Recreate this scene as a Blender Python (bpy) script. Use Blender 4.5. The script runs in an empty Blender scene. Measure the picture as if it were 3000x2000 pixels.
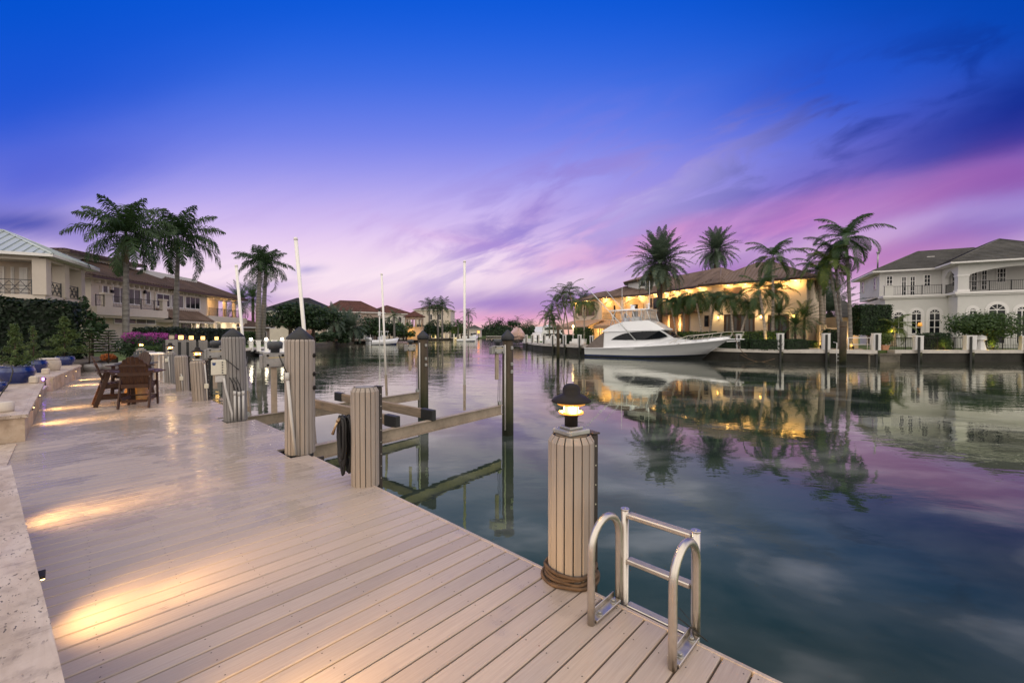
import bpy, math, random
from mathutils import Vector, Matrix, Euler
V = Vector
rad = math.radians
cos, sin, pi = math.cos, math.sin, math.pi
sc = bpy.context.scene
COL = sc.collection
rng = random.Random(7)
FOC, PIT, CH, WZ = 1250.0, rad(1.0), 1.7, -0.95
# ------------------------------------------------------------------ survey helpers
# The photograph (3000x2000) was surveyed: a pixel plus one known distance gives the real 3D point.
def ray(px, py):
    x = (px - 1500) / FOC; z = -(py - 1000) / FOC
    c, s = cos(PIT), sin(PIT)
    return V((x, c + z * s, -s + z * c))
def G(px, py, z=0.0):
    r = ray(px, py); t = (z - CH) / r.z
    return V((r.x * t, r.y * t, z))
def D(px, py, Y):
    r = ray(px, py); t = Y / r.y
    return V((r.x * t, Y, CH + r.z * t))
UA = V((-.726, .688, 0)); VB = V((.688, .726, 0))     # along the dock, across the dock
def DK(b, a, z=0.0):
    p = UA * a + VB * b
    return V((p.x, p.y, z))
DROT = math.atan2(.726, .688)
# ------------------------------------------------------------------ node helper
class NT:
    def __init__(s, tree):
        s.t = tree; tree.nodes.clear()
    def n(s, kind, **kw):
        x = s.t.nodes.new(kind)
        for k, v in kw.items():
            setattr(x, k, v)
        return x
    def link(s, a, b): s.t.links.new(a, b)
    def put(s, sock, v):
        if isinstance(v, bpy.types.NodeSocket): s.t.links.new(v, sock)
        elif isinstance(v, (tuple, list)) and sock.type == 'RGBA': sock.default_value = (v[0], v[1], v[2], 1)
        else: sock.default_value = v
    def m(s, op, a, b=0.0, c=None, clamp=False):
        x = s.n('ShaderNodeMath', operation=op, use_clamp=clamp)
        s.put(x.inputs[0], a); s.put(x.inputs[1], b)
        if c is not None: s.put(x.inputs[2], c)
        return x.outputs[0]
    def mix(s, f, a, b, mode='MIX'):
        x = s.n('ShaderNodeMix', data_type='RGBA', blend_type=mode, clamp_factor=True)
        s.put(x.inputs[0], f); s.put(x.inputs[6], a); s.put(x.inputs[7], b)
        return x.outputs[2]
    def ramp(s, f, stops, interp='LINEAR'):
        x = s.n('ShaderNodeValToRGB'); r = x.color_ramp; r.interpolation = interp
        while len(r.elements) > 1: r.elements.remove(r.elements[-1])
        for i, (p, c) in enumerate(stops):
            e = r.elements[0] if i == 0 else r.elements.new(p)
            e.position = p
            e.color = (c, c, c, 1) if isinstance(c, (int, float)) else (c[0], c[1], c[2], 1)
        s.put(x.inputs[0], f)
        return x.outputs[0]
    def mrange(s, v, a, b, c=0.0, d=1.0, smooth=False):
        x = s.n('ShaderNodeMapRange', clamp=True)
        if smooth: x.interpolation_type = 'SMOOTHSTEP'
        for i, q in enumerate((v, a, b, c, d)): s.put(x.inputs[i], q)
        return x.outputs[0]
    def noise(s, vec, scale, detail=3, rough=.55, dist=0.0, col=False):
        x = s.n('ShaderNodeTexNoise'); s.put(x.inputs['Vector'], vec)
        x.inputs['Scale'].default_value = scale; x.inputs['Detail'].default_value = detail
        x.inputs['Roughness'].default_value = rough; x.inputs['Distortion'].default_value = dist
        return x.outputs['Color' if col else 'Fac']
    def mapping(s, vec, scale=(1, 1, 1), rot=(0, 0, 0), loc=(0, 0, 0)):
        x = s.n('ShaderNodeMapping'); s.put(x.inputs[0], vec)
        x.inputs['Scale'].default_value = scale; x.inputs['Rotation'].default_value = rot; x.inputs['Location'].default_value = loc
        return x.outputs[0]
    def sep(s, vec):
        x = s.n('ShaderNodeSeparateXYZ'); s.put(x.inputs[0], vec); return x.outputs
    def comb(s, a, b, c):
        x = s.n('ShaderNodeCombineXYZ')
        for i, q in enumerate((a, b, c)): s.put(x.inputs[i], q)
        return x.outputs[0]
    def bump(s, h, strength=.3, dist=.02):
        x = s.n('ShaderNodeBump'); s.put(x.inputs['Height'], h)
        x.inputs['Strength'].default_value = strength; x.inputs['Distance'].default_value = dist
        return x.outputs[0]
def lin(r, g, b):
    f = lambda c: (c / 255 / 12.92) if c / 255 <= .04045 else ((c / 255 + .055) / 1.055) ** 2.4
    return (f(r), f(g), f(b))
MATS = {}
def newmat(name):
    m = bpy.data.materials.new(name); m.use_nodes = True
    nt = NT(m.node_tree); out = nt.n('ShaderNodeOutputMaterial'); bs = nt.n('ShaderNodeBsdfPrincipled')
    nt.link(bs.outputs[0], out.inputs[0]); MATS[name] = m
    return m, nt, bs, out
def coords(nt, kind='Object'):
    return nt.n('ShaderNodeTexCoord').outputs[kind]
def mat(name, col, rough=.5, metal=0.0, var=.25, scale=4.0, bump=.15, bscale=40.0, spec=.5, stretch=(1, 1, 1), coat=0.0, trans=0.0):
    """plain surface: two noise scales break up colour and roughness, fine noise for relief"""
    m, nt, b, out = newmat(name)
    v = nt.mapping(coords(nt), stretch)
    n1 = nt.noise(v, scale, 4); n2 = nt.noise(v, scale * 7, 3)
    k = nt.m('ADD', nt.m('MULTIPLY', n1, .65), nt.m('MULTIPLY', n2, .35))
    lo = tuple(c * (1 - var) for c in col); hi = tuple(min(1, c * (1 + var)) for c in col)
    nt.link(nt.ramp(k, [(.32, lo), (.68, hi)]), b.inputs['Base Color'])
    nt.link(nt.mrange(n2, .3, .7, max(0, rough - .08), min(1, rough + .08)), b.inputs['Roughness'])
    b.inputs['Metallic'].default_value = metal
    b.inputs['Specular IOR Level'].default_value = spec
    b.inputs['Coat Weight'].default_value = coat
    b.inputs['Transmission Weight'].default_value = trans
    if bump: nt.link(nt.bump(nt.noise(v, bscale, 3), bump, .01), b.inputs['Normal'])
    return m
def emit(name, col, strength):
    m, nt, b, out = newmat(name)
    b.inputs['Base Color'].default_value = (*col, 1); b.inputs['Emission Color'].default_value = (*col, 1)
    b.inputs['Emission Strength'].default_value = strength
    return m
# ------------------------------------------------------------------ mesh builder
class MB:
    def __init__(s): s.v = []; s.f = []; s.mi = []; s.sm = []
    def add(s, vs, fs, mi=0, sm=False):
        o = len(s.v); s.v.extend([tuple(p) for p in vs])
        for f in fs:
            s.f.append(tuple(i + o for i in f)); s.mi.append(mi); s.sm.append(sm)
    def box(s, c, d, rz=0.0, mi=0, M=None):
        h = [x / 2 for x in d]
        vs = [V((x * h[0], y * h[1], z * h[2])) for x in (-1, 1) for y in (-1, 1) for z in (-1, 1)]
        R_ = M if M is not None else Matrix.Rotation(rz, 3, 'Z')
        vs = [R_ @ p + V(c) for p in vs]
        s.add(vs, [(0, 1, 3, 2), (4, 6, 7, 5), (0, 4, 5, 1), (2, 3, 7, 6), (0, 2, 6, 4), (1, 5, 7, 3)], mi)
        return s
    def bbox(s, c, d, rz=0.0, bev=.01, mi=0, M=None):
        """box with chamfered edges"""
        h = [x / 2 for x in d]; b = min(bev, min(h) * .9)
        vs = []; idx = {}
        for sx in (-1, 1):
            for sy in (-1, 1):
                for sz in (-1, 1):
                    for ax in range(3):
                        p = [sx * (h[0] - b), sy * (h[1] - b), sz * (h[2] - b)]
                        p[ax] = (sx, sy, sz)[ax] * h[ax]
                        idx[(sx, sy, sz, ax)] = len(vs); vs.append(V(p))
        fs = []
        def q(*k): fs.append(tuple(idx[i] for i in k))
        for t in (-1, 1):
            a = [(t, -1, -1, 0), (t, 1, -1, 0), (t, 1, 1, 0), (t, -1, 1, 0)]; q(*(a if t > 0 else a[::-1]))
            a = [(-1, t, -1, 1), (-1, t, 1, 1), (1, t, 1, 1), (1, t, -1, 1)]; q(*(a if t > 0 else a[::-1]))
            a = [(-1, -1, t, 2), (1, -1, t, 2), (1, 1, t, 2), (-1, 1, t, 2)]; q(*(a if t > 0 else a[::-1]))
        for u in (-1, 1):
            for w in (-1, 1):
                q((u, w, -1, 0), (u, w, 1, 0), (u, w, 1, 1), (u, w, -1, 1))
                q((u, -1, w, 0), (u, 1, w, 0), (u, 1, w, 2), (u, -1, w, 2))
                q((-1, u, w, 1), (1, u, w, 1), (1, u, w, 2), (-1, u, w, 2))
        for sx in (-1, 1):
            for sy in (-1, 1):
                for sz in (-1, 1): q((sx, sy, sz, 0), (sx, sy, sz, 1), (sx, sy, sz, 2))
        R_ = M if M is not None else Matrix.Rotation(rz, 3, 'Z')
        s.add([R_ @ p + V(c) for p in vs], fs, mi)
        return s
    def bar(s, p0, p1, w, h, up=(0, 0, 1), mi=0, bev=0):
        """rectangular bar from p0 to p1; w sideways, h along up"""
        p0, p1 = V(p0), V(p1); d = (p1 - p0); L = d.length; d.normalize()
        sd = d.cross(V(up)); 
        if sd.length < 1e-4: sd = d.cross(V((1, 0, 0)))
        sd.normalize(); u = sd.cross(d)
        M = Matrix((d, sd, u)).transposed()
        if bev: s.bbox((p0 + p1) / 2, (L, w, h), M=M, bev=bev, mi=mi)
        else: s.box((p0 + p1) / 2, (L, w, h), M=M, mi=mi)
        return s
    def tube(s, pts, r, n=8, mi=0, caps=True, sm=True):
        pts = [V(p) for p in pts]; k = len(pts)
        rs = r if isinstance(r, (list, tuple)) else [r] * k
        ref = None; vs = []
        for i, p in enumerate(pts):
            d = (pts[min(i + 1, k - 1)] - pts[max(i - 1, 0)]).normalized()
            if ref is None:
                ref = d.cross(V((0, 0, 1)))
                if ref.length < .05: ref = d.cross(V((1, 0, 0)))
            a = (ref - d * ref.dot(d)).normalized(); b = d.cross(a); ref = a
            for j in range(n):
                t = 2 * pi * j / n
                vs.append(p + (a * cos(t) + b * sin(t)) * rs[i])
        fs = [(i * n + j, i * n + (j + 1) % n, (i + 1) * n + (j + 1) % n, (i + 1) * n + j) for i in range(k - 1) for j in range(n)]
        s.add(vs, fs, mi, sm)
        if caps:
            o = len(s.v) - len(vs)
            s.f.append(tuple(o + j for j in reversed(range(n)))); s.mi.append(mi); s.sm.append(False)
            s.f.append(tuple(o + (k - 1) * n + j for j in range(n))); s.mi.append(mi); s.sm.append(False)
        return s
    def lathe(s, prof, c=(0, 0, 0), n=24, mi=0, sm=True, rib=None):
        """prof: (radius, z) from bottom to top"""
        c = V(c); vs = []
        for r, z in prof:
            for j in range(n):
                t = 2 * pi * j / n
                vs.append((c.x + r * cos(t), c.y + r * sin(t), c.z + z))
        k = len(prof)
        fs = [(i * n + j, i * n + (j + 1) % n, (i + 1) * n + (j + 1) % n, (i + 1) * n + j) for i in range(k - 1) for j in range(n)]
        s.add(vs, fs, mi, sm); o = len(s.v) - len(vs)
        if prof[0][0] > 1e-4: s.f.append(tuple(o + j for j in reversed(range(n)))); s.mi.append(mi); s.sm.append(False)
        if prof[-1][0] > 1e-4: s.f.append(tuple(o + (k - 1) * n + j for j in range(n))); s.mi.append(mi); s.sm.append(False)
        return s
    def prism(s, poly, z0, z1, mi=0, mib=None):
        """poly: ccw list of (x,y)"""
        n = len(poly)
        vs = [(p[0], p[1], z0) for p in poly] + [(p[0], p[1], z1) for p in poly]
        s.add(vs, [(j, (j + 1) % n, n + (j + 1) % n, n + j) for j in range(n)], mi if mib is None else mib)
        o = len(s.v) - 2 * n
        s.f.append(tuple(o + j for j in reversed(range(n)))); s.mi.append(mi); s.sm.append(False)
        s.f.append(tuple(o + n + j for j in range(n))); s.mi.append(mi); s.sm.append(False)
        return s
    def ext(s, poly3, off, mi=0):
        """extrude a planar 3D polygon by a vector"""
        n = len(poly3); off = V(off); P = [V(p) for p in poly3]
        s.add(P + [p + off for p in P], [(j, (j + 1) % n, n + (j + 1) % n, n + j) for j in range(n)] + [tuple(reversed(range(n))), tuple(range(n, 2 * n))], mi)
        return s
    def quad(s, a, b, c, d, mi=0): s.add([a, b, c, d], [(0, 1, 2, 3)], mi); return s
    def build(s, name, mats, parent=None, world=False, sm=None):
        me = bpy.data.meshes.new(name)
        vs = s.v
        if world and parent is not None:
            iv = parent.matrix_basis.inverted() if parent.parent is None else (parent.parent.matrix_basis @ parent.matrix_basis).inverted()
            vs = [tuple(iv @ V(p)) for p in vs]
        me.from_pydata(vs, [], s.f)
        if not isinstance(mats, (list, tuple)): mats = [mats]
        for m_ in mats: me.materials.append(MATS[m_] if isinstance(m_, str) else m_)
        if len(mats) > 1: me.polygons.foreach_set('material_index', s.mi)
        me.polygons.foreach_set('use_smooth', [bool(x) for x in s.sm] if sm is None else [sm] * len(s.f))
        me.update()
        o = bpy.data.objects.new(name, me); COL.objects.link(o)
        if parent is not None: o.parent = parent
        return o
def tag(o, label=None, cat=None, group=None, kind=None):
    if label: o['label'] = label
    if cat: o['category'] = cat
    if group: o['group'] = group
    if kind: o['kind'] = kind
    return o
def thing(name, label, cat, loc=(0, 0, 0), rz=0.0, group=None):
    o = bpy.data.objects.new(name, None); COL.objects.link(o)
    o.location = loc; o.rotation_euler = (0, 0, rz); o.empty_display_size = .2
    o.matrix_basis = Matrix.LocRotScale(V(loc), Euler((0, 0, rz)), None)
    return tag(o, label, cat, group)
def dup(root, loc=None, rz=None, label=None, group=None, scale=None):
    r = root.copy(); COL.objects.link(r)
    if loc is not None: r.location = loc
    if rz is not None: r.rotation_euler = (0, 0, rz)
    if scale is not None: r.scale = (scale,) * 3 if isinstance(scale, (int, float)) else scale
    if label: r['label'] = label
    if group: r['group'] = group
    for ch in list(root.children):
        c = ch.copy(); COL.objects.link(c); c.parent = r
        for g in list(ch.children):
            d = g.copy(); COL.objects.link(d); d.parent = c
    return r
def lamp(parent, loc, energy, col=(1, .72, .38), size=.05, kind='POINT', aim=None, spot=70, blend=.5, name='lamp_light', world=False, glossy=False):
    l = bpy.data.lights.new(name, kind); l.energy = energy; l.color = col; l.shadow_soft_size = size
    o = bpy.data.objects.new(name, l); COL.objects.link(o)
    loc = V(loc)
    if world and parent is not None: loc = parent.matrix_basis.inverted() @ loc
    o.location = loc
    if kind == 'SPOT':
        l.spot_size = rad(spot); l.spot_blend = blend
        d = V(aim) if parent is None or not world else (parent.matrix_basis.to_3x3().inverted() @ V(aim))
        o.rotation_euler = d.to_track_quat('-Z', 'Y').to_euler()
    o.visible_glossy = glossy      # the modelled lens is what mirrors in the water
    if parent is not None: o.parent = parent
    return o
# ================================================================== camera
cd = bpy.data.cameras.new('camera'); cam = bpy.data.objects.new('camera', cd); COL.objects.link(cam)
cd.sensor_width = 36; cd.lens = 36 * FOC / 3000; cd.clip_start = .05; cd.clip_end = 3000
cam.location = (0, 0, CH); cam.rotation_euler = (rad(90) - PIT, 0, 0)
sc.camera = cam
sc.view_settings.view_transform = 'Standard'; sc.view_settings.look = 'None'
sc.view_settings.exposure = 0; sc.view_settings.gamma = 1
sc.cycles.use_denoising = True
sc.cycles.max_bounces = 6; sc.cycles.diffuse_bounces = 3; sc.cycles.glossy_bounces = 4
sc.cycles.transparent_max_bounces = 8; sc.cycles.sample_clamp_indirect = 6
sc.cycles.caustics_reflective = False; sc.cycles.caustics_refractive = False
# ================================================================== dusk sky
w = bpy.data.worlds.new('World'); sc.world = w; w.use_nodes = True
nt = NT(w.node_tree)
dirv = nt.n('ShaderNodeTexCoord').outputs['Generated']
dx, dy, dz = nt.sep(dirv)
dyc = nt.m('MAXIMUM', dy, .12)
gx = nt.m('DIVIDE', dx, dyc)      # tan(azimuth) round the sunset direction
gy = nt.m('DIVIDE', dz, dyc)
st = nt.comb(gx, nt.m('SUBTRACT', nt.m('MULTIPLY', gy, 3.2), nt.m('MULTIPLY', gx, .8)), 0.0)
wn = nt.n('ShaderNodeSeparateColor'); nt.link(nt.noise(st, 1.6, 5, .55, .4, col=True), wn.inputs[0])
wx = nt.m('ADD', gx, nt.m('MULTIPLY', nt.m('SUBTRACT', wn.outputs[0], .5), .22))
wy = nt.m('ADD', gy, nt.m('MULTIPLY', nt.m('SUBTRACT', wn.outputs[1], .5), .10))
base = nt.ramp(gy, [(0, lin(246, 196, 200)), (.05, lin(238, 196, 220)), (.11, lin(252, 230, 242)), (.18, lin(243, 217, 242)), (.26, lin(214, 190, 241)),
    (.36, lin(158, 155, 238)), (.46, lin(112, 130, 235)), (.59, lin(56, 109, 228)), (.74, lin(10, 90, 220)), (.9, lin(0, 82, 208))], 'B_SPLINE')
wcl = nt.mrange(nt.noise(nt.comb(nt.m('MULTIPLY', gx, 2.2), nt.m('SUBTRACT', nt.m('MULTIPLY', gy, 6.5), nt.m('MULTIPLY', gx, 2.4)), 3.1), 2.1, 6, .54, .5), .43, .66, smooth=True)
def blob(c, px, py, sx, sy, ang, rgb, k, p=1.0):
    """soft cloud patch centred on a surveyed direction; sizes in the same units"""
    X = (px * 1.2755 - 1500) / FOC; Y = (978 - py * 1.2755) / FOC
    sx *= 1.2755 / FOC; sy *= 1.2755 / FOC; ca, sa = cos(rad(ang)), sin(rad(ang))
    a = nt.m('SUBTRACT', wx, X); b = nt.m('SUBTRACT', wy, Y)
    u = nt.m('DIVIDE', nt.m('ADD', nt.m('MULTIPLY', a, ca), nt.m('MULTIPLY', b, sa)), sx)
    v = nt.m('DIVIDE', nt.m('SUBTRACT', nt.m('MULTIPLY', b, ca), nt.m('MULTIPLY', a, sa)), sy)
    r2 = nt.m('ADD', nt.m('MULTIPLY', u, u), nt.m('MULTIPLY', v, v))
    g = nt.m('MULTIPLY', nt.m('POWER', 2.718, nt.m('MULTIPLY', r2, -1.0)), k)
    if p != 1.0: g = nt.m('MULTIPLY', g, wcl)
    return nt.mix(g, c, lin(*rgb))
sk = base
for b_ in [
    (0, 0, 500, 260, 10, (0, 80, 205), .8), (2352, 60, 620, 300, -10, (0, 64, 172), .9),
    (40, 230, 420, 170, 15, (14, 80, 210), .75), (120, 400, 260, 90, 10, (62, 88, 210), .7),
    (1900, 200, 300, 110, 20, (30, 82, 208), .7), (2000, 330, 330, 80, 25, (60, 78, 195), .7),
    (2330, 250, 330, 75, 24, (8, 42, 140), .95), (2300, 330, 260, 55, 18, (38, 44, 148), .8), (2080, 350, 260, 40, 26, (36, 58, 165), .75),
    (1800, 430, 260, 60, 20, (118, 112, 205), .7), (1500, 420, 260, 55, 22, (140, 130, 222), .5),
    (2150, 445, 340, 56, 17, (168, 100, 178), .75), (1800, 505, 250, 46, 14, (198, 122, 194), .75), (2330, 420, 160, 50, 15, (140, 78, 165), .7),
    (2250, 540, 260, 45, 14, (104, 86, 182), .75), (2050, 600, 300, 55, 8, (186, 112, 180), .75),
    (1500, 545, 190, 30, 14, (216, 140, 200), .75), (1380, 520, 120, 30, 25, (190, 150, 216), .6), (1640, 620, 240, 40, 6, (160, 108, 186), .85),
    (1240, 500, 60, 40, 40, (170, 140, 212), .55), (1120, 560, 180, 14, -12, (222, 178, 226), .5), (1330, 600, 160, 26, 10, (214, 160, 210), .6),
    (1130, 688, 200, 30, 1, (150, 108, 192), 1.0), (1330, 690, 130, 24, 4, (150, 106, 190), .8), (990, 668, 60, 12, 4, (176, 138, 208), .6),
    (1210, 762, 210, 36, 2, (255, 198, 172), 1.0), (1130, 722, 150, 14, 3, (226, 148, 196), .8),
    (40, 505, 200, 42, -6, (50, 68, 170), .85), (200, 560, 160, 30, -8, (120, 110, 205), .5), (540, 690, 120, 24, 0, (134, 106, 190), .85),
    (700, 622, 40, 12, 8, (138, 132, 206), .9), (620, 660, 90, 10, 6, (170, 140, 208), .6), (560, 745, 120, 18, 0, (200, 130, 190), .7),
    (2300, 660, 200, 50, 0, (196, 106, 178), .7), (900, 735, 220, 20, 0, (236, 186, 216), .6), (900, 640, 330, 55, 0, (252, 232, 243), .55),
    (1330, 500, 330, 95, 22, (140, 118, 205), .85, 2), (1600, 400, 260, 70, 25, (170, 168, 240), .6, 2), (1050, 560, 240, 40, -10, (190, 150, 218), .6, 2), (2000, 250, 460, 110, 24, (14, 44, 140), .75, 2), (1250, 470, 260, 120, 30, (150, 130, 212), .6, 2), (1420, 480, 180, 60, 30, (205, 190, 242), .6, 2), (1650, 560, 260, 40, 12, (150, 110, 195), .7, 2)]:
    sk = blob(sk, *b_)
st2 = nt.comb(gx, nt.m('SUBTRACT', nt.m('MULTIPLY', gy, 5.0), nt.m('MULTIPLY', gx, 1.6)), .7)
wisps = nt.noise(st2, 3.2, 6, .6, .6)
wmask = nt.mrange(gy, .12, .48, 1, 0, smooth=True)
sk = nt.mix(nt.m('MULTIPLY', nt.mrange(wisps, .5, .8), nt.m('MULTIPLY', wmask, .22)), sk, lin(150, 120, 205))
sk = nt.mix(nt.m('MULTIPLY', nt.mrange(wisps, .48, .22), nt.m('MULTIPLY', wmask, .12)), sk, lin(246, 214, 236))
# overhead and behind the viewer: pale evening cloud that lights the place
cn = nt.noise(dirv, 3.0, 4)
pale = nt.mix(nt.mrange(cn, .35, .65), (1.05, .97, .91), (1.95, 1.78, 1.60))
up = nt.m('MULTIPLY', nt.mrange(dz, .70, .84, smooth=True), 1.0)
back = nt.mrange(dy, .16, -.06, smooth=True)
side = nt.mrange(nt.m('ABSOLUTE', gx), 1.75, 2.6, smooth=True)
fac = nt.m('MAXIMUM', nt.m('MAXIMUM', up, back), nt.m('MULTIPLY', side, .6))
sk = nt.mix(fac, sk, pale)
sk = nt.mix(nt.mrange(dz, -.02, -.1), sk, (.03, .035, .04))
bg = nt.n('ShaderNodeBackground'); nt.link(sk, bg.inputs[0]); bg.inputs[1].default_value = 1.0
wo = nt.n('ShaderNodeOutputWorld'); nt.link(bg.outputs[0], wo.inputs[0])
w.cycles.sampling_method = 'MANUAL'; w.cycles.sample_map_resolution = 1024
# ================================================================== materials
def deck_mat():
    m, nt, b, out = newmat('deck_boards')
    v = coords(nt); x, y, z = nt.sep(v)
    idx = nt.m('FLOOR', nt.m('DIVIDE', y, .1445))
    wn = nt.n('ShaderNodeTexWhiteNoise', noise_dimensions='1D'); nt.put(wn.inputs['W'], idx)
    rnd = wn.outputs['Value']
    gv = nt.comb(nt.m('ADD', nt.m('MULTIPLY', x, .9), nt.m('MULTIPLY', rnd, 40)), nt.m('MULTIPLY', y, 26), 0.0)
    grain = nt.noise(gv, 3.2, 6, .65)
    fine = nt.noise(nt.comb(nt.m('MULTIPLY', x, 4), nt.m('MULTIPLY', y, 140), 0.0), 2.0, 3)
    big = nt.noise(v, .55, 4, .6)
    c = nt.ramp(rnd, [(0, (.345, .285, .25)), (.25, (.445, .365, .31)), (.5, (.385, .325, .29)), (.75, (.465, .38, .32)), (1, (.335, .29, .265))])
    c = nt.mix(nt.mrange(grain, .35, .7), nt.mix(.30, c, (.17, .13, .105)), c)
    c = nt.mix(nt.m('MULTIPLY', nt.mrange(fine, .55, .75), .25), c, (.58, .50, .45))
    # water film left by rain: darker, shiny patches with their own outline
    qv = nt.comb(nt.m('ADD', nt.m('MULTIPLY', x, .62), nt.m('MULTIPLY', rnd, .16)), nt.m('MULTIPLY', y, .40), 0.0)
    wet1 = nt.noise(qv, 1.35, 4, .55, .3)
    wet2 = nt.noise(nt.mapping(qv, (2.2, 2.0, 1), loc=(4, 1, 0)), 1.0, 4, .6)
    far = nt.mrange(y, 2.2, 9, .0, .13)
    wet = nt.m('MAXIMUM', nt.mrange(nt.m('ADD', wet1, far), .605, .655), nt.m('MULTIPLY', nt.mrange(nt.m('ADD', wet2, far), .6, .7), .8))
    c = nt.mix(nt.m('MULTIPLY', wet, .38), c, (.23, .20, .19))
    nt.link(c, b.inputs['Base Color'])
    rough = nt.m('SUBTRACT', nt.m('ADD', .40, nt.m('MULTIPLY', nt.m('SUBTRACT', grain, .5), .25)), nt.m('MULTIPLY', wet, .28))
    nt.link(rough, b.inputs['Roughness'])
    b.inputs['Specular IOR Level'].default_value = .45
    h = nt.m('ADD', nt.m('MULTIPLY', grain, .8), nt.m('MULTIPLY', fine, .5))
    cup = nt.m('ABSOLUTE', nt.m('SUBTRACT', nt.m('FRACT', nt.m('DIVIDE', y, .1445)), .5))
    h = nt.m('ADD', h, nt.m('MULTIPLY', nt.m('MULTIPLY', cup, cup), 3.0))
    nt.link(nt.bump(h, .25, .006), b.inputs['Normal'])
deck_mat()
def stone_mat(name, cols, block=(.9, .45), pits=True, axis='xy', mort=.004):
    m, nt, b, out = newmat(name)
    v = coords(nt)
    x, y, z = nt.sep(v)
    u = {'xy': nt.comb(y, x, 0.0), 'xz': nt.comb(nt.m('ADD', x, y), z, 0.0)}[axis]
    br = nt.n('ShaderNodeTexBrick'); nt.put(br.inputs['Vector'], u)
    br.offset = .37; br.inputs['Scale'].default_value = 1; br.inputs['Mortar Size'].default_value = mort
    br.inputs['Brick Width'].default_value = block[0]; br.inputs['Row Height'].default_value = block[1]
    br.inputs['Color1'].default_value = (*cols[0], 1); br.inputs['Color2'].default_value = (*cols[1], 1); br.inputs['Mortar'].default_value = (*cols[2], 1)
    vein = nt.noise(nt.mapping(v, (5, 1.2, 5), (0, 0, .3)), 1.7, 6, .62, .8)
    c = nt.mix(nt.mrange(vein, .35, .7, 0, .75), br.outputs[0], cols[3])
    cl = nt.noise(nt.mapping(v, (2.2, .9, 1)), 1.6, 6, .6); c = nt.mix(nt.mrange(cl, .45, .62, 0, .75), c, cols[2])
    cl2 = nt.noise(v, 9, 5, .65); c = nt.mix(nt.mrange(cl2, .5, .68, 0, .5), c, tuple(q * .6 for q in cols[2]))
    h = vein
    if pits:
        vo = nt.noise(nt.mapping(v, (2.6, 1.0, 2.6)), 26, 2, .5); k = nt.noise(v, 3.0, 3)
        pit = nt.m('MULTIPLY', nt.mrange(vo, .62, .66), nt.mrange(k, .42, .54))
        c = nt.mix(nt.m('MULTIPLY', pit, .85), c, (.05, .04, .032)); h = nt.m('SUBTRACT', h, nt.m('MULTIPLY', pit, 1.5))
    nt.link(c, b.inputs['Base Color'])
    nt.link(nt.mrange(cl, .3, .7, .35, .65), b.inputs['Roughness'])
    nt.link(nt.bump(nt.m('ADD', h, nt.m('MULTIPLY', br.outputs[1], -.8)), .4, .008), b.inputs['Normal'])
stone_mat('travertine', [(.52, .42, .33), (.44, .34, .26), (.33, .25, .19), (.62, .53, .44)])
stone_mat('travertine_wall', [(.50, .38, .27), (.46, .34, .24), (.30, .21, .14), (.55, .44, .33)], (1.2, .6), False, 'xz')
stone_mat('paver', [(.46, .38, .32), (.40, .33, .28), (.28, .23, .2), (.5, .43, .37)], (.6, .3), False)
def tile_mat(name, a, b_, rough=.65):
    """fired tiles: every row its own tone, lichen and soot in patches"""
    m, nt, b, out = newmat(name)
    v = coords(nt); gi = nt.n('ShaderNodeNewGeometry')
    n = nt.noise(v, .5, 5, .6); n2 = nt.noise(v, 5, 4, .6)
    k = nt.m('ADD', nt.m('MULTIPLY', gi.outputs['Random Per Island'], .35), nt.m('MULTIPLY', n2, .65))
    c = nt.ramp(k, [(.2, a), (.8, b_)])
    c = nt.mix(nt.mrange(n, .42, .68, 0, .6), c, tuple(q * .45 for q in a))
    nt.link(c, b.inputs['Base Color']); b.inputs['Roughness'].default_value = rough; b.inputs['Specular IOR Level'].default_value = .2
    nt.link(nt.bump(n2, .4, .03), b.inputs['Normal'])
tile_mat('brown_tile', (.12, .08, .062), (.22, .155, .125))
tile_mat('dark_brown_tile', (.055, .034, .026), (.095, .058, .043))
tile_mat('red_tile', (.085, .032, .022), (.12, .05, .034))
tile_mat('grey_tile', (.055, .053, .048), (.13, .125, .115))
tile_mat('charcoal_shingle', (.025, .025, .027), (.045, .045, .05))
def metal_roof():
    m, nt, b, out = newmat('aqua_metal'); v = coords(nt)
    n = nt.noise(v, .8, 3)
    nt.link(nt.ramp(n, [(.3, (.38, .43, .44)), (.7, (.45, .50, .505))]), b.inputs['Base Color'])
    b.inputs['Metallic'].default_value = .35; b.inputs['Roughness'].default_value = .38
metal_roof()
def leaf_mat(name, a, b_, rough=.55, scale=1.2):
    m, nt, b, out = newmat(name)
    v = coords(nt)
    n = nt.noise(v, scale, 3); wn = nt.n('ShaderNodeTexWhiteNoise', noise_dimensions='3D')
    gi = nt.n('ShaderNodeNewGeometry'); nt.put(wn.inputs['Vector'], nt.comb(gi.outputs['Random Per Island'], 0.0, 0.0))
    k = nt.m('ADD', nt.m('MULTIPLY', n, .5), nt.m('MULTIPLY', gi.outputs['Random Per Island'], .5))
    nt.link(nt.ramp(k, [(.25, a), (.75, b_)]), b.inputs['Base Color'])
    b.inputs['Roughness'].default_value = rough; b.inputs['Specular IOR Level'].default_value = .35
    tr = nt.n('ShaderNodeBsdfTranslucent'); nt.put(tr.inputs[0], tuple(c * 1.2 for c in b_))
    mx = nt.n('ShaderNodeMixShader'); mx.inputs[0].default_value = .22
    nt.link(b.outputs[0], mx.inputs[1]); nt.link(tr.outputs[0], mx.inputs[2]); nt.link(mx.outputs[0], out.inputs[0])
leaf_mat('palm_green', (.017, .040, .013), (.060, .115, .036))
leaf_mat('royal_green', (.012, .030, .012), (.046, .090, .030))
leaf_mat('date_green', (.045, .075, .050), (.115, .155, .105))
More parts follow.
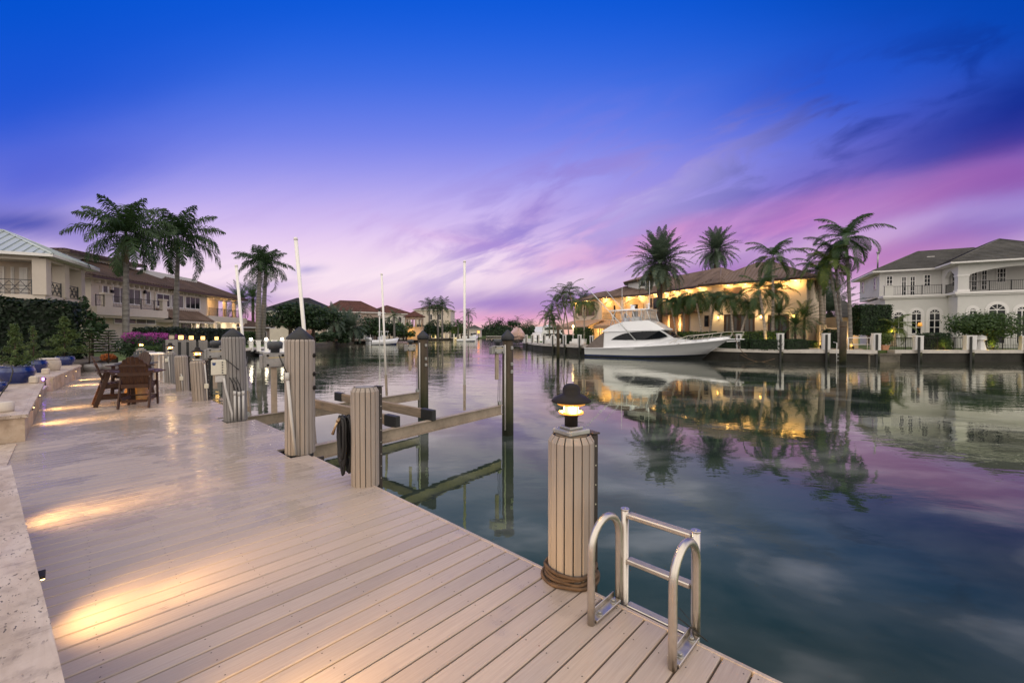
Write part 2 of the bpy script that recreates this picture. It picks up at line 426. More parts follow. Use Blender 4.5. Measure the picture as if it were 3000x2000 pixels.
leaf_mat('lime_green', (.035, .070, .012), (.12, .16, .035))
leaf_mat('dark_leaf', (.010, .026, .010), (.032, .066, .022))
leaf_mat('deep_hedge', (.004, .011, .005), (.013, .030, .010))
leaf_mat('mid_leaf', (.022, .050, .014), (.065, .115, .030))
leaf_mat('conifer_green', (.028, .060, .018), (.105, .150, .040))
leaf_mat('dead_frond', (.10, .065, .035), (.19, .13, .075))
leaf_mat('magenta_flower', (.22, .02, .17), (.42, .06, .34))
leaf_mat('orange_flower', (.28, .06, .012), (.42, .14, .03))
leaf_mat('lawn_green', (.05, .085, .016), (.10, .15, .035))
def bark_mat(name, a, b_, ring=14.0):
    m, nt, b, out = newmat(name)
    v = coords(nt); x, y, z = nt.sep(v)
    n = nt.noise(nt.mapping(v, (1, 1, 3)), 3.5, 5)
    r = nt.m('SINE', nt.m('ADD', nt.m('MULTIPLY', z, ring), nt.m('MULTIPLY', n, 4)))
    k = nt.m('ADD', nt.m('MULTIPLY', n, .75), nt.m('MULTIPLY', r, .09))
    nt.link(nt.ramp(k, [(.25, a), (.65, b_)]), b.inputs['Base Color']); b.inputs['Roughness'].default_value = .85
    nt.link(nt.bump(nt.m('ADD', k, 0), .6, .03), b.inputs['Normal'])
bark_mat('grey_bark', (.12, .11, .10), (.27, .25, .235))
bark_mat('brown_bark', (.035, .024, .018), (.12, .085, .06), 22)
bark_mat('pale_bark', (.26, .22, .18), (.46, .40, .34), 18)
def wood_mat(name, a, b_, rough=.7, ax='z', moss=False):
    m, nt, b, out = newmat(name); v = coords(nt)
    stv = {'z': (9, 9, .7), 'x': (.7, 9, 9), 'y': (9, .7, 9)}[ax]
    n = nt.noise(nt.mapping(v, stv), 2.2, 6, .65, .3); n2 = nt.noise(v, 1.4, 4)
    c = nt.ramp(nt.m('ADD', nt.m('MULTIPLY', n, .7), nt.m('MULTIPLY', n2, .3)), [(.3, a), (.68, b_)])
    if moss:
        x, y, z = nt.sep(v)
        f = nt.m('ADD', z, nt.m('MULTIPLY', nt.m('SUBTRACT', n2, .5), 1.4))
        c = nt.mix(nt.mrange(f, .7, -.4, 0, .7), c, (.026, .036, .010))
        c = nt.mix(nt.mrange(f, -.55, -.8, 0, .9), c, (.012, .014, .01))
    nt.link(c, b.inputs['Base Color']); b.inputs['Roughness'].default_value = rough; b.inputs['Specular IOR Level'].default_value = .3
    nt.link(nt.bump(n, .5, .012), b.inputs['Normal'])
wood_mat('weathered_timber', (.13, .095, .065), (.34, .26, .19), ax='x')
wood_mat('pile_wood', (.026, .019, .012), (.095, .07, .045), moss=True)
wood_mat('plastic_cladding', (.28, .235, .20), (.375, .325, .285), .6)
wood_mat('grey_cladding', (.20, .185, .175), (.29, .27, .255), .6)
wood_mat('chair_brown', (.030, .013, .008), (.064, .028, .015), .5)
wood_mat('chair_grey', (.035, .037, .045), (.06, .062, .07), .4)
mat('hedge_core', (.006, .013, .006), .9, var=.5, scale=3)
mat('black_rubber', (.012, .012, .013), .55, var=.3)
mat('cone_black', (.016, .017, .02), .62, var=.35, scale=8)
mat('fender_brown', (.035, .026, .022), .6)
mat('bronze', (.020, .016, .014), .6, spec=.2)
mat('steel', (.58, .53, .47), .36, .95, var=.12, scale=6, bump=.05)
mat('galvanised', (.38, .375, .36), .5, .7, var=.22, scale=7)
mat('beam_aluminium', (.33, .265, .20), .55, .25, var=.35, scale=2.2)
mat('gearbox_grey', (.30, .29, .28), .5, .5, var=.3, scale=6)
mat('motor_grey', (.055, .06, .068), .5, var=.2)
mat('pvc_white', (.78, .75, .70), .42, var=.07)
mat('pvc_grey', (.52, .50, .47), .5, var=.1)
mat('white_paint', (.74, .73, .71), .5, var=.07, scale=1.5)
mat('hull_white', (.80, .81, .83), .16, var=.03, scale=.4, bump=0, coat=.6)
mat('hull_white_shaded', (.66, .665, .68), .2, var=.03, scale=.4, bump=0, coat=.6)  # same white paint, with the shade on the yacht's side put into the colour
mat('navy_stripe', (.01, .02, .09), .25, bump=0)
mat('antifoul', (.008, .009, .012), .6, bump=0)
mat('canvas_taupe', (.16, .13, .115), .85, var=.15, scale=2, bump=.3)
mat('canvas_dark', (.03, .032, .036), .8)
mat('shrink_wrap', (.62, .42, .33), .45, var=.12, scale=1)
mat('dark_glass', (.006, .008, .011), .06, bump=0, var=.1, spec=.3)
mat('curtain_glass', (.085, .083, .078), .12, bump=0, var=.45, scale=.9, spec=.3, stretch=(2, 2, .15))
mat('stucco_white', (.60, .59, .565), .8, var=.06, scale=.8, bump=.25, bscale=18)
mat('stucco_cream', (.62, .51, .385), .8, var=.07, scale=.8, bump=.3, bscale=14)
mat('stucco_beige', (.55, .485, .42), .8, var=.08, scale=.8, bump=.2, bscale=18)
mat('stucco_pink', (.36, .28, .235), .8, var=.08, scale=.5, bump=.2)
mat('trim_white', (.72, .70, .68), .55, var=.05)
mat('iron', (.012, .012, .014), .5, .4)
mat('dark_grey_rail', (.045, .05, .058), .5, .3)
mat('dark_wood', (.055, .030, .019), .5, var=.3, stretch=(6, 6, .6))
mat('shutter_wood', (.13, .085, .055), .55, var=.25, stretch=(1, 1, 6))
mat('awning_tan', (.36, .24, .16), .8, var=.1)
mat('seawall_cap', (.56, .52, .47), .75, var=.2, scale=1.1, bump=.3)
mat('seawall_dark', (.022, .02, .016), .9, var=.6, scale=.9, bump=.6, bscale=9)
mat('riprap', (.13, .115, .09), .9, var=.5, scale=1.5, bump=.9, bscale=5)
mat('lawn', (.085, .13, .03), .9, var=.35, scale=.6, bump=.6, bscale=60)
mat('soil', (.06, .045, .03), .9, var=.4)
mat('pink_wall', (.45, .24, .17), .8, var=.12)
mat('cobalt_glaze', (.008, .022, .12), .1, var=.4, scale=5, bump=.05, coat=.5)
mat('pot_grey', (.30, .29, .285), .6, var=.12)
mat('terracotta', (.50, .24, .13), .75, var=.15)
mat('cream_box', (.62, .58, .47), .45, var=.06)
mat('rope_brown', (.10, .062, .036), .85, var=.45, scale=18, bump=.6, bscale=90)
mat('hose_black', (.011, .010, .010), .6, var=.3, bump=.1)
mat('brass', (.50, .36, .22), .35, .8)
mat('tan_drum', (.52, .45, .37), .8, var=.2, bump=.4)
mat('gold_lit', (.30, .14, .025), .45)  # warm light on the table pedestal, put into its colour
mat('cable_dark', (.02, .019, .018), .6, bump=0)
mat('screw_dark', (.05, .04, .035), .5, .5, bump=0)
mat('ink_blue', (.02, .05, .16), .5, bump=0)
mat('yellow_tape', (.75, .50, .02), .5, bump=0)
mat('red_paint', (.6, .05, .03), .5)
mat('tower_grey', (.66, .67, .68), .3, .4, bump=0)
m_, nt_, b_, o_ = newmat('clear_glass')
b_.inputs['Base Color'].default_value = (.9, .92, .95, 1); b_.inputs['Roughness'].default_value = .02
b_.inputs['Transmission Weight'].default_value = .92; b_.inputs['IOR'].default_value = 1.3
m_, nt_, b_, o_ = newmat('clear_vinyl')
b_.inputs['Base Color'].default_value = (.5, .5, .5, 1); b_.inputs['Roughness'].default_value = .1; b_.inputs['Alpha'].default_value = .35
emit('lamp_glow', (1, .58, .18), 2.6)
emit('lamp_hot', (1, .66, .26), 6.0)
emit('lamp_soft', (1, .45, .08), .55)
emit('lamp_white', (1, .88, .72), 14.0)
emit('room_glow', (1, .62, .22), .8)
emit('purple_light', (.35, .12, 1), 12.0)
emit('navigation_orange', (1, .28, .06), 3.0)
def water_mat():
    m, nt, b, out = newmat('canal_water')
    nt.t.nodes.remove(b)
    v = coords(nt)
    big = nt.noise(v, .16, 3, .5); calm = nt.mrange(nt.noise(nt.mapping(v, (.05, .11, 1)), 1, 3), .4, .62)
    rip = nt.noise(nt.mapping(v, (.75, 1.25, 1)), 1.35, 3, .5, .4)
    sm = nt.noise(nt.mapping(v, (1.2, 1.8, 1)), 4.5, 2, .5)
    x, y, z = nt.sep(v)
    amp = nt.m('ADD', .18, nt.m('MULTIPLY', calm, .82))
    # sheltered and glassy beside the dock, lightly ruffled in the open canal
    open_ = nt.mrange(nt.m('ADD', y, nt.m('MULTIPLY', big, 6)), 8, 45, .05, .42)
    h = nt.m('MULTIPLY', nt.m('MULTIPLY', nt.m('ADD', rip, nt.m('MULTIPLY', sm, .13)), amp), open_)
    nrm = nt.bump(h, 1.0, .075)
    # small unresolved ripples spread the grazing reflection wider than flat water would
    lw = nt.n('ShaderNodeLayerWeight'); lw.inputs['Blend'].default_value = .5; nt.link(nrm, lw.inputs['Normal'])
    refl = nt.m('ADD', .022, nt.m('MULTIPLY', .95, nt.m('POWER', lw.outputs['Facing'], 2.9)))
    gl = nt.n('ShaderNodeBsdfGlossy'); gl.inputs['Roughness']  .default_value = .02; nt.link(nt.ramp(lw.outputs['Facing'], [(.40, (.88, 1.0, .20)), (.66, (.76, .97, .48)), (.90, (.95, .95, .85))]), gl.inputs['Color']); nt.link(nrm, gl.inputs['Normal'])
    df = nt.n('ShaderNodeBsdfDiffuse')
    n = nt.noise(nt.mapping(v, (.8, 1.3, 1), (0, 0, .4)), .55, 4, .5, .3)       # pale patches painted in as cloud reflections
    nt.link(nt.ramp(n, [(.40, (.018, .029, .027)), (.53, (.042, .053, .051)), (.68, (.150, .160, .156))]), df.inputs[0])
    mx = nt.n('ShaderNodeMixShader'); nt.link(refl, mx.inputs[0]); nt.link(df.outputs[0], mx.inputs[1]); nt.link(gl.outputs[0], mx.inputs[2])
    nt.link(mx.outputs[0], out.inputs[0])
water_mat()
# ================================================================== setting: water, banks, seawalls
def struct(o): o['kind'] = 'structure'; return o
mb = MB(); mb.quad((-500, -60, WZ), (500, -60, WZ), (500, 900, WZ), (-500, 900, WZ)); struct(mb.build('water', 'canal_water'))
LB = [(-21.5, 21), (-25.5, 33), (-30, 48), (-33.5, 62), (-37, 79), (-42, 105), (-43.5, 118), (-46, 150), (-49, 172), (-37, 184), (-26, 190), (-23, 230), (-20, 330)]
RB = [(9, 330), (7, 230), (4.5, 150), (3.6, 112), (2.1, 87), (3.6, 71), (4.6, 66), (6.9, 60.5), (8.6, 57), (22.5, 43.5), (25.8, 41.2), (33.6, 39.2), (36.0, 39.8), (48, 40.0), (75, 40.5)]
mb = MB(); mb.prism(list(reversed([(x - .35, y) for x, y in LB] + [(-400, 330), (-400, 30), (-60, 10), (-24, 20)])), -1.3, .02)
struct(mb.build('ground', 'lawn'))
mb = MB(); mb.prism([(x + (.5 if x < 20 else 0), y + 1.0) for x, y in reversed(RB)] + [(9.3, 332), (400, 330), (400, 41)], -1.3, .15)
struct(mb.build('ground', 'lawn'))
mb = MB(); mb.prism([(-400, 330.5), (400, 332.5), (400, 700), (-400, 700)], -1.3, .1); struct(mb.build('ground', 'lawn'))
def wall_run(name, pts, z0, z1, zc, side, label, capw=.7, m0='seawall_dark', m1='seawall_cap'):
    t = thing(name, label, 'seawall', (pts[0][0], pts[0][1], 0))
    w_, c_ = MB(), MB()
    P = [V((p[0], p[1], 0)) for p in pts]
    nr = []
    for i in range(len(P)):
        d = (P[min(i + 1, len(P) - 1)] - P[max(0, i - 1)]).normalized(); nr.append(V((-d.y, d.x, 0)) * side)
    for mbx, o0, o1, a, b in ((w_, .12, .5, z0, z1), (c_, 0, capw, z1, zc)):
        for i in range(len(P) - 1):
            q = [P[i] + nr[i] * o0, P[i + 1] + nr[i + 1] * o0, P[i + 1] + nr[i + 1] * o1, P[i] + nr[i] * o1]
            vs = [(p.x, p.y, a) for p in q] + [(p.x, p.y, b) for p in q]
            mbx.add(vs, [(0, 1, 2, 3), (4, 5, 6, 7), (0, 1, 5, 4), (1, 2, 6, 5), (2, 3, 7, 6), (3, 0, 4, 7)])
    w_.build('wall_face', m0, t, True); c_.build('cap', m1, t, True)
    return t
i0 = RB.index((2.1, 87))
wall_run('seawall', RB[i0:i0 + 8], -1.3, -.12, .2, 1, 'pale capped seawall with dark tide stained face running behind the big white yacht', 1.6)
wall_run('rubble_slope', [(33.0, 39.3), (36.3, 39.75)], -1.3, -.25, -.12, 1, 'short rubble slope between the two capped seawalls', .9, 'riprap', 'riprap')
wall_run('seawall', [(35.8, 39.85), (48, 40.1), (75, 40.6)], -1.3, -.10, .2, 1, 'weathered block seawall with stained cap in front of the white house', .8)
wall_run('seawall', [LB[0], LB[1], LB[2], LB[3]], -1.3, -.2, .06, -1 * -1, 'low grey seawall along the neighbouring garden beyond the dock', .6)
wall_run('seawall', [LB[3], LB[4], LB[5], LB[6]], -1.3, -.5, .0, 1, 'rough stone seawall below the sloping lawn', .7, 'riprap', 'riprap')
wall_run('seawall', [LB[6], LB[7], LB[8], LB[9], LB[10]], -1.3, -.25, .05, 1, 'distant pale seawall with lit posts below the arched houses', 1.5)
wall_run('seawall', [(-20, 330), (9, 330.2)], -1.3, -.3, .12, 1, 'far seawall closing the end of the canal', 1.5)
# patio beside the yacht (pavers) and on the right
mb = MB(); mb.prism([(5.4, 66), (7.6, 60.9), (9.3, 57.6), (23.2, 44.2), (26.5, 42.6), (34, 41.2), (36, 44), (30, 50), (24, 52), (12, 68), (8, 72)], .0, .21); struct(mb.build('patio', 'paver'))
# ================================================================== deck
PITCH = .1445
mb = MB()
k0, k1 = -18, 190
for k in range(k0, k1):
    a = k * PITCH; am = a + PITCH / 2
    b0 = -.62
    b1 = 2.37 if am < 6.15 else (2.60 if am > 6.85 else 2.14)
    if 9.5 < am < 10.2: b1 = 2.14
    if am > 24: b1 = 2.5
    g = .0052
    ch = .005
    vs = []
    for b in (b0, b1):
        vs += [(b, a + g, -.028), (b, a + g, -ch), (b, a + g + ch, 0), (b, a + PITCH - g - ch, 0), (b, a + PITCH - g, -ch), (b, a + PITCH - g, -.028)]
    mb.add(vs, [(0, 6, 7, 1), (1, 7, 8, 2), (2, 8, 9, 3), (3, 9, 10, 4), (4, 10, 11, 5), (5, 11, 6, 0), (0, 1, 2, 3, 4, 5), (11, 10, 9, 8, 7, 6)])
    if am < 11:
        for b in [x * .41 + .12 for x in range(0, 6)] + [b1 - .035]:
            for da in (.03, .112):
                if rng.random() < .88:
                    c = V((b + rng.uniform(-.012, .012), a + da, .0006)); r = .0042
                    mb.add([(c.x + r * cos(t), c.y + r * sin(t), c.z) for t in [i * pi / 3 for i in range(6)]], [tuple(range(6))], 1)
dk = mb.build('deck', ['deck_boards', 'screw_dark']); dk.rotation_euler = (0, 0, DROT)
struct(dk)
mb = MB()
for (b, a0, a1) in ((2.385, k0 * PITCH, 6.07), (2.615, 6.79, 9.53), (2.615, 10.12, 24.0)):
    mb.bbox((b, (a0 + a1) / 2, -.021), (.028, a1 - a0, .05), bev=.004)
    mb.box((b - .045, (a0 + a1) / 2, -.14), (.05, a1 - a0, .19), mi=1)
mb.box((.9, 12.4, -.19), (2.7, 30, .05), mi=1)
for a in (6.12, 6.82, 9.5, 10.17):
    mb.box((2.3, a, -.14), (.5, .03, .2), mi=1)
dt = mb.build('deck_edge', ['deck_boards', 'fender_brown']); dt.rotation_euler = (0, 0, DROT); struct(dt)
# inner trim of the deck beside the stone
# ------------------------------------------------------------------ raised travertine patio (three levels meet the deck)
def platform(poly, z0, z1, label, lip=.035, mtop='travertine'):
    t = thing('stone_platform', label, 'platform', DK(poly[0][0], poly[0][1], 0))
    b1 = MB(); b1.prism(poly, z0, z1 - .05); o = b1.build('retaining_wall', 'travertine_wall', t)
    cx = sum(p[0] for p in poly) / len(poly); cy = sum(p[1] for p in poly) / len(poly)
    q = [(p[0] + lip * (1 if p[0] > cx else -1), p[1] + lip * (1 if p[1] > cy else -1)) for p in poly]
    b2 = MB(); b2.prism(q, z1 - .05, z1); p_ = b2.build('paving_slab', mtop, t)
    for ob in (o, p_):
        ob.matrix_basis = t.matrix_basis.inverted() @ Matrix.Rotation(DROT, 4, 'Z')
    return t
platform([(-7, -3), (.16, -3), (.14, 0), (-.075, 2.6), (-.39, 6.35), (-7, 6.35)], -.2, .43, 'pitted travertine terrace edge running beside the broadest warm light pool on the deck')
platform([(-7, 10.25), (-.42, 10.25), (-.36, 16.3), (-3.0, 19.0), (-7, 19.0)], -.2, .43, 'travertine terrace with step lights carrying the big cobalt pot')
platform([(-7, 21.4), (-2.9, 21.3), (-.2, 18.6), (.5, 24.3), (.45, 25.2), (-3, 28.5), (-7, 28.5)], -.2, .44, 'farther travertine terrace with two wall lights and the round stone drum')
platform([(-3.1, 19.2), (-.46, 16.45), (-.32, 18.4), (-2.95, 21.1)], -.2, .2, 'low travertine step between the two lit terraces')
platform([(-7, 6.5), (-.52, 6.5), (-.5, 10.1), (-7, 10.1)], -.2, .012, 'flush travertine landing between the terraces', 0)
platform([(-3.4, 7.35), (-1.42, 7.35), (-1.42, 9.7), (-3.4, 9.7)], -.1, .22, 'single pale travertine step block on the landing')
# garden ground behind the terraces
mb = MB(); mb.prism([DK(-7, -6)[:2], DK(-7, 28.4)[:2], DK(-3.0, 28.4)[:2], DK(.3, 25.4)[:2], DK(2.2, 33)[:2], DK(-10, 60)[:2], DK(-60, 60)[:2], DK(-60, -6)[:2]][::-1], -.4, .40)
struct(mb.build('garden_ground', 'soil'))
# ================================================================== pilings along the deck edge
def clad_piling(b, a, h, r, label, n=16, cap='flat', clad='plastic_cladding', lean=(0, 0), fender=None, bottom=-.02, grp='clad dock pilings', bolts=False):
    t = thing('dock_piling', label, 'piling', DK(b, a), DROT, grp)
    t.rotation_euler = (lean[0], lean[1], DROT)
    t.matrix_basis = Matrix.LocRotScale(t.location, Euler(t.rotation_euler), None)
    c = MB(); c.lathe([(r - .022, -1.9), (r - .022, h - .012)], n=24); c.build('core', 'black_rubber', t)
    s = MB(); th = .019
    for k in range(n):
        tt = 2 * pi * (k + .35) / n; wv = pi * (r) / n * .84
        R_ = Matrix.Rotation(tt, 3, 'Z'); zb = bottom + rng.uniform(-.004, .004); zt = h - .045; rr = r + rng.uniform(-.0015, .0015)
        prof = [(rr - th, -wv * .9), (rr - .004, -wv), (rr, -wv * .8), (rr, wv * .8), (rr - .004, wv), (rr - th, wv * .9)]
        vs = [R_ @ V((x, y, zb)) for x, y in prof] + [R_ @ V((x, y, zt)) for x, y in prof] + [R_ @ V((x - .028 if x > rr - .01 else x - .01, y * .82, h)) for x, y in prof]
        fs = [(j, (j + 1) % 6, 6 + (j + 1) % 6, 6 + j) for j in range(6)] + [(6 + j, 6 + (j + 1) % 6, 12 + (j + 1) % 6, 12 + j) for j in range(6)] + [(12, 13, 14, 15, 16, 17), (5, 4, 3, 2, 1, 0)]
        s.add(vs, fs)
    s.build('cladding', clad, t)
    if cap == 'cone':
        m = MB(); m.lathe([(r - .02, h - .03), (r - .012, h + .002), (r * .5, h + .085), (.012, h + .165), (.0005, h + .168)], n=32); m.build('cone_cap', 'cone_black', t)
    else:
        m = MB(); m.lathe([(r - .046, h - .02), (r - .046, h + .004)], n=24, sm=False); m.build('top_plate', 'grey_cladding' if cap == 'flat' else 'weathered_timber', t)
    if fender:
        ang, hh, wd = fender
        R_ = Matrix.Rotation(ang, 3, 'Z'); m = MB()
        m.bbox(R_ @ V((r + .03, 0, (hh - 1.4) / 2)), (.055, wd, hh + 1.4), M=R_, bev=.008); m.bbox(R_ @ V((r + .035, 0, hh + .008)), (.066, wd + .01, .012), M=R_, bev=.003)
        for k in range(9): m.tube([R_ @ V((r + .03, sg * (wd / 2 + .001), hh - .08 - k * .14)) for sg in (-1.02, 1.02)], .006, 6, mi=1)
        m.build('fender_strip', ['fender_brown', 'steel'], t)
    if bolts:
        R_ = Matrix.Rotation(bolts, 3, 'Z')
        for z in (h - .25, h - .52, h - .72):
            m = MB(); m.tube([R_ @ V((r - .02, 0, z)), R_ @ V((r + .012, 0, z))], .034, 14); m.tube([R_ @ V((r + .01, 0, z)), R_ @ V((r + .03, 0, z))], .016, 6)
            m.build('through_bolt', 'bronze', t)
    return t
def dock_lamp(loc, label, dim=1.0, s=1.0, grp='bronze dock lamps'):
    t = thing('dock_lamp', label, 'lamp', loc, rng.uniform(0, 1), grp)
    t.scale = (s, s, s)
    m = MB(); m.bbox((0, 0, .018), (.19, .19, .036), bev=.008); m.bbox((0, 0, .044), (.12, .12, .018), bev=.006); m.build('base_plate', 'galvanised', t)
    m = MB(); m.lathe([(.046, .05), (.046, .115), (.05, .118), (.05, .135)], n=20); m.build('stem', 'bronze', t)
    m = MB(); m.lathe([(.052, .135), (.052, .215)], n=20); m.build('lens', 'lamp_glow', t)
    m = MB(); m.lathe([(.050, .136), (.085, .139), (.088, .145), (.085, .151), (.050, .152)], n=28); m.lathe([(.052, .196), (.094, .201), (.098, .207), (.094, .213), (.052, .214)], n=28); m.build('louvre_ring', 'lamp_soft', t)
    m = MB(); m.lathe([(.06, .222), (.136, .222), (.139, .229), (.118, .251), (.078, .272), (.062, .277), (.060, .315), (.05, .335), (.028, .347), (.0005, .35)], n=32); m.build('hood', 'bronze', t)
    for k in range(3): lamp(t, (.074 * cos(k * 2.09), .074 * sin(k * 2.09), .174), 3.2 * dim, (1, .62, .24), size=.016, glossy=True)
    return t
P = clad_piling
pl = P(2.45, 1.75, 1.0, .158, 'plastic clad piling with rope coiled round its foot next to the ladder', cap='wood', fender=(rad(-14), .98, .1))
dock_lamp(DK(2.45, 1.75, 1.005), 'lit bronze lamp on the rope-wrapped piling by the ladder', 1.3)
P(2.36, 4.54, 1.10, .152, 'flat topped clad piling with black fender strip and hose hung on it', fender=(rad(12), 1.08, .11))
p2 = P(2.37, 6.5, 1.64, .20, 'tallest clad piling with black cone cap and three big bolts', n=20, cap='cone', bolts=rad(-45), lean=(0, rad(.3)))
p1 = P(2.37, 9.86, 1.66, .203, 'cone capped clad piling carrying the cream control box', n=20, cap='cone', clad='grey_cladding', lean=(rad(-.3), rad(-.8)))
P(2.42, 13.3, 1.02, .165, 'leaning clad piling with lit lamp beyond the control box', lean=(rad(.5), rad(-2.6)), fender=(rad(12), 1.0, .12), cap='wood')
dock_lamp(DK(2.42, 13.3, 1.02) + V((-.035, -.03, 0)), 'lit bronze lamp on the leaning piling', 1.6)
P(2.5, 16.1, 1.05, .165, 'flat topped clad piling between the leaning one and the grey lamp piling', lean=(0, rad(-1.8)), fender=(rad(12), 1.0, .12))
P(2.6, 18.9, 1.04, .17, 'grey clad piling with outlet box and lit lamp', clad='grey_cladding', lean=(0, rad(-1)), cap='wood')
dock_lamp(DK(2.6, 18.9, 1.045), 'lit bronze lamp on the grey piling with the outlet box', 2.2)
P(2.6, 21.3, 1.0, .165, 'warm lit flat piling behind the grey lamp piling')
P(2.5, 23.0, 1.0, .165, 'farthest flat topped grey piling', clad='grey_cladding')
P(2.35, 24.3, 1.05, .17, 'grey piling with the last small lamp and a coiled blue hose', clad='grey_cladding', cap='wood')
dock_lamp(DK(2.35, 24.3, 1.055), 'lit bronze lamp farthest along our deck', 2.2)
# rope coil
t = thing('rope_coil', 'brown rope wound four times round the foot of the lamp piling', 'rope', DK(2.45, 1.75))
m = MB()
for k, (rr, z) in enumerate([(.178, .014), (.180, .038), (.172, .060), (.196, .014), (.176, .082)]):
    n = 40; m.tube([(rr * cos(i * 2 * pi / n) + .006 * sin(i * .7 + k), rr * sin(i * 2 * pi / n) + .006 * cos(i * .9), z + .007 * sin(i * .5 + k * 2)) for i in range(n + 1)], .0115, 8, caps=False)
m.build('rope', 'rope_brown', t)
# black hose bundle hung on the flat piling
t = thing('hose_coil', 'thick bundle of black hose hung on the flat topped piling', 'hose', DK(2.20, 4.68, .7), DROT)
m = MB(); hr = random.Random(3)
for k in range(15):
    off = V((hr.uniform(-.06, .06), hr.uniform(-.04, .13), 0)); hh = hr.uniform(.40, .66); wd = hr.uniform(.035, .085); n = 22; pts = []
    for i in range(n + 1):
        u = 2 * pi * i / n
        pts.append(V((off.x + hr.uniform(-.004, .004), off.y + wd * sin(u) * (1 + .3 * cos(u)), -.26 + hh * .5 * cos(u) + .06 - (hh - .5) * .4)))
    m.tube(pts, .0165, 8, caps=False)
m.build('hose', 'hose_black', t)
m = MB(); m.tube([(-.085, .02, .02), (-.10, .06, -.06), (-.105, .1, -.13)], [.016, .013, .018], 10); m.tube([(-.085, .02, .02), (-.08, -.01, .05)], .02, 10); m.build('nozzle', 'brass', t)
# ------------------------------------------------------------------ ladder
t = thing('dock_ladder', 'aluminium swim ladder with two hooped handrails at the deck edge', 'ladder', DK(2.4, 1.12), DROT)
L = lambda b, a, z: V((b - 2.4, a - 1.12, z))
for a in (1.365, .88):
    m = MB(); pts = [L(2.115, a, .0)] + [L(2.115, a, z) for z in (.15, .3)]
    n = 12; cx = 2.275; rr = .16
    for i in range(n + 1):
        u = pi - pi * i / n; pts.append(L(cx + rr * cos(u), a, .42 + rr * 1.02 * sin(u)))
    pts += [L(2.435, a, z) for z in (.3, .15, .0)]
    m.tube(pts, .0225, 16); g = m.build('grab_rail', 'steel', t)
    m = MB(); m.bbox(L(2.275, a, .012), (.28, .055, .016), bev=.003); m.bbox(L(2.275, a + .03, .026), (.30, .008, .045), bev=.003); m.build('mounting_bar', 'steel', g)
    for b in (2.2, 2.36):
        m = MB(); m.tube([L(b, a - .004, .018), L(b, a - .004, .026)], .02, 14); m.tube([L(b, a - .004, .026), L(b, a - .004, .040)], .0125, 6)
        m.build('bolt', 'galvanised', g)
for a in (1.345, .90):
    m = MB(); m.tube([L(2.475, a, -1.3), L(2.475, a, .575)], .024, 16); m.tube([L(2.475, a, .575), L(2.475, a, .582)], .027, 16); m.tube([L(2.475, a, .582), L(2.475, a, .586)], .006, 8); m.build('rail', 'steel', t)
for k in range(6):
    z = .545 - .29 * k; m = MB(); m.bbox(L(2.475, 1.1225, z), (.055, .40, .03), bev=.006)
    for q in range(5): m.box(L(2.455 + q * .010, 1.1225, z + .0155), (.004, .385, .003))
    m.build('rung', 'steel', t)
m = MB(); m.tube([L(2.36, .86, .03), L(2.40, .90, .10), L(2.42, .97, .13)], .002, 5); m.tube([L(2.44, .82, .0), L(2.40, .90, .06), L(2.39, .99, .10)], .0035, 5); m.build('tether', 'cable_dark', t)
# ------------------------------------------------------------------ boat lift
GI = 'boat lift timber piles'
def wood_pile(px, Y, r, ztop, label, conduit_side):
    c = D(px, 978, Y); t = thing('wood_piling', label, 'piling', (c.x, c.y, 0), 0, GI)
    m = MB(); m.lathe([(r * 1.04, -2.2), (r, -.5), (r * .97, ztop - .12)], n=24); m.build('pile', 'pile_wood', t)
    m = MB(); m.lathe([(r + .008, ztop - .19), (r + .02, ztop - .17), (r + .018, ztop - .07), (r + .006, ztop - .06), (.012, ztop + .1), (.0005, ztop + .103)], n=28); m.build('cone_cap', 'cone_black', t)
    m = MB(); m.tube([(conduit_side * r * .45, -r * .98, -.8), (conduit_side * r * .45, -r * .98, ztop - .3)], .022, 10); m.build('conduit', 'pvc_grey', t)
    for z in (ztop - .38, ztop - .8, ztop - 1.0):
        m = MB(); m.bbox((r * .72, -r * .72, z), (.075, .03, .085), bev=.004, rz=rad(45)); m.tube([(r * .74, -r * .74, z), (r * .74 + .03, -r * .74 - .03, z)], .016, 6)
        m.build('bolt_plate', 'galvanised', t)
    return t
wp1 = wood_pile(1239, 13.65, .165, 1.72, 'dark timber pile with black cone cap standing farther out in the water', -1)
wp2 = wood_pile(1487.5, 11.2, .15, 1.72, 'mossy timber pile with black cone cap at the end of the near lift beam', -1)
def ibeam(p0, p1, h, w_, label, name='lift_beam'):
    t = thing(name, label, 'beam', (p0.x, p0.y, p0.z), 0, 'boat lift beams')
    m = MB(); q0, q1 = V(p0), V(p1)
    m.bar(q0 - V((0, 0, h / 2)), q1 - V((0, 0, h / 2)), .012, h - .02)
    m.bar(q0 - V((0, 0, .006)), q1 - V((0, 0, .006)), w_, .012); m.bar(q0 - V((0, 0, h - .006)), q1 - V((0, 0, h - .006)), w_, .012)
    m.build('i_section', 'beam_aluminium', t, True)
    d = (q1 - q0).normalized(); m = MB(); sd = V((-d.y, d.x, 0))
    for e in (q0 + d * .06, q1 - d * .06):
        for k in (-.02, .02): m.tube([e + sd * (k - .006) + V((0, 0, .05)), e + sd * (k + .006) + V((0, 0, .05))], .055, 16)
        m.bar(e + V((0, 0, 0)), e + V((0, 0, .06)), .07, .02)
    m.build('pulley', 'galvanised', t, True)
    return t
b1a, b1b = G(922, 1303, -.12), G(1468, 1185, -.12)
b2a, b2b = G(716, 1221, -.12), G(1227, 1147.5, -.12)
b1a = b1a + (b1a - b1b).normalized() * .8
ibeam(b1a, b1b, .24, .13, 'near aluminium lift beam running out to the mossy pile')
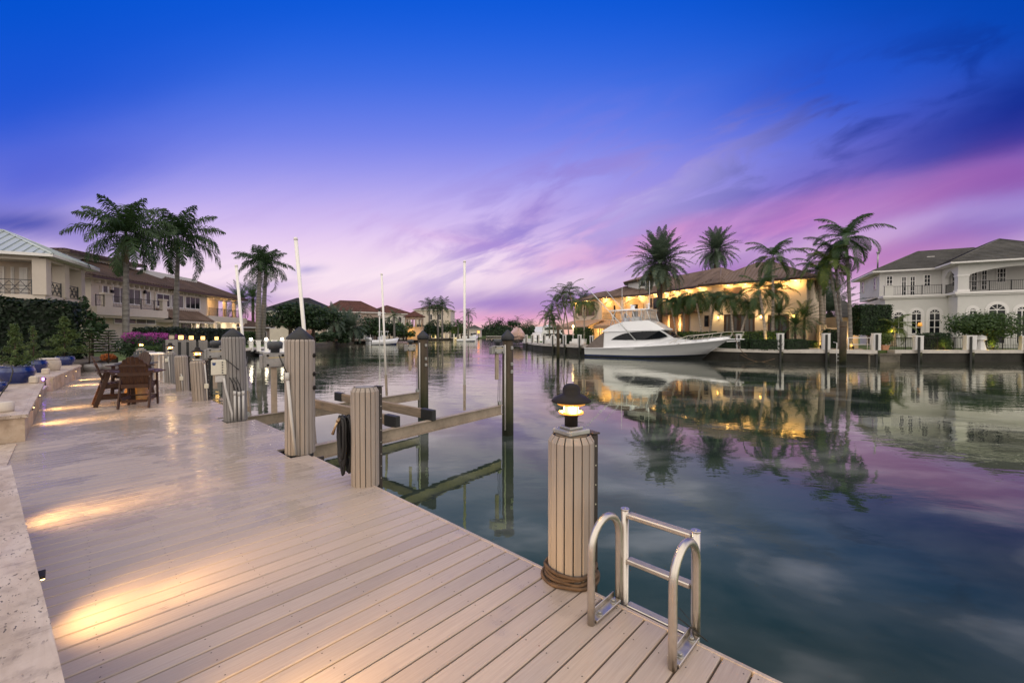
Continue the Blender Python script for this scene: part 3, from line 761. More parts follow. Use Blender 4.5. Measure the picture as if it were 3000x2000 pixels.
ibeam(b2a, b2b, .24, .13, 'far aluminium lift beam running out behind the bunk timbers')
def bunk(p0, p1, label):
    t = thing('bunk_timber', label, 'timber', (p0.x, p0.y, p0.z), 0, 'lift bunks')
    d = (p1 - p0).normalized(); rz = math.atan2(d.y, d.x); Lb = (p1 - p0).length
    t.rotation_euler = (0, 0, rz); t.matrix_basis = Matrix.LocRotScale(t.location, Euler((0, 0, rz)), None)
    m = MB(); m.bbox((Lb / 2, 0, -.1), (Lb, .09, .2), bev=.008); m.build('plank', 'weathered_timber', t)
    for x in (.19, Lb - .19):
        m = MB(); m.bbox((x, 0, -.10), (.40, .115, .232), bev=.012)
        for k in (-.09, .09): m.tube([(x + k, -.0585, -.06), (x + k, -.0625, -.06)], .008, 8, mi=1)
        m.build('end_boot', ['black_rubber', 'steel'], t)
    return t
bunk(G(1271, 1203, .08), G(985, 1149, .08), 'lift bunk timber farther from the dock with black booted ends')
bunk(G(1165, 1221, .08), G(880, 1160, .08), 'lift bunk timber nearer the dock, partly hidden by pilings')
for e, u, lb in ((b1b, wp2, 'pair of thin steel lift cables beside the mossy pile'), (b2b, wp1, 'pair of thin steel lift cables beside the farther pile')):
    t = thing('lift_cable', lb, 'cable', e, 0, 'lift cables'); m = MB(); q = V((u.location.x, u.location.y, 0))
    d = (e - q); d.z = 0; d.normalize(); c0 = e + d * .05
    for k in (-.055, -.015, .03): m.tube([c0 + V((k, 0, .06)), c0 + V((k * .5, 0, 1.15))], .0055, 5)
    m.build('wire', 'cable_dark', t, True)
# white guide poles
def pole(px, py, zb, ptop, label, Ytop=None):
    p0 = G(px, py, zb); p1 = D(ptop[0], ptop[1], Ytop or p0.y)
    t = thing('guide_pole', label, 'pole', p0, 0, 'white lift guide poles')
    d = (p1 - p0); m = MB(); m.tube([p0 + d * .06, p1 - d * .012], .030, 16); m.build('pipe', 'pvc_white', t, True)
    m = MB(); m.tube([p1 - d * .0125, p1], [.033, .030], 16); m.build('end_cap', 'pvc_white', t, True)
    m = MB(); q = p0 + d * .17; m.bar(p0 - V((0, 0, .03)), p0 + d * .165, .058, .058, up=(0, 1, 0)); m.build('post_bracket', 'beam_aluminium', t, True)
pole(731, 1216, -.12, (692, 776), 'white guide pole beside the piling with the control box')
pole(921, 1296, -.12, (866, 696), 'tallest white guide pole rising behind the biggest cone capped piling')
pole(1133, 1156, -.12, (1118, 801), 'thinnest white guide pole on the far lift beam')
pole(1361, 1198, -.12, (1361, 763), 'upright white guide pole on the near lift beam')
# lift gearboxes
def gearbox(c, label, s=1.0, shrouded=False, rz=0):
    t = thing('lift_gearbox', label, 'gearbox', c, rz, 'boat lift gearboxes'); t.scale = (s, s, s)
    m = MB(); m.bbox((0, 0, 0), (.36, .16, .25), bev=.01); m.bbox((-.205, .02, -.02), (.05, .2, .22), bev=.008)
    m.bbox((0, -.086, 0), (.30, .012, .22), bev=.003); m.build('housing', 'gearbox_grey', t)
    for x in (-.11, .11):
        for z in (-.08, .08): m = MB(); m.tube([(x, -.09, z), (x, -.112, z)], .02, 8); m.build('bolt', 'bronze', t)
    m = MB(); m.box((.02, -.0935, .045), (.24, .002, .006)); m.build('warning_tape', 'yellow_tape', t)
    m = MB(); m.lathe([(.07, .125), (.07, .19), (.115, .195), (.12, .29), (.10, .31), (.0005, .315)], n=16); m.build('motor', 'motor_grey', t)
    m = MB(); m.bar((-.02, .02, -.125), (-.02, .02, -.9), .09, .09); m.build('mount_post', 'beam_aluminium', t)
    return t
gearbox(D(632, 1034, 9.15), 'lift gearbox with dark motor on the water side of the control box piling', .85, rz=.55)
gearbox(D(806, 1054, 6.75), 'biggest lift gearbox with yellow tape beside the tallest clad piling', .93, rz=.55)
gearbox(D(1203, 1018, 13.3), 'small lift gearbox beside the farther timber pile', .8, rz=.5)
gearbox(D(1458, 1024, 10.9), 'lift gearbox beside the mossy timber pile', .85, rz=.5)
# control box and conduits on the grey cone-capped piling
q = D(637, 1076, 8.25)
t = thing('control_box', 'cream electrical control box with round knobs on the grey piling', 'control box', q, .55)
m = MB(); m.bbox((0, 0, 0), (.20, .13, .29), bev=.012); m.bbox((.105, .035, 0), (.09, .2, .28), bev=.01); m.build('case', 'cream_box', t)
for k in range(5): m = MB(); m.tube([(.085, -.067, .10 - k * .05), (.085, -.088, .10 - k * .05)], .011, 10); m.build('knob', 'motor_grey', t)
m = MB(); m.tube([(-.05, -.0655, .07), (-.05, -.067, .07)], .028, 16); m.ext([(-.085, -.0672, .105), (-.05, -.0672, .085), (-.015, -.0672, .105), (-.03, -.0672, .075), (-.05, -.0672, .06), (-.07, -.0672, .075)], (0, -.001, 0)); m.build('emblem', 'ink_blue', t)
m = MB(); m.bbox((.045, .02, -.22), (.16, .12, .13), bev=.008); m.build('junction_box', 'pvc_grey', t)
t = thing('conduit_run', 'grey plastic conduits rising from the deck at the control box piling', 'conduit', DK(2.2, 9.7)); m = MB()
f0 = DK(2.37, 9.86)
vd = V((-f0.x, -f0.y, 0)).normalized(); sd = V((vd.y * -1, vd.x, 0))
for k, hh in ((-.02, .58), (.05, .56), (.12, .57)):
    p = f0 + vd * .225 + sd * (k + .01); m.tube([p, p + V((0, 0, hh))], .021, 10); m.tube([p + V((0, 0, hh - .07)), p + V((0, 0, hh + .01))], .027, 10)
p = f0 + vd * .225 + sd * -.06; m.tube([p, p + V((0, 0, .16)), p + sd * -.10 + V((0, 0, .66)), p + sd * -.12 + V((0, 0, .85))], .02, 10)
m.build('pipe', 'pvc_grey', t, True)
m = MB()
for k in (0, .05, .1): m.tube([f0 + vd * .24 + sd * (k - .09) + V((0, 0, .86)), f0 + vd * .25 + sd * (k - .03) + V((0, 0, .72)), f0 + vd * .228 + sd * (k) + V((0, 0, .58))], .009, 6)
m.build('cable', 'cable_dark', t, True)
# conduit and cable on the tallest piling
f0 = DK(2.37, 6.5); vd = V((-f0.x, -f0.y, 0)).normalized(); sd = V((-vd.y, vd.x, 0))
t = thing('conduit_pipe', 'grey conduit slanting down the front of the tallest clad piling', 'conduit', f0); m = MB()
m.tube([f0 + vd * .17 + sd * -.155 + V((0, 0, 1.12)), f0 + vd * .205 + sd * -.11 + V((0, 0, .55)), f0 + vd * .225 + sd * -.06 + V((0, 0, 0))], .021, 10)
m.tube([f0 + vd * .17 + sd * -.155 + V((0, 0, 1.05)), f0 + vd * .17 + sd * -.156 + V((0, 0, 1.16))], .029, 10); m.build('pipe', 'pvc_grey', t, True)
m = MB(); m.tube([f0 + vd * .17 + sd * -.157 + V((0, 0, 1.15)), f0 + vd * .12 + sd * -.20 + V((0, 0, 1.25)), f0 + vd * .02 + sd * -.26 + V((0, 0, 1.4))], .009, 6); m.build('cable', 'cable_dark', t, True)
t = thing('power_cable', 'black cable sagging between the control box piling and its guide pole', 'cable', D(661, 1053, 8.3)); m = MB()
m.tube([D(661, 1053, 8.28), D(680, 1067, 8.22), D(697, 1081, 8.3), D(714, 1086, 8.9), D(723, 1068, 9.3), D(725, 1045, 9.4)], .010, 6); m.build('cable', 'cable_dark', t, True)
for (b, a, s_, lb) in ((2.42, 13.3, 1, 'thin conduit with small outlet box on the leaning lamp piling'), (2.5, 16.1, 1, 'thin conduit up the flat piling past the leaning one'), (2.6, 18.9, -1, 'thin conduit with tan outlet box on the grey lamp piling')):
    f0 = DK(b, a); vd = V((-f0.x, -f0.y, 0)).normalized(); sd = V((-vd.y, vd.x, 0))
    t = thing('conduit_pipe', lb, 'conduit', f0, 0, 'conduits on the clad pilings'); m = MB()
    o = .13 if a < 14 else -.03
    m.tube([f0 + vd * .19 + sd * (o + .02), f0 + vd * .19 + sd * o + V((0, 0, .5)), f0 + vd * .175 + sd * (o - .03) + V((0, 0, .93 if a != 16.1 else .5))], .016, 8); m.build('pipe', 'pvc_grey', t, True)
    m = MB(); m.bbox(f0 + vd * .205 + sd * (o if a < 18 else -.1) + V((0, 0, .38 if a < 18 else .8)), (.09, .06, .12), rz=.7, bev=.006); m.build('outlet_box', 'cream_box', t, True)
t = thing('hose_coil', 'dark hose looped on the farthest lamp piling', 'hose', DK(2.2, 24.2, .7), DROT); m = MB()
for k in range(5): m.tube([(-.03 - .015 * k, .16 * cos(u * .5) * (1 + .06 * k), .22 * sin(u * .5)) for u in range(14)], .017, 6, caps=False)
m.build('hose', 'hose_black', t)
# ================================================================== bar chairs and table
def bar_chair(label, wood, loc, rz):
    t = thing('bar_chair', label, 'chair', loc, rz, 'bar height deck chairs')
    for sx in (-1, 1):
        m = MB(); m.bar((sx * .275, .27, 0), (sx * .275, .23, .80), .032, .085, up=(0, 1, 0), bev=.004); m.build('leg', wood, t)
        m = MB(); m.bar((sx * .275, -.40, 0), (sx * .275, -.16, .80), .032, .085, up=(0, 1, 0), bev=.004); m.build('leg', wood, t)
        m = MB(); P4 = [(-.20, .36), (-.06, .375), (.07, .33), (.07, -.36), (-.03, -.36), (-.075, .1)]
        pp = [(sx * (.295 + (p[0] + .08) * .85), p[1], .802) for p in P4]
        if sx < 0: pp = pp[::-1]
        pp = [(x if True else x, y, z) for x, y, z in pp]
        m.ext(pp, (0, 0, .026)); m.build('armrest', wood, t)
    m = MB()
    for i in range(6):
        y = .255 - i * .078; z = .585 - i * .014 - (.02 if i == 0 else 0); m.bbox((0, y, z), (.515, .07, .022), bev=.004)
    m.build('seat', wood, t)
    m = MB()
    for sx in (-1, 1):
        m.bar((sx * .243, .28, .535), (sx * .243, -.27, .455), .026, .105, bev=.004); m.bar((sx * .245, .265, .20), (sx * .245, -.34, .20), .026, .08, bev=.004)
    m.bbox((0, -.285, .50), (.50, .026, .09), bev=.004); m.bbox((0, -.335, .16), (.46, .03, .06), bev=.004); m.build('seat_frame', wood, t)
    m = MB(); m.bbox((0, .245, .235), (.515, .06, .028), bev=.004); m.build('footrest', wood, t)
    m = MB(); A = math.radians(17)
    for i in range(7):
        k = i - 3; fan = k * .018; hh = .74 - .012 * k * k * 1.6
        b0 = V((k * .066, -.20 - .004 * k * k * 0, .49)); 
        curve = .012 * (9 - k * k) / 9
        tip = b0 + V((fan * hh * 1.1, -sin(A) * hh, cos(A) * hh)); b0 = b0 + V((0, -curve, 0)); tip = tip + V((0, -curve, 0))
        d = (tip - b0).normalized(); sd = V((1, 0, 0)); nrm = sd.cross(d).normalized(); sd = d.cross(nrm)
        w0, w1 = .030, .036
        out = [b0 - sd * w0, b0 + sd * w0, tip + sd * w1 - d * (.02 + .012 * k), tip + sd * w1 * .5 - d * .003 * (1 + k), tip - sd * w1 * .5 - d * .003 * (1 - k), tip - sd * w1 - d * (.02 - .012 * k)]
        m.ext(out, nrm * .02)
    m.build('backrest', wood, t)
    m = MB(); m.bbox((0, -.315, .775), (.60, .028, .085), bev=.004); m.bbox((0, -.375, .98), (.47, .024, .06), bev=.004); m.build('back_rail', wood, t)
    return t
bar_chair('brown bar chair seen from behind with its curved slatted back to us', 'chair_brown', (-8.82, 10.08, 0), .45)
bar_chair('brown bar chair in profile facing the table beside the step lights', 'chair_brown', (-9.55, 10.3, 0), -.74)
bar_chair('brown bar chair mostly hidden behind the chair whose back faces us', 'chair_brown', (-10.75, 12.0, 0), 2.95)
bar_chair('charcoal grey bar chair beyond the table', 'chair_grey', (-11.35, 12.9, 0), 3.6)
t = thing('bar_table', 'round brown bar table on a broad pedestal coloured lamplit gold', 'table', (-9.75, 11.05, 0))
m = MB(); m.lathe([(.50, .735), (.52, .742), (.52, .765), (.515, .772)], n=40, sm=False); m.build('table_top', 'chair_brown', t)
m = MB(); m.lathe([(.36, .0), (.36, .035), (.32, .045), (.24, .22), (.21, .38), (.25, .58), (.34, .72), (.34, .735)], n=16, sm=False); m.build('pedestal', 'gold_lit', t)
for (px, Y, lb) in ((342, 11.1, 'martini glass at the rear of the table, closer to the charcoal chair'), (356, 11.0, 'martini glass between the other two'), (352, 10.78, 'martini glass standing nearest the table edge')):
    q = D(px + 22, 1000, Y); t = thing('martini_glass', lb, 'glass', (q.x, q.y, .772), 0, 'martini glasses on the bar table')
    m = MB(); m.lathe([(.036, 0), (.036, .003), (.004, .010), (.004, .10), (.058, .17), (.056, .17), (.003, .105), (.0005, .104)], n=24); m.build('glass', 'clear_glass', t)
# white framed serving table behind
t = thing('serving_table', 'white framed high table behind the chairs', 'table', (-12.9, 15.2, 0), DROT)
m = MB(); m.bbox((0, 0, 1.0), (.7, 1.1, .05), bev=.006); m.build('table_top', 'white_paint', t)
for x in (-.3, .3):
    for y in (-.5, .5): m = MB(); m.bar((x, y * 1.05, 0), (x, y * .97, .98), .045, .045); m.build('leg', 'white_paint', t)
# ================================================================== wall step lights
SL = [(.14, .6), (.04, 2.0), (-.115, 3.55), (-.33, 5.75), (-.40, 11.95), (-.375, 14.15), (.06, 20.1), (.32, 22.4)]
SLN = ['step light under the near terrace closest to the ladder', 'step light under the near terrace edge, hidden by its lip', 'step light throwing the broadest warm fan on the near deck', 'step light at the far end of the near terrace',
       'step light low on the terrace wall below the big cobalt pot', 'second step light on the wall below the big cobalt pot, beyond the first', 'step light on the farther terrace wall, before the last one', 'last step light at the end of the farther terrace wall']
for (b, a), lb in zip(SL, SLN):
    t = thing('step_light', lb, 'step light', DK(b + .012, a, .33), DROT, 'warm step lights')
    m = MB(); m.bbox((.006, 0, .02), (.035, .10, .016), bev=.003); m.bbox((-.004, 0, -.01), (.012, .085, .07), bev=.003); m.build('hood', 'bronze', t)
    m = MB(); m.bbox((.012, 0, .004), (.018, .055, .016), bev=.004); m.build('lens', 'lamp_hot', t)
    kf = 1.25 if a < 2.5 else (1.0 if a < 8 else 2.0)
    lamp(t, (.045, 0, -.012), 42 * kf, (1, .60, .22), .05, 'SPOT', aim=(.84, 0, -.52), spot=128, blend=1.0)
    lamp(t, (.05, 0, .0), 75 * kf, (1, .60, .22), .06, 'SPOT', aim=(.965, 0, -.26), spot=58, blend=1.0)
    lamp(t, (.04, 0, -.02), 2.5, (1, .62, .25), .015, 'SPOT', aim=(-.25, 0, -1), spot=60, blend=.9)
# ================================================================== pots and terrace objects
def pot(c, r, h, label, matn='cobalt_glaze', ridges=9, grp='glazed pots', round_=1.0):
    t = thing('plant_pot', label, 'pot', c, 0, grp); m = MB(); prof = [(r * .62, 0), (r * .64, .012)]
    N = 26
    for i in range(N + 1):
        u = i / N; rr = r * (.62 + .40 * math.sin(min(1, u * 1.08) * pi * .62) ** .9) * (1 - .10 * max(0, u - .72) / .28)
        if ridges and u > .55: rr *= 1 + .012 * math.sin(u * ridges * 2 * pi * 1.3)
        prof.append((rr, .012 + u * (h - .03)))
    rt = prof[-1][0]
    prof += [(rt + .012, h - .012), (rt + .012, h), (rt - .02, h), (rt - .03, h - .03)]
    m.lathe(prof, n=40); m.build('body', matn, t)
    m = MB(); m.lathe([(rt - .028, h - .05), (rt * .5, h - .035), (.0005, h - .03)], n=20); m.build('soil', 'soil', t)
    return t
def onplat(px, py, z=.43): return G(px, py, z)
c1 = onplat(46, 1122); pot(c1, .36, .44, 'largest cobalt blue ridged pot on the near side of the terrace')
c2 = onplat(99, 1092); pot(c2, .33, .42, 'cobalt blue pot behind the largest one')
c3 = onplat(190, 1070); pot(c3, .31, .37, 'cobalt blue pot farthest away under the cone shaped shrub')
c4 = G(265, 1088, .0); pot(c4, .43, .36, 'wide grey concrete planter at the end of the terrace wall', 'pot_grey', 0)
c5 = D(-8, 1155, 9.4); pot(V((c5.x, c5.y, .43)), .16, .2, 'small navy pot cut by the picture edge')
t = thing('stone_drum', 'round tan woven drum stool behind the blue pots', 'stool', onplat(140, 1086), .3)
m = MB(); m.lathe([(.27, 0), (.30, .03), (.33, .2), (.32, .33), (.28, .385), (.2, .40), (.0005, .40)], n=24); m.build('drum', 'tan_drum', t)
m = MB(); m.lathe([(.285, .384), (.30, .40), (.29, .43), (.2, .44), (.0005, .442)], n=24); m.build('cushion', 'stucco_beige', t)
t = thing('garden_spotlight', 'small spotlight glowing violet on the terrace end', 'spotlight', D(127, 1110, 12.4), 0)
m = MB(); m.tube([(0, .06, 0), (0, 0, 0)], [.03, .045], 14); m.tube([(0, .05, -.2), (0, .04, 0)], .012, 8); m.build('housing', 'black_rubber', t)
m = MB(); m.tube([(0, -.002, 0), (0, -.008, 0)], .038, 14); m.build('lens', 'purple_light', t); lamp(t, (0, -.12, .02), 2.5, (.35, .12, 1), .04)
for (px, py, lb) in ((100, 1122, 'grey stone-look speaker beside the large cobalt pot'), (134, 1096, 'grey stone-look speaker behind the second cobalt pot')):
    t = thing('rock_speaker', lb, 'speaker', onplat(px, py), .5, 'terrace speakers'); m = MB()
    m.bbox((0, 0, .09), (.17, .15, .19), bev=.03); m.build('body', 'tan_drum', t)
t = thing('utility_box', 'pale round box with a looped black cable on the near terrace corner', 'box', G(14, 1205, .43), 0)
m = MB(); m.lathe([(.10, 0), (.11, .03), (.11, .15), (.09, .16), (.0005, .162)], n=20); m.build('case', 'stucco_beige', t)
m = MB(); m.tube([(0, -.10, .0), (-.02, -.13, .12), (.02, -.06, .3), (.10, 0, .5), (.09, .05, .66), (0, .1, .74), (-.15, .12, .76)], .009, 8); m.build('cable', 'cable_dark', t)
# ================================================================== vegetation
DENS = 2
def frond(m, org, az, el, length, droop, n, ll, lw, mi=0, hang=.4, twist=0.0, r=rng, plume=0.0, mir=None):
    """one feather leaf: a drooping rachis with paired leaflets"""
    h = V((cos(az), sin(az), 0)); side = V((-sin(az), cos(az), 0)); p = V(org); e = el; step = length / n; pts = []
    for i in range(n + 1):
        pts.append((V(p), e)); e -= droop / n * (1.0 + 1.2 * i / n); p = p + (h * cos(e) + V((0, 0, 1)) * sin(e)) * step
    vs, fs = [], []
    w = .022 * length / 3
    for i in range(n):
        (a, e0), (b, e1) = pts[i], pts[i + 1]; wa = w * (1 - i / n) + .004; wb = w * (1 - (i + 1) / n) + .004
        o = len(vs); vs += [a - side * wa, a + side * wa, b + side * wb, b - side * wb]; fs.append((o, o + 1, o + 2, o + 3))
    m.add(vs, fs, mi if mir is None else mir)
    K = DENS * n
    for j in range(max(1, int(K * .12)), K + 1):
        i0 = min(n - 1, j // DENS); f_ = j / DENS - i0; a = pts[i0][0].lerp(pts[i0 + 1][0], f_); e = pts[i0][1] + (pts[i0 + 1][1] - pts[i0][1]) * f_; u = j / K
        d = h * cos(e) + V((0, 0, 1)) * sin(e); nrm = V((0, 0, 1)) * cos(e) - h * sin(e)
        L = ll * (math.sin(pi * min(1, .18 + .8 * u)) ** .7) * r.uniform(.85, 1.12)
        for sgn in (-1, 1):
            fw = .45 + .55 * u; pl = r.uniform(-plume, plume)
            q = (side * sgn * 1.0 + d * fw + nrm * (.28 + pl)).normalized()
            dr = (V((0, 0, -1)) * hang * r.uniform(.6, 1.3))
            mid = a + q * L * .55 + dr * L * .22; tip = a + (q + dr).normalized() * L * .98 + dr * L * .25
            wv = d * lw
            m.add([a - wv * .6, a + wv * .6, mid + wv * .8, mid - wv * .8, tip], [(0, 1, 2, 3), (3, 2, 4)], mi)
def palm(name, label, loc, H, crown=3.4, nf=16, trunk=(.24, .17), kind='royal', lean=(0, 0), group='palms', leafm='palm_green', bark='grey_bark', seed=1, cat='palm tree', n=24, bottom_el=-1.0, skirt=0, rz=0):
    r = random.Random(seed); t = thing(name, label, cat, loc, rz, group)
    lx, ly = lean
    N = 14; pts = []; rs = []
    for i in range(N + 1):
        u = i / N; pts.append(V((lx * u ** 1.6, ly * u ** 1.6, H * u - (.15 if i == 0 else 0)))); rr = trunk[0] + (trunk[1] - trunk[0]) * u
        if kind == 'royal': rr *= 1 + .22 * math.exp(-((u - .45) / .2) ** 2) + .25 * math.exp(-u / .04)
        elif kind == 'date': rr *= 1 + .06 * ((i % 2) * 2 - 1)
        else: rr *= 1 + .5 * math.exp(-u / .05)
        rs.append(rr)
    m = MB(); m.tube(pts, rs, 12); m.build('trunk', bark, t)
    top = pts[-1]
    if kind in ('royal', 'xmas'):
        cs = crown * (.34 if kind == 'royal' else .22)
        m = MB(); m.tube([top, top + V((0, 0, cs * .3)), top + V((0, 0, cs))], [trunk[1] * 1.05, trunk[1] * 1.12, trunk[1] * .45], 12); m.build('crownshaft', 'lime_green' if kind == 'xmas' else 'mid_leaf', t); org = top + V((0, 0, cs * .9))
    else: org = top
    m = MB()
    for i in range(nf):
        u = (i + .5) / nf; az = i * 2.39996 + r.uniform(-.2, .2)
        if kind == 'date':
            el = rad(86) - u * rad(86 - math.degrees(bottom_el)); frond(m, org + V((0, 0, -.25 * u)), az, el, crown * r.uniform(.88, 1.08), rad(16 + 26 * u), n, crown * .19, .0125 * crown, hang=.12, r=r, plume=.3)
        elif kind == 'royal':
            el = rad(86) - u * rad(118) + r.uniform(-.12, .12); frond(m, org, az, el, crown * r.uniform(.88, 1.1) * (1 - .18 * (u < .12)), rad(34 + 34 * u), n, crown * .26, .0125 * crown, hang=.75, r=r, plume=.55)
        elif kind == 'xmas':
            el = rad(72) - u * rad(62) + r.uniform(-.1, .1); frond(m, org, az, el, crown * r.uniform(.9, 1.15), rad(95 + 20 * u), n, crown * .32, .0125 * crown, hang=.45, r=r)
        else:
            el = rad(82) - u * rad(112) + r.uniform(-.12, .12); frond(m, org, az, el, crown * r.uniform(.85, 1.12), rad(46 + 28 * u), n, crown * .25, .0108 * crown, hang=.5, r=r)
    m.build('crown', 'royal_green' if kind == 'royal' else leafm, t)
    if skirt:
        m = MB()
        for i in range(skirt): frond(m, org - V((0, 0, .2)), r.uniform(0, 6.28), rad(-58), crown * r.uniform(.5, .8), rad(32), 12, crown * .13, .012 * crown, hang=.8, r=r)
        m.build('dead_skirt', 'dead_frond', t)
    return t
def leaf_cloud(m, c, rx, ry, rz, n, s, r, mi=0, shell=.5, flat=0.0):
    c = V(c)
    for _ in range(n):
        while True:
            d = V((r.uniform(-1, 1), r.uniform(-1, 1), r.uniform(-1, 1)))
            if .01 < d.length < 1: break
        d = d.normalized() * (shell + (1 - shell) * r.random()) 
        p = c + V((d.x * rx, d.y * ry, d.z * rz))
        nn = (V((d.x, d.y, d.z + flat)) + V((r.uniform(-.8, .8), r.uniform(-.8, .8), r.uniform(-.6, .9)))).normalized()
        a = nn.cross(V((r.uniform(-1, 1), r.uniform(-1, 1), r.uniform(-1, 1)))).normalized(); b = nn.cross(a)
        q = s * r.uniform(.6, 1.25)
        m.add([p - a * q * .5, p - b * q * .28 + a * q * .05, p + a * q * .6, p + b * q * .28 + a * q * .05], [(0, 1, 2, 3)], mi)
def tree(name, label, loc, H, rx, ry, rz, n=1800, s=.35, clumps=9, leafm='dark_leaf', seed=1, group=None, cat='tree', trunk=.18, base=.35, bark='brown_bark'):
    r = random.Random(seed); t = thing(name, label, cat, loc, 0, group)
    cz = H - rz; fork = max(.3, H * base)
    m = MB(); m.tube([(0, 0, -.15), (.03, .02, fork * .5), (.0, .05, fork)], [trunk * 1.4, trunk, trunk * .85], 9)
    cs = []
    for k in range(clumps):
        while True:
            d = V((r.uniform(-1, 1), r.uniform(-1, 1), r.uniform(-.8, 1)))
            if d.length < 1: break
        cs.append(V((d.x * rx * .72, d.y * ry * .72, cz + d.z * rz * .68)))
    for c in cs:
        md = V((c.x * .4, c.y * .4, fork + (c.z - fork) * .55)); m.tube([(0, .05, fork * .92), md, c], [trunk * .6, trunk * .32, trunk * .1], 6, caps=False)
    m.build('trunk', bark, t)
    m = MB()
    for c in cs:
        k = r.uniform(.34, .55); leaf_cloud(m, c, rx * k, ry * k, rz * k * .85, int(n / clumps), s, r, flat=.3)
    m.build('crown', leafm, t)
    return t
def hedge(label, pts, h, w, leafm='dark_leaf', s=.12, dens=120, seed=1, z0=0, top_jit=.06, cat='hedge', group=None, name='hedge'):
    """clipped hedge along a polyline: solid woody core hidden under a skin of leaves"""
    r = random.Random(seed); t = thing(name, label, cat, (pts[0][0], pts[0][1], z0), 0, group)
    core, lv = MB(), MB()
    for i in range(len(pts) - 1):
        a, b = V((*pts[i][:2], z0)), V((*pts[i + 1][:2], z0)); d = (b - a); L = d.length; d.normalize(); sd = V((-d.y, d.x, 0))
        core.bar(a + V((0, 0, h * .47)) + d * .05, b + V((0, 0, h * .47)) - d * .05, w - s * 1.6, h * .94 - s)
        area = L * h * 2 + L * w + 2 * w * h; dens_ = dens * 2.2
        for _ in range(int(area * dens_)):
            q = r.random() * area; x = r.uniform(0, L)
            wob = .5 + .5 * math.sin(x * 2.1 + seed) * math.sin(x * .83 + 2 * seed)
            if q < L * h: p, nn = a + d * x + sd * (w / 2) + V((0, 0, r.uniform(0, h))), sd
            elif q < 2 * L * h: p, nn = a + d * x - sd * (w / 2) + V((0, 0, r.uniform(0, h))), -sd
            elif q < 2 * L * h + L * w: p, nn = a + d * x + sd * r.uniform(-w / 2, w / 2) + V((0, 0, h + top_jit * wob)), V((0, 0, 1))
            else: p, nn = (a if r.random() < .5 else b) + sd * r.uniform(-w / 2, w / 2) + V((0, 0, r.uniform(0, h))), d * (1 if r.random() < .5 else -1)
            p = p - nn * r.uniform(-.3, 1.3) * s
            nn = (nn + V((r.uniform(-.9, .9), r.uniform(-.9, .9), r.uniform(-.5, 1.1)))).normalized()
            u = nn.cross(V((r.uniform(-1, 1), r.uniform(-1, 1), r.uniform(-1, 1)))).normalized(); v = nn.cross(u); k = s * r.uniform(.6, 1.4)
            lv.add([p - u * k * .5, p - v * k * .3, p + u * k * .6, p + v * k * .3], [(0, 1, 2, 3)])
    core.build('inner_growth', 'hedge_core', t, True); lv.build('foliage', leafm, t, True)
    return t
def cone_shrub(label, loc, h, r0, leafm='conifer_green', seed=1, n=1500, s=.06, round_=1.0, group='potted conifers', ragged=.18):
    r = random.Random(seed); t = thing('potted_conifer', label, 'shrub', loc, 0, group)
    m = MB(); m.tube([(0, 0, -.06), (.01, 0, h * .5), (0, 0, h * .97)], [.022, .016, .004], 7)
    lv = MB()
    for k in range(46):
        u = r.random() ** 1.1; z = .06 + u * (h - .08); az = r.uniform(0, 6.28); rr = r0 * (1 - u) ** round_ * (1 + r.uniform(-ragged, ragged)) + .02
        e = V((cos(az) * rr, sin(az) * rr, z + rr * .18)); m.tube([(0, 0, z - rr * .1), e], [.006, .002], 4, caps=False)
        nn = int(n / 46)
        for _ in range(nn):
            f = r.uniform(.25, 1.04); p = V((e.x * f, e.y * f, z + (e.z - z) * f)) + V((r.uniform(-1, 1), r.uniform(-1, 1), r.uniform(-1, 1))) * .034 * (1.1 + r0)
            nrm = V((r.uniform(-1, 1), r.uniform(-1, 1), r.uniform(-.2, 1))).normalized(); a = nrm.cross(V((r.uniform(-1, 1), r.uniform(-1, 1), r.uniform(-1, 1)))).normalized(); b = nrm.cross(a); q = s * r.uniform(.6, 1.3)
            lv.add([p - a * q * .5, p - b * q * .25, p + a * q * .6, p + b * q * .25], [(0, 1, 2, 3)])
    m.build('stem', 'brown_bark', t); lv.build('foliage', leafm, t)
    return t
def bush(name, label, loc, rx, ry, rz, n, s, leafm, seed=1, group=None, flower=None, cat='shrub', nf=500):
    r = random.Random(seed); t = thing(name, label, cat, loc, 0, group); m = MB()
    leaf_cloud(m, (0, 0, rz * .85), rx, ry, rz, n, s, r, shell=.55)
    for k in range(5): leaf_cloud(m, (r.uniform(-.6, .6) * rx, r.uniform(-.6, .6) * ry, rz * r.uniform(.7, 1.3)), rx * .5, ry * .5, rz * .5, n // 8, s, r)
    m.build('foliage', leafm, t)
    m = MB()
    for k in range(6):
        a = k * 1.05; m.tube([(0, 0, -.1), (rx * .4 * cos(a), ry * .4 * sin(a), rz * 1.0)], [.03, .008], 5)
    m.build('stem', 'brown_bark', t)
    if flower:
        m = MB()
        for k in range(7): leaf_cloud(m, (r.uniform(-.6, .6) * rx, r.uniform(-.6, .3) * ry, rz * r.uniform(1.25, 1.75)), rx * .42, ry * .45, rz * .34, nf // 7, s * .8, r, shell=.6)
        m.build('blossom', flower, t)
    return t
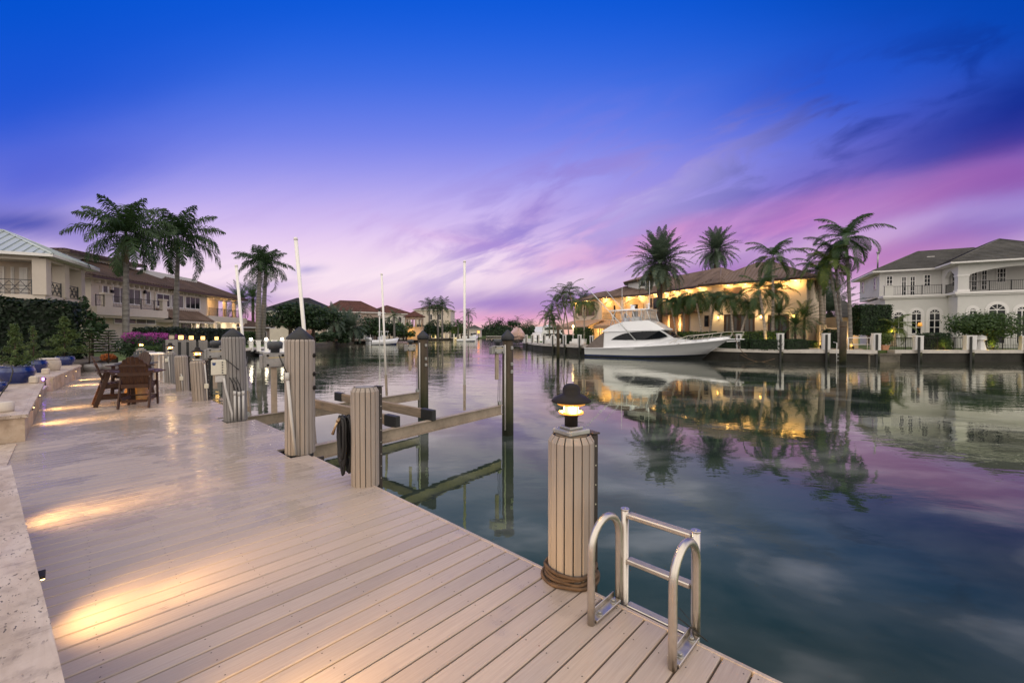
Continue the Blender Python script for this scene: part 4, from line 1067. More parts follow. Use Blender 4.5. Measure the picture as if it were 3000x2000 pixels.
# ---------------- left side
def gz(px, py, Y, z): q = D(px, py, Y); return V((q.x, q.y, z))
palm('royal_palm', 'tallest royal palm of the pair before the long tiled roof, with a dead brown skirt', gz(368, 940, 35, .3), 8.3, 4.0, 25, (.225, .165), 'royal', (.15, 0), 'royal palms', seed=5, n=30, skirt=7)
palm('royal_palm', 'shorter royal palm of the pair, standing beside the lit balcony end of the long house', gz(514, 940, 41, .3), 9.2, 4.4, 24, (.23, .165), 'royal', (.35, 0), 'royal palms', seed=12, n=30)
palm('royal_palm', 'royal palm with the left trunk of the twin pair on the far bank', gz(756, 1000, 66, 0), 11.4, 4.2, 17, (.36, .25), 'royal', (.4, 0), 'royal palms', seed=8, n=26)
palm('royal_palm', 'royal palm with the right trunk of the twin pair on the far bank', gz(770, 1000, 68, 0), 11.2, 4.4, 17, (.36, .25), 'royal', (.6, 0), 'royal palms', seed=9, n=26)
hedge('tall dark clipped hedge below the green roofed house', [(-27.0, 19.2), (-22.9, 22.5)], 3.0, 1.6, 'deep_hedge', .20, 75, 3, .3, .22)
hedge('long low dark hedge in front of the tiled house', [(-24.5, 28.2), (-26.5, 40), (-29.5, 44)], 1.75, 1.0, 'deep_hedge', .17, 55, 4, .35, .1)
tree('dark_tree', 'small dark open branched tree between the two left houses', gz(268, 940, 29.5, .3), 4.6, .85, .8, 2.0, 420, .34, 9, 'dark_leaf', 31, trunk=.07)
for px, py, Y, rx, lb, sd in ((402, 990, 24.5, 1.15, 'broad magenta bougainvillea under the taller royal palm', 3), (432, 985, 26.5, 1.1, 'magenta bougainvillea between the other two bloom mounds', 4), (507, 992, 28.5, 1.35, 'smaller magenta bougainvillea closest to the lit white columns', 5)):
    bush('bougainvillea', lb, gz(px, py, Y, .35), rx, .9, .75, 1500, .13, 'dark_leaf', sd, 'bougainvillea bushes', 'magenta_flower', nf=800)
cone_shrub('ragged cone shaped conifer in the largest cobalt pot', c1 + V((0, 0, .38)), 1.12, .30, 'conifer_green', 2, 2600, .055, ragged=.12)
cone_shrub('thin conifer with bare stem showing in the second cobalt pot', c2 + V((0, 0, .36)), 1.2, .20, 'conifer_green', 3, 1300, .05, ragged=.25)
cone_shrub('dense broad cone shaped shrub in the farthest cobalt pot', c3 + V((0, 0, .32)), 1.62, .66, 'conifer_green', 6, 5200, .075, .85, ragged=.12)
def cloud_pine(label, loc, h, seed):
    r = random.Random(seed); t = thing('layered_shrub', label, 'shrub', loc, 0, 'layered shrubs in the planter'); m, lv = MB(), MB()
    m.tube([(0, 0, -.08), (.03, 0, h * .5), (0, .02, h)], [.03, .022, .006], 7)
    for k in range(9):
        z = h * (.35 + .65 * k / 8); 
        for j in range(5):
            az = j * 1.256 + k * .7; L = (.62 - .42 * (k / 8) ** 1.5) * r.uniform(.8, 1.15); e = V((cos(az) * L, sin(az) * L, z + .05)); m.tube([(0, 0, z - .03), e], [.01, .003], 4, caps=False)
            leaf_cloud(lv, (e.x * .65, e.y * .65, z + .05), abs(e.x) * .45 + .12, abs(e.y) * .45 + .12, .035, 120, .075, r, shell=.1, flat=2)
    m.build('stem', 'brown_bark', t); lv.build('foliage', 'mid_leaf', t); return t
cloud_pine('layered flat branched shrub in the grey planter', c4 + V((-.05, 0, .3)), 1.55, 2)
q4 = G(318, 1085, 0)
c6 = V((q4.x, q4.y, 0)); pot(c6, .40, .34, 'second wide grey planter half hidden behind the bar chair', 'pot_grey', 0)
cloud_pine('layered flat branched shrub beside the white framed table', c6 + V((0, 0, .3)), 1.5, 5)
bush('croton', 'low orange leaved shrub glowing beside the dock', gz(316, 1028, 21.5, .35), .36, .3, .22, 300, .09, 'orange_flower', 3)
hedge('low clipped green hedge beside the neighbouring dock', [(-19.9, 23.2), (-23.4, 28.0), (-27.4, 33.5)], .62, .9, 'mid_leaf', .1, 130, 9, .35, .04)
# broad trees on the far left bank
tree('shade_tree', 'wide dark shade tree behind the lounge chair dock', gz(850, 985, 72, .2), 7.6, 6.4, 4, 2.9, 4200, .55, 14, 'dark_leaf', 41, 'shade trees', trunk=.3)
tree('shade_tree', 'rounder shade tree just right of the tallest white guide pole', gz(918, 990, 80, .2), 7.2, 5.6, 4, 2.8, 3600, .55, 12, 'dark_leaf', 42, 'shade trees', trunk=.3)
hedge('clipped hedge behind the lounge chair dock', [(-38.5, 57), (-42.5, 72)], 2.0, 1.2, 'mid_leaf', .25, 24, 12, 0)
for i, (px, Y, H, lb) in enumerate(((705, 84, 8.2, 'date palm left of the twin royal palms'), (742, 92, 9.5, 'date palm half hidden by the twin royal trunks'))):
    palm('date_palm', lb, gz(px, 990, Y, 0), H, 4.2, 34, (.3, .28), 'date', group='date palms', leafm='palm_green', bark='brown_bark', seed=70 + i, n=16, bottom_el=-.6)
for i, (px, Y, top, lb) in enumerate(((978, 96, 905, 'spreading date palm left of the two above the arched loggia'), (1014, 104, 918, 'spreading date palm over the loggia balustrade'), (1034, 100, 924, 'lowest date palm over the loggia arches'))):
    z = CH + (978 - top) * Y / FOC
    palm('date_palm', lb, gz(px, 990, Y, 0), z - 2.6, 4.6, 44, (.34, .3), 'date', group='date palms', leafm='date_green', bark='brown_bark', seed=20 + i, n=16, bottom_el=-.75)
k_ = 0
for px, Y, top, kind, cr, lb in ((1258, 150, 876, 'royal', 4.6, 'royal palm of the distant trio, leftmost crown'), (1283, 152, 884, 'royal', 4.4, 'royal palm in the middle of the distant trio'), (1296, 149, 876, 'royal', 4.8, 'royal palm of the distant trio, crown beside the cone capped pile'),
        (1372, 175, 896, 'coco', 4.5, 'coconut palm peeking from behind the upright guide pole'), (1155, 118, 902, 'coco', 3.0, 'thin palm behind the thinnest guide pole'), (1342, 170, 925, 'coco', 4.2, 'leaning coconut palm lit orange from below')):
    k_ += 1; z = CH + (978 - top) * Y / FOC
    palm('distant_palm', lb, gz(px, 990, Y, 0), z - cr * .75, cr, 15, (.34, .24), kind, (0, 0), 'distant palms', seed=90 + k_, n=16)
for i, (px, Y, top, rx, lm, lb) in enumerate(((1105, 112, 938, 3.2, 'mid_leaf', 'bushy palm thicket tree behind the center console boat'), (1140, 122, 935, 4, 'mid_leaf', 'bushy green tree left of the red roofed pavilion'), (1228, 158, 940, 5, 'dark_leaf', 'dark tree right of the red roofed pavilion'),
        (1262, 165, 948, 5, 'mid_leaf', 'green tree under the distant royal palms'), (1318, 172, 935, 6, 'lime_green', 'yellowish green tree right of the distant royal palms'), (1352, 178, 930, 5.5, 'mid_leaf', 'green tree before the upright guide pole'), (1015, 100, 968, 3, 'dark_leaf', 'dark bush mass under the loggia date palms'), (960, 92, 968, 3.4, 'dark_leaf', 'dark bush mass at the end of the pink wall'))):
    z = CH + (978 - top) * Y / FOC
    tree('bank_tree', lb, gz(px, 990, Y, 0), z, rx, 3.5, max(1.5, z * .46), 900, .7, 8, lm, 200 + i, 'trees on the far left bank', trunk=.2)
for i, (px, Y, top, rx, lm, lb) in enumerate(((1052, 108, 950, 3.2, 'dark_leaf', 'dark round tree before the arched loggia'), (1168, 126, 946, 3.6, 'dark_leaf', 'dark tree between the loggia house and the pavilion'), (1190, 132, 958, 3, 'mid_leaf', 'small green tree left of the pavilion terrace'), (1245, 150, 932, 4.2, 'dark_leaf', 'tall dark tree right behind the pavilion'), (1285, 162, 928, 5, 'dark_leaf', 'dense dark tree behind the royal palm trio'), (1000, 100, 925, 3.0, 'dark_leaf', 'dark tree crown behind the low pink wall'), (1088, 110, 915, 3.4, 'dark_leaf', 'tall dark tree hiding the middle of the arched house'), (1128, 119, 920, 3.2, 'dark_leaf', 'tall dark tree directly behind the thinnest guide pole'), (1182, 130, 930, 3.0, 'mid_leaf', 'leafy tree hiding the end of the red roofed house'))):
    z = CH + (978 - top) * Y / FOC
    tree('bank_tree', lb, gz(px, 990, Y, 0), z, rx, 3.0, max(1.5, z * .48), 1100, .6, 9, lm, 230 + i, 'trees on the far left bank', trunk=.2)
# far wood closing the canal
for i, (px, Y, top, rx) in enumerate(((1392, 345, 968, 8), (1412, 350, 962, 9), (1428, 352, 945, 10), (1447, 348, 938, 10), (1462, 350, 925, 10), (1478, 346, 950, 7), (1492, 352, 934, 10), (1508, 350, 932, 9), (1530, 346, 945, 8), (1556, 350, 950, 8), (1580, 352, 958, 8))):
    z = CH + (978 - top) * Y / FOC
    tree('distant_tree', 'dark broadleaf tree in the far wood closing the canal', gz(px, 990, Y, 0), z, rx, 5, z * .46, 700, 1.3, 8, 'dark_leaf', 300 + i, 'trees of the far wood', trunk=.4)
for i, (px, Y, top) in enumerate(((1434, 338, 925), (1517, 338, 921), (1546, 338, 931), (1555, 342, 930), (1568, 335, 944))):
    z = CH + (978 - top) * Y / FOC
    palm('distant_palm', 'palm rising out of the far wood closing the canal', gz(px, 990, Y, 0), z - 4.5, 6.5, 14, (.4, .3), 'coco', (0, 0), 'palms of the far wood', seed=400 + i, n=10)
hedge('dense dark undergrowth below the far wood closing the canal', [(-24, 336), (10, 336), (40, 345)], 5.5, 5, 'dark_leaf', 1.2, .9, 61, 0, 1.5, cat='thicket', name='thicket')
hedge('dark shrubbery along the distant left seawall', [(-46, 122), (-50, 150), (-52, 174)], 3.2, 2, 'dark_leaf', .6, 5, 62, 0, .8, cat='thicket', name='thicket')
hedge('dark shrubbery at the water side below the royal palm trio', [(-40, 187), (-28, 192), (-25, 228)], 4.2, 2, 'mid_leaf', .8, 3, 63, 0, .9, cat='thicket', name='thicket')
# ---------------- right side
def rpalm(name, label, px, Y, top, kind, cr, nf, tr, leafm, bark, seed, lean=(0, 0), zg=.2, grp='palms by the yellow house', n=24, bel=-.6, pxb=None, skirt=0):
    z = CH + (978 - top) * Y / FOC
    off = {'date': cr * .92, 'xmas': cr * .72, 'royal': cr * .9, 'coco': cr * .86}[kind]
    pxb = pxb if pxb is not None else px
    b = gz(pxb, 990, Y, zg); tp = gz(px, 990, Y, zg)
    return palm(name, label, b, z - zg - off, cr, nf, tr, kind, (tp.x - b.x, lean[1]), grp, leafm, bark, seed, n=n, bottom_el=bel, skirt=skirt)
rpalm('date_palm', 'big date palm with dark trunk rising behind the yacht', 1932, 54, 676, 'date', 4.3, 86, (.36, .33), 'date_green', 'brown_bark', 51, n=26, bel=-.72)
rpalm('date_palm', 'date palm standing behind the yellow house roof', 2096, 74, 665, 'date', 4.3, 70, (.34, .32), 'date_green', 'brown_bark', 52, n=24, bel=-.75)
X = 'christmas palms by the yellow house'
for i, (px, pb, Y, top, cr, lb) in enumerate(((1966, 1984, 51, 858, 2.5, 'short christmas palm nearest the dark date trunk'), (2003, 2004, 52, 850, 2.5, 'short christmas palm with straight trunk beside the tiled entry roof'), (2040, 2058, 49, 838, 2.7, 'christmas palm with leaning trunk left of the narrow window'),
        (2092, 2078, 50, 838, 2.6, 'christmas palm leaning to the right of the narrow window'), (2140, 2148, 47, 846, 2.6, 'christmas palm in front of the dark garage doors'), (2192, 2166, 46.5, 862, 2.3, 'christmas palm with curved trunk bending right at the garage doors'))):
    rpalm('christmas_palm', lb, px, Y, top, 'xmas', cr, 17, (.13, .085), 'palm_green', 'pale_bark', 60 + i, grp=X, n=20, pxb=pb)
rpalm('foxtail_palm', 'tall slender palm with feathery crown at the right part of the yellow house', 2262, 45, 672, 'coco', 3.4, 15, (.17, .10), 'palm_green', 'pale_bark', 71, pxb=2264, n=28)
rpalm('foxtail_palm', 'leaning slender palm crossing the yellow wall', 2222, 44, 775, 'coco', 3.0, 14, (.15, .10), 'palm_green', 'pale_bark', 72, pxb=2244, n=26)
rpalm('foxtail_palm', 'thin palm half behind the tall feathery one', 2275, 46, 790, 'coco', 2.6, 12, (.10, .07), 'palm_green', 'grey_bark', 73, pxb=2285, n=22)
q_ = 'tall palm cluster between the houses'
rpalm('coconut_palm', 'tallest palm of the cluster with its trunk before the white house', 2474, 42, 606, 'coco', 3.7, 16, (.17, .12), 'palm_green', 'grey_bark', 81, pxb=2492, grp=q_, n=30)
rpalm('coconut_palm', 'palm of the cluster with second trunk, crown just left of the tallest', 2440, 43, 660, 'coco', 3.4, 15, (.16, .11), 'palm_green', 'grey_bark', 82, pxb=2466, grp=q_, n=28)
rpalm('coconut_palm', 'palm of the cluster with trunk leaning most', 2425, 42.5, 690, 'coco', 3.2, 14, (.15, .11), 'lime_green', 'grey_bark', 83, pxb=2460, grp=q_, n=28)
rpalm('coconut_palm', 'pale trunked palm lit from below at the garden gate', 2398, 47, 722, 'coco', 3.3, 16, (.24, .19), 'palm_green', 'pale_bark', 84, pxb=2409, grp=q_, n=26, skirt=4)
rpalm('coconut_palm', 'second lit pale trunk at the garden gate', 2412, 48, 745, 'coco', 3.0, 13, (.22, .18), 'palm_green', 'pale_bark', 85, pxb=2412, grp=q_, n=24)
rpalm('date_palm', 'wide date palm in the gap between the two right houses', 2430, 58, 815, 'date', 5.0, 50, (.36, .34), 'date_green', 'brown_bark', 86, n=20, bel=-.7)
for i, (px, Y, top, cr, lb) in enumerate(((2282, 45, 868, 1.9, 'bushy fan of green palm at the corner of the yellow house'), (2356, 47, 870, 2.4, 'dark palm in front of the house corner lantern'), (2330, 44, 905, 1.7, 'low dark palm under the house corner'))):
    rpalm('bush_palm', lb, px, Y, top, 'date', cr, 34, (.12, .1), 'palm_green', 'brown_bark', 110 + i, n=16, bel=-.5)
g_ = 'cluster palms at the seawall bend'
for i, (px, pb, Y, top, cr, lb) in enumerate(((1668, 1688, 66, 806, 2.8, 'tallest cluster palm, crown nearest the yellow house'), (1645, 1668, 66.5, 822, 2.6, 'cluster palm second in height'), (1628, 1655, 65, 846, 2.6, 'cluster palm with bending pale trunk'), (1612, 1640, 66, 878, 2.4, 'cluster palm with low drooping crown'), (1618, 1624, 64.5, 905, 2.2, 'shortest cluster palm at the water side'), (1660, 1648, 67, 840, 2.5, 'cluster palm whose trunk leans the other way'))):
    rpalm('cluster_palm', lb, px, Y, top, 'coco', cr, 13, (.11, .08), ('palm_green', 'lime_green')[i % 2], 'pale_bark', 120 + i, pxb=pb, grp=g_, n=20)
rpalm('coconut_palm', 'single dark palm behind the cluster palms', 1709, 80, 825, 'coco', 3.9, 13, (.15, .11), 'palm_green', 'grey_bark', 131, n=22, grp='palms behind the cluster')
rpalm('coconut_palm', 'short upright palm at the very bend of the seawall', 1610, 76, 893, 'coco', 2.6, 14, (.14, .11), 'palm_green', 'grey_bark', 132, n=20, grp='palms behind the cluster')
rpalm('christmas_palm', 'christmas palm before the lit balcony bay', 1712, 60, 862, 'xmas', 3.0, 14, (.13, .09), 'lime_green', 'pale_bark', 133, grp=X, n=20)
# hedges of the yellow house: two tiers
def along(p0, p1, u): return (p0[0] + (p1[0] - p0[0]) * u, p0[1] + (p1[1] - p0[1]) * u)
hedge('long bright hedge along the yellow house front', [tuple(gz(1890, 960, 56, 0)[:2]), tuple(gz(2060, 960, 48.5, 0)[:2]), tuple(gz(2290, 960, 43.5, 0)[:2])], 1.75, 1.0, 'mid_leaf', .17, 60, 15, .15, .08)
hedge('lower curved hedge beside the boat bow', [tuple(gz(2118, 960, 45.6, 0)[:2]), tuple(gz(2200, 960, 43, 0)[:2]), tuple(gz(2290, 960, 41.6, 0)[:2]), tuple(gz(2352, 960, 42.6, 0)[:2])], 1.0, 1.3, 'dark_leaf', .13, 90, 16, .15, .04)
hedge('small clipped hedge by the garden gate path', [tuple(gz(2345, 960, 46, 0)[:2]), tuple(gz(2385, 960, 46.5, 0)[:2])], .8, 1.0, 'dark_leaf', .13, 90, 17, .15)
hedge('dark clipped hedge by the lit gate pillar', [tuple(gz(2418, 960, 45, 0)[:2]), tuple(gz(2452, 960, 45, 0)[:2])], 2.0, 1.0, 'dark_leaf', .15, 70, 18, .15)
hedge('tall square hedge block before the white house', [tuple(gz(2508, 960, 43.6, 0)[:2]), tuple(gz(2596, 960, 43.4, 0)[:2])], 3.0, 1.4, 'dark_leaf', .18, 70, 19, 1.6, .05)
hedge('rounded green hedge by the canvas awning wing', [tuple(gz(1690, 960, 62, 0)[:2]), tuple(gz(1728, 960, 60, 0)[:2])], 2.3, 1.4, 'mid_leaf', .2, 50, 21, .2, .1)
hedge('dark hedge by the curved patio wall', [tuple(gz(1640, 960, 67, 0)[:2]), tuple(gz(1684, 960, 62.5, 0)[:2])], 1.3, 1.3, 'dark_leaf', .17, 60, 22, .2, .1)
hedge('dark hedge behind the iron fence of the white house', [tuple(gz(2700, 960, 41.6, 0)[:2]), tuple(gz(2775, 960, 41.6, 0)[:2])], 1.6, .9, 'dark_leaf', .15, 70, 23, .15, .1)
bush('round_shrub', 'clipped ball shrub before the garage doors', gz(2234, 965, 46.5, .2), 1.0, 1.0, 1.1, 1700, .14, 'mid_leaf', 24)
rpalm('pygmy_palm', 'golden lit pygmy palm left of the arched windows', 2618, 42.5, 905, 'coco', 2.1, 20, (.2, .16), 'lime_green', 'pale_bark', 141, n=22, zg=.6, grp='palms by the white house')
rpalm('pygmy_palm', 'green pygmy palm behind the tall square hedge', 2545, 46, 900, 'coco', 1.9, 16, (.14, .12), 'palm_green', 'brown_bark', 142, n=20, zg=.6, grp='palms by the white house')
tree('spreading_tree', 'wide flat crowned tree lit from below in front of the white house arches', gz(2878, 985, 41.4, .15), 4.1, 4.2, 2.2, 1.75, 9000, .21, 44, 'mid_leaf', 55, trunk=.13, base=.16)
bush('uplit_shrub', 'shrub glowing yellow from a spotlight behind the fence', gz(2768, 1005, 41.0, .15), .75, .5, .75, 900, .12, 'mid_leaf', 33)
bush('uplit_shrub', 'shrub glowing yellow beside the ground spotlight', gz(2908, 1005, 41.0, .15), .6, .45, .9, 700, .12, 'mid_leaf', 34)
bush('potted_croton', 'bright green leafy plant in the terracotta planter by the seawall post', gz(2590, 1000, 39.9, .68), .75, .5, .6, 700, .16, 'lime_green', 36)
t = thing('terracotta_planter', 'square terracotta planter by the seawall post', 'planter', gz(2588, 1010, 39.9, .2)); m = MB(); m.add([(-.25, -.25, 0), (.25, -.25, 0), (.25, .25, 0), (-.25, .25, 0), (-.33, -.33, .42), (.33, -.33, .42), (.33, .33, .42), (-.33, .33, .42)], [(3, 2, 1, 0), (4, 5, 6, 7), (0, 1, 5, 4), (1, 2, 6, 5), (2, 3, 7, 6), (3, 0, 4, 7)]); m.build('body', 'terracotta', t)
m = MB(); m.bbox((0, 0, .43), (.70, .70, .06), bev=.01); m.build('rim', 'terracotta', t)
# ================================================================== buildings
class Facade:
    """vertical plane through two ground points; pixels of the survey map to (s along, z) on it"""
    def __init__(s, P0, P1):
        s.P0 = V((P0[0], P0[1], 0)); P1 = V((P1[0], P1[1], 0)); s.L = (P1 - s.P0).length; s.d = (P1 - s.P0).normalized()
        n = V((-s.d.y, s.d.x, 0)); s.n = n if n.dot(-s.P0) > 0 else -n; s.rz = math.atan2(s.d.y, s.d.x)
    def uv(s, px, py, off=0.0):
        r = ray(px, py); o = V((0, 0, CH)); q = s.P0 + s.n * off
        t = (q - o).dot(s.n) / r.dot(s.n); p = o + r * t
        return (p - q).dot(s.d), p.z
    def R(s, x0, y0, x1, y1, off=0.0):
        xm, ym = (x0 + x1) / 2, (y0 + y1) / 2
        a, b = s.uv(x0, ym, off)[0], s.uv(x1, ym, off)[0]
        return min(a, b), max(a, b), s.uv(xm, y1, off)[1], s.uv(xm, y0, off)[1]
    def p(s, u, z, off=0.0):
        q = s.P0 + s.d * u + s.n * off; return V((q.x, q.y, z))
    def slab(s, m, u0, u1, z0, z1, d0, d1, mi=0):
        c = (s.p(u0, z0, d0) + s.p(u1, z1, d1)) / 2
        m.box(c, (abs(u1 - u0), abs(d1 - d0), abs(z1 - z0)), s.rz, mi); return m
def window(f, t, u0, u1, z0, z1, cols=2, rows=2, off=0.0, frame='trim_white', glass='dark_glass', fw=.09, arch=False, name='window', mun=.035, surround=None, rec=.0):
    m = MB(); zt = z1 - (u1 - u0) / 2 if arch else z1
    if surround:
        s_ = MB(); sw = .2
        f.slab(s_, u0 - sw, u0 - .002, z0, zt, off + .002, off + .05); f.slab(s_, u1 + .002, u1 + sw, z0, zt, off + .002, off + .05)
    for a, b in ((u0, u0 + fw), (u1 - fw, u1)): f.slab(m, a, b, z0, zt, off + .004, off + .09)
    f.slab(m, u0 + fw, u1 - fw, z0, z0 + fw, off + .004, off + .088)
    if not arch: f.slab(m, u0 + fw, u1 - fw, z1 - fw, z1, off + .004, off + .088)
    for i in range(1, cols): u = u0 + (u1 - u0) * i / cols; f.slab(m, u - mun, u + mun, z0 + fw, zt - (0 if arch else fw), off + .03, off + .07)
    for j in range(1, rows): z = z0 + (zt - z0) * j / rows; f.slab(m, u0 + fw, u1 - fw, z - mun, z + mun, off + .028, off + .068)
    g = MB(); f.slab(g, u0 + .02, u1 - .02, z0 + .02, zt, off + .01, off + .045)
    if arch:
        R0 = (u1 - u0) / 2; uc = (u0 + u1) / 2; N = 14
        def ring(mm, ra, rb, d0, d1):
            for i in range(N):
                a0, a1 = pi * i / N, pi * (i + 1) / N
                q = [f.p(uc + r_ * cos(a), zt + r_ * sin(a), d0) for r_, a in ((ra, a0), (rb, a0), (rb, a1), (ra, a1))]
                mm.ext(q, f.n * (d1 - d0))
        ring(m, R0 - fw, R0, off + .004, off + .09)
        if surround: ring(s_, R0 + .002, R0 + .2, off + .002, off + .05)
        f.slab(m, u0 + fw, u1 - fw, zt - .05, zt + .05, off + .03, off + .08)
        for a in (pi / 4, pi / 2, 3 * pi / 4): m.bar(f.p(uc, zt, off + .05), f.p(uc + (R0 - fw) * cos(a), zt + (R0 - fw) * sin(a), off + .05), .05, .05, up=f.n)
        q = [f.p(uc + (R0 - .02) * cos(pi * i / N), zt + (R0 - .02) * sin(pi * i / N), off + .01) for i in range(N + 1)]
        g.ext(q, f.n * .035)
    o = m.build(name, frame, t, True); g.build('pane', glass, o).matrix_basis = (t.matrix_basis).inverted()
    if surround: s_.build('surround', surround, t, True)
    return o
class Roof(MB):
    def slope(s, poly, e, rows='roll'):
        """planar roof slope; e is the eave direction; UV = metres along and up the slope"""
        P = [V(p) for p in poly]; e = V(e).normalized(); n = (P[1] - P[0]).cross(P[2] - P[0]).normalized(); u = n.cross(e)
        if n.z < 0: n = -n; u = n.cross(e)
        s.add(P, [tuple(range(len(P)))])
        Q = [((p - P[0]).dot(e), (p - P[0]).dot(u)) for p in P]
        def span(ax, c):
            r_ = []
            for i in range(len(Q)):
                a, b = Q[i], Q[(i + 1) % len(Q)]
                if (a[ax] - c) * (b[ax] - c) < 0: f_ = (c - a[ax]) / (b[ax] - a[ax]); r_.append(a[1 - ax] + f_ * (b[1 - ax] - a[1 - ax]))
            return (min(r_), max(r_)) if len(r_) >= 2 else None
        if rows == 'roll':                       # barrel tiles: rounded rows running down the slope
            c0, c1 = min(q[0] for q in Q), max(q[0] for q in Q); k = int((c1 - c0) / .40)
            for i in range(k):
                c = c0 + (i + .5) * (c1 - c0) / k; sp = span(0, c)
                if sp and sp[1] - sp[0] > .15: s.tube([P[0] + e * c + u * sp[0] - n * .02, P[0] + e * c + u * sp[1] - n * .02], .125, 6, caps=False)
        elif rows == 'course':                   # flat tiles: stepped courses along the eave
            c0, c1 = min(q[1] for q in Q), max(q[1] for q in Q); k = int((c1 - c0) / .42)
            for i in range(k):
                c = c0 + (i + .3) * (c1 - c0) / k; sp = span(1, c)
                if sp and sp[1] - sp[0] > .2: a, b = P[0] + u * c + e * sp[0], P[0] + u * c + e * sp[1]; s.bar(a - u * .08 + n * .012, b - u * .08 + n * .012, .20, .05, up=n + u * .22)
def hip(t, A, B, C, Dd, z, rise, mat_, fascia='trim_white', th=.22, name='roof', ridge=None, soffit='trim_white'):
    """hip roof over the quad A B C D (A-B front eave, going round)"""
    A, B, C, Dd = [V((p[0], p[1], z)) for p in (A, B, C, Dd)]
    w_ = (Dd - A).length; l_ = (B - A).length; r = Roof(); rw = None if 'aqua' in mat_ or 'hull' in mat_ else ('course' if 'grey' in mat_ or 'shingle' in mat_ else 'roll')
    sl = lambda q, e: r.slope(q, e, rw)
    if l_ >= w_:
        k = min(.5, .5 * w_ / l_); m0, m1 = (A + Dd) / 2, (B + C) / 2; r0 = m0.lerp(m1, k); r1 = m0.lerp(m1, 1 - k); r0.z = r1.z = z + rise
        sl([A, B, r1, r0], B - A); sl([B, C, r1], C - B); sl([C, Dd, r0, r1], Dd - C); sl([Dd, A, r0], A - Dd)
        hips = [(A, r0), (B, r1), (C, r1), (Dd, r0), (r0, r1)]
    else:
        k = min(.5, .5 * l_ / w_); m0, m1 = (A + B) / 2, (Dd + C) / 2; r0 = m0.lerp(m1, k); r1 = m0.lerp(m1, 1 - k); r0.z = r1.z = z + rise
        sl([A, B, r0], B - A); sl([B, C, r1, r0], C - B); sl([C, Dd, r1], Dd - C); sl([Dd, A, r0, r1], A - Dd)
        hips = [(A, r0), (B, r0), (C, r1), (Dd, r1), (r0, r1)]
    for a, b in hips:
        if (b - a).length > .2: r.tube([a, b], .10, 6)
    o = r.build(name, mat_, t, True)
    m = MB(); fm = MB(); ct = (A + B + C + Dd) / 4; dz = V((0, 0, th)); Q = [A, B, C, Dd]
    m.quad(*[q - dz + (ct - q).normalized() * .05 for q in Q])
    for i in range(4):
        a, b = Q[i], Q[(i + 1) % 4]; d = (b - a).normalized(); fm.bar(a - d * .02 - dz * .5 + V((0, 0, .015)), b + d * .02 - dz * .5 + V((0, 0, .015)), .05, th)
    m.build('eave_soffit', soffit, t, True); fm.build('fascia', fascia, t, True)
    return o
def railing(f, t, u0, u1, z0, h, off, style='bar', mat_='iron', sp=.13, posts=None, name='railing'):
    m = MB(); f.slab(m, u0, u1, z0 + h - .05, z0 + h, off - .025, off + .025); f.slab(m, u0, u1, z0 + .08, z0 + .12, off - .02, off + .02)
    L = abs(u1 - u0); u0 = min(u0, u1); n = max(1, int(L / 1.6))
    for i in range(n + 1): u = u0 + L * i / n; f.slab(m, u - .03, u + .03, z0, z0 + h + .04, off - .03, off + .03)
    if style == 'slat':
        k = int(L / .55)
        for i in range(k):
            a = u0 + L * i / k; b = u0 + L * (i + 1) / k
            m.bar(f.p(a, z0 + .15, off), f.p(b, z0 + h - .1, off), .02, .045, up=f.n); m.bar(f.p(b, z0 + .15, off), f.p(a, z0 + h - .1, off), .02, .045, up=f.n)
        for z in (.35, .6): f.slab(m, u0, u0 + L, z0 + z, z0 + z + .04, off - .012, off + .012)
    else:
        k = int(L / sp)
        for i in range(1, k):
            u = u0 + L * i / k
            if style == 'wave': m.tube([f.p(u + .045 * math.sin(z * 7), z0 + .1 + z, off + .03 * math.sin(z * 3)) for z in [j * (h - .15) / 6 for j in range(7)]], .011, 4)
            else: f.slab(m, u - .011, u + .011, z0 + .1, z0 + h - .04, off - .011, off + .011)
    return m.build(name, mat_, t, True)
# ------------------------------------------------------------------ green metal roofed house at far left
K = V((-32.2, 30, 0)); e1 = V((-.89, -.455, 0)); e2 = V((-.455, .89, 0))
t = thing('green_roof_house', 'house with pale green metal roof and columned upper porch behind the tall hedge', 'house', K + e1 * 6 + e2 * 4)
WF = 15.0; DF = 8.1
FH = Facade(tuple((K + e1 * WF)[:2]), tuple(K[:2])); SH = Facade(tuple(K[:2]), tuple((K + e2 * DF)[:2]))
z = 7.3; A, B, C_, D_ = K + e1 * WF, K, K + e2 * DF, K + e1 * WF + e2 * DF
hip(t, A, B, C_, D_, z, 2.05, 'aqua_metal', th=.2)
m = MB(); rdg = .25
ctr = [(q.x, q.y) for q in (A, B, C_, D_)]
for i in range(1, 30):           # standing seams of the two slopes we can see
    a = B + e1 * (i * .5); run = min(DF / 2, i * .5); m.bar(V((a.x, a.y, z + .035)), V((a.x, a.y, z + .035)) + e2 * run + V((0, 0, 2.05 * run / (DF / 2))), .035, .07)
for i in range(1, 16):
    a = B + e2 * (i * .5); run = min(i * .5, DF - i * .5); q = V((a.x, a.y, z + .035)); m.bar(q, q + e1 * run + V((0, 0, 2.05 * run / (DF / 2))), .035, .07)
m.build('standing_seam', 'aqua_metal', t, True)
O = .9; kc = K + e1 * O + e2 * O
m = MB(); c = K + e1 * (WF / 2) + e2 * (DF / 2); m.box((c.x, c.y, 4.28), (DF - 1.3, WF - 1.3, .36), math.atan2(e2.y, e2.x)); m.build('porch_floor', 'stucco_beige', t, True)
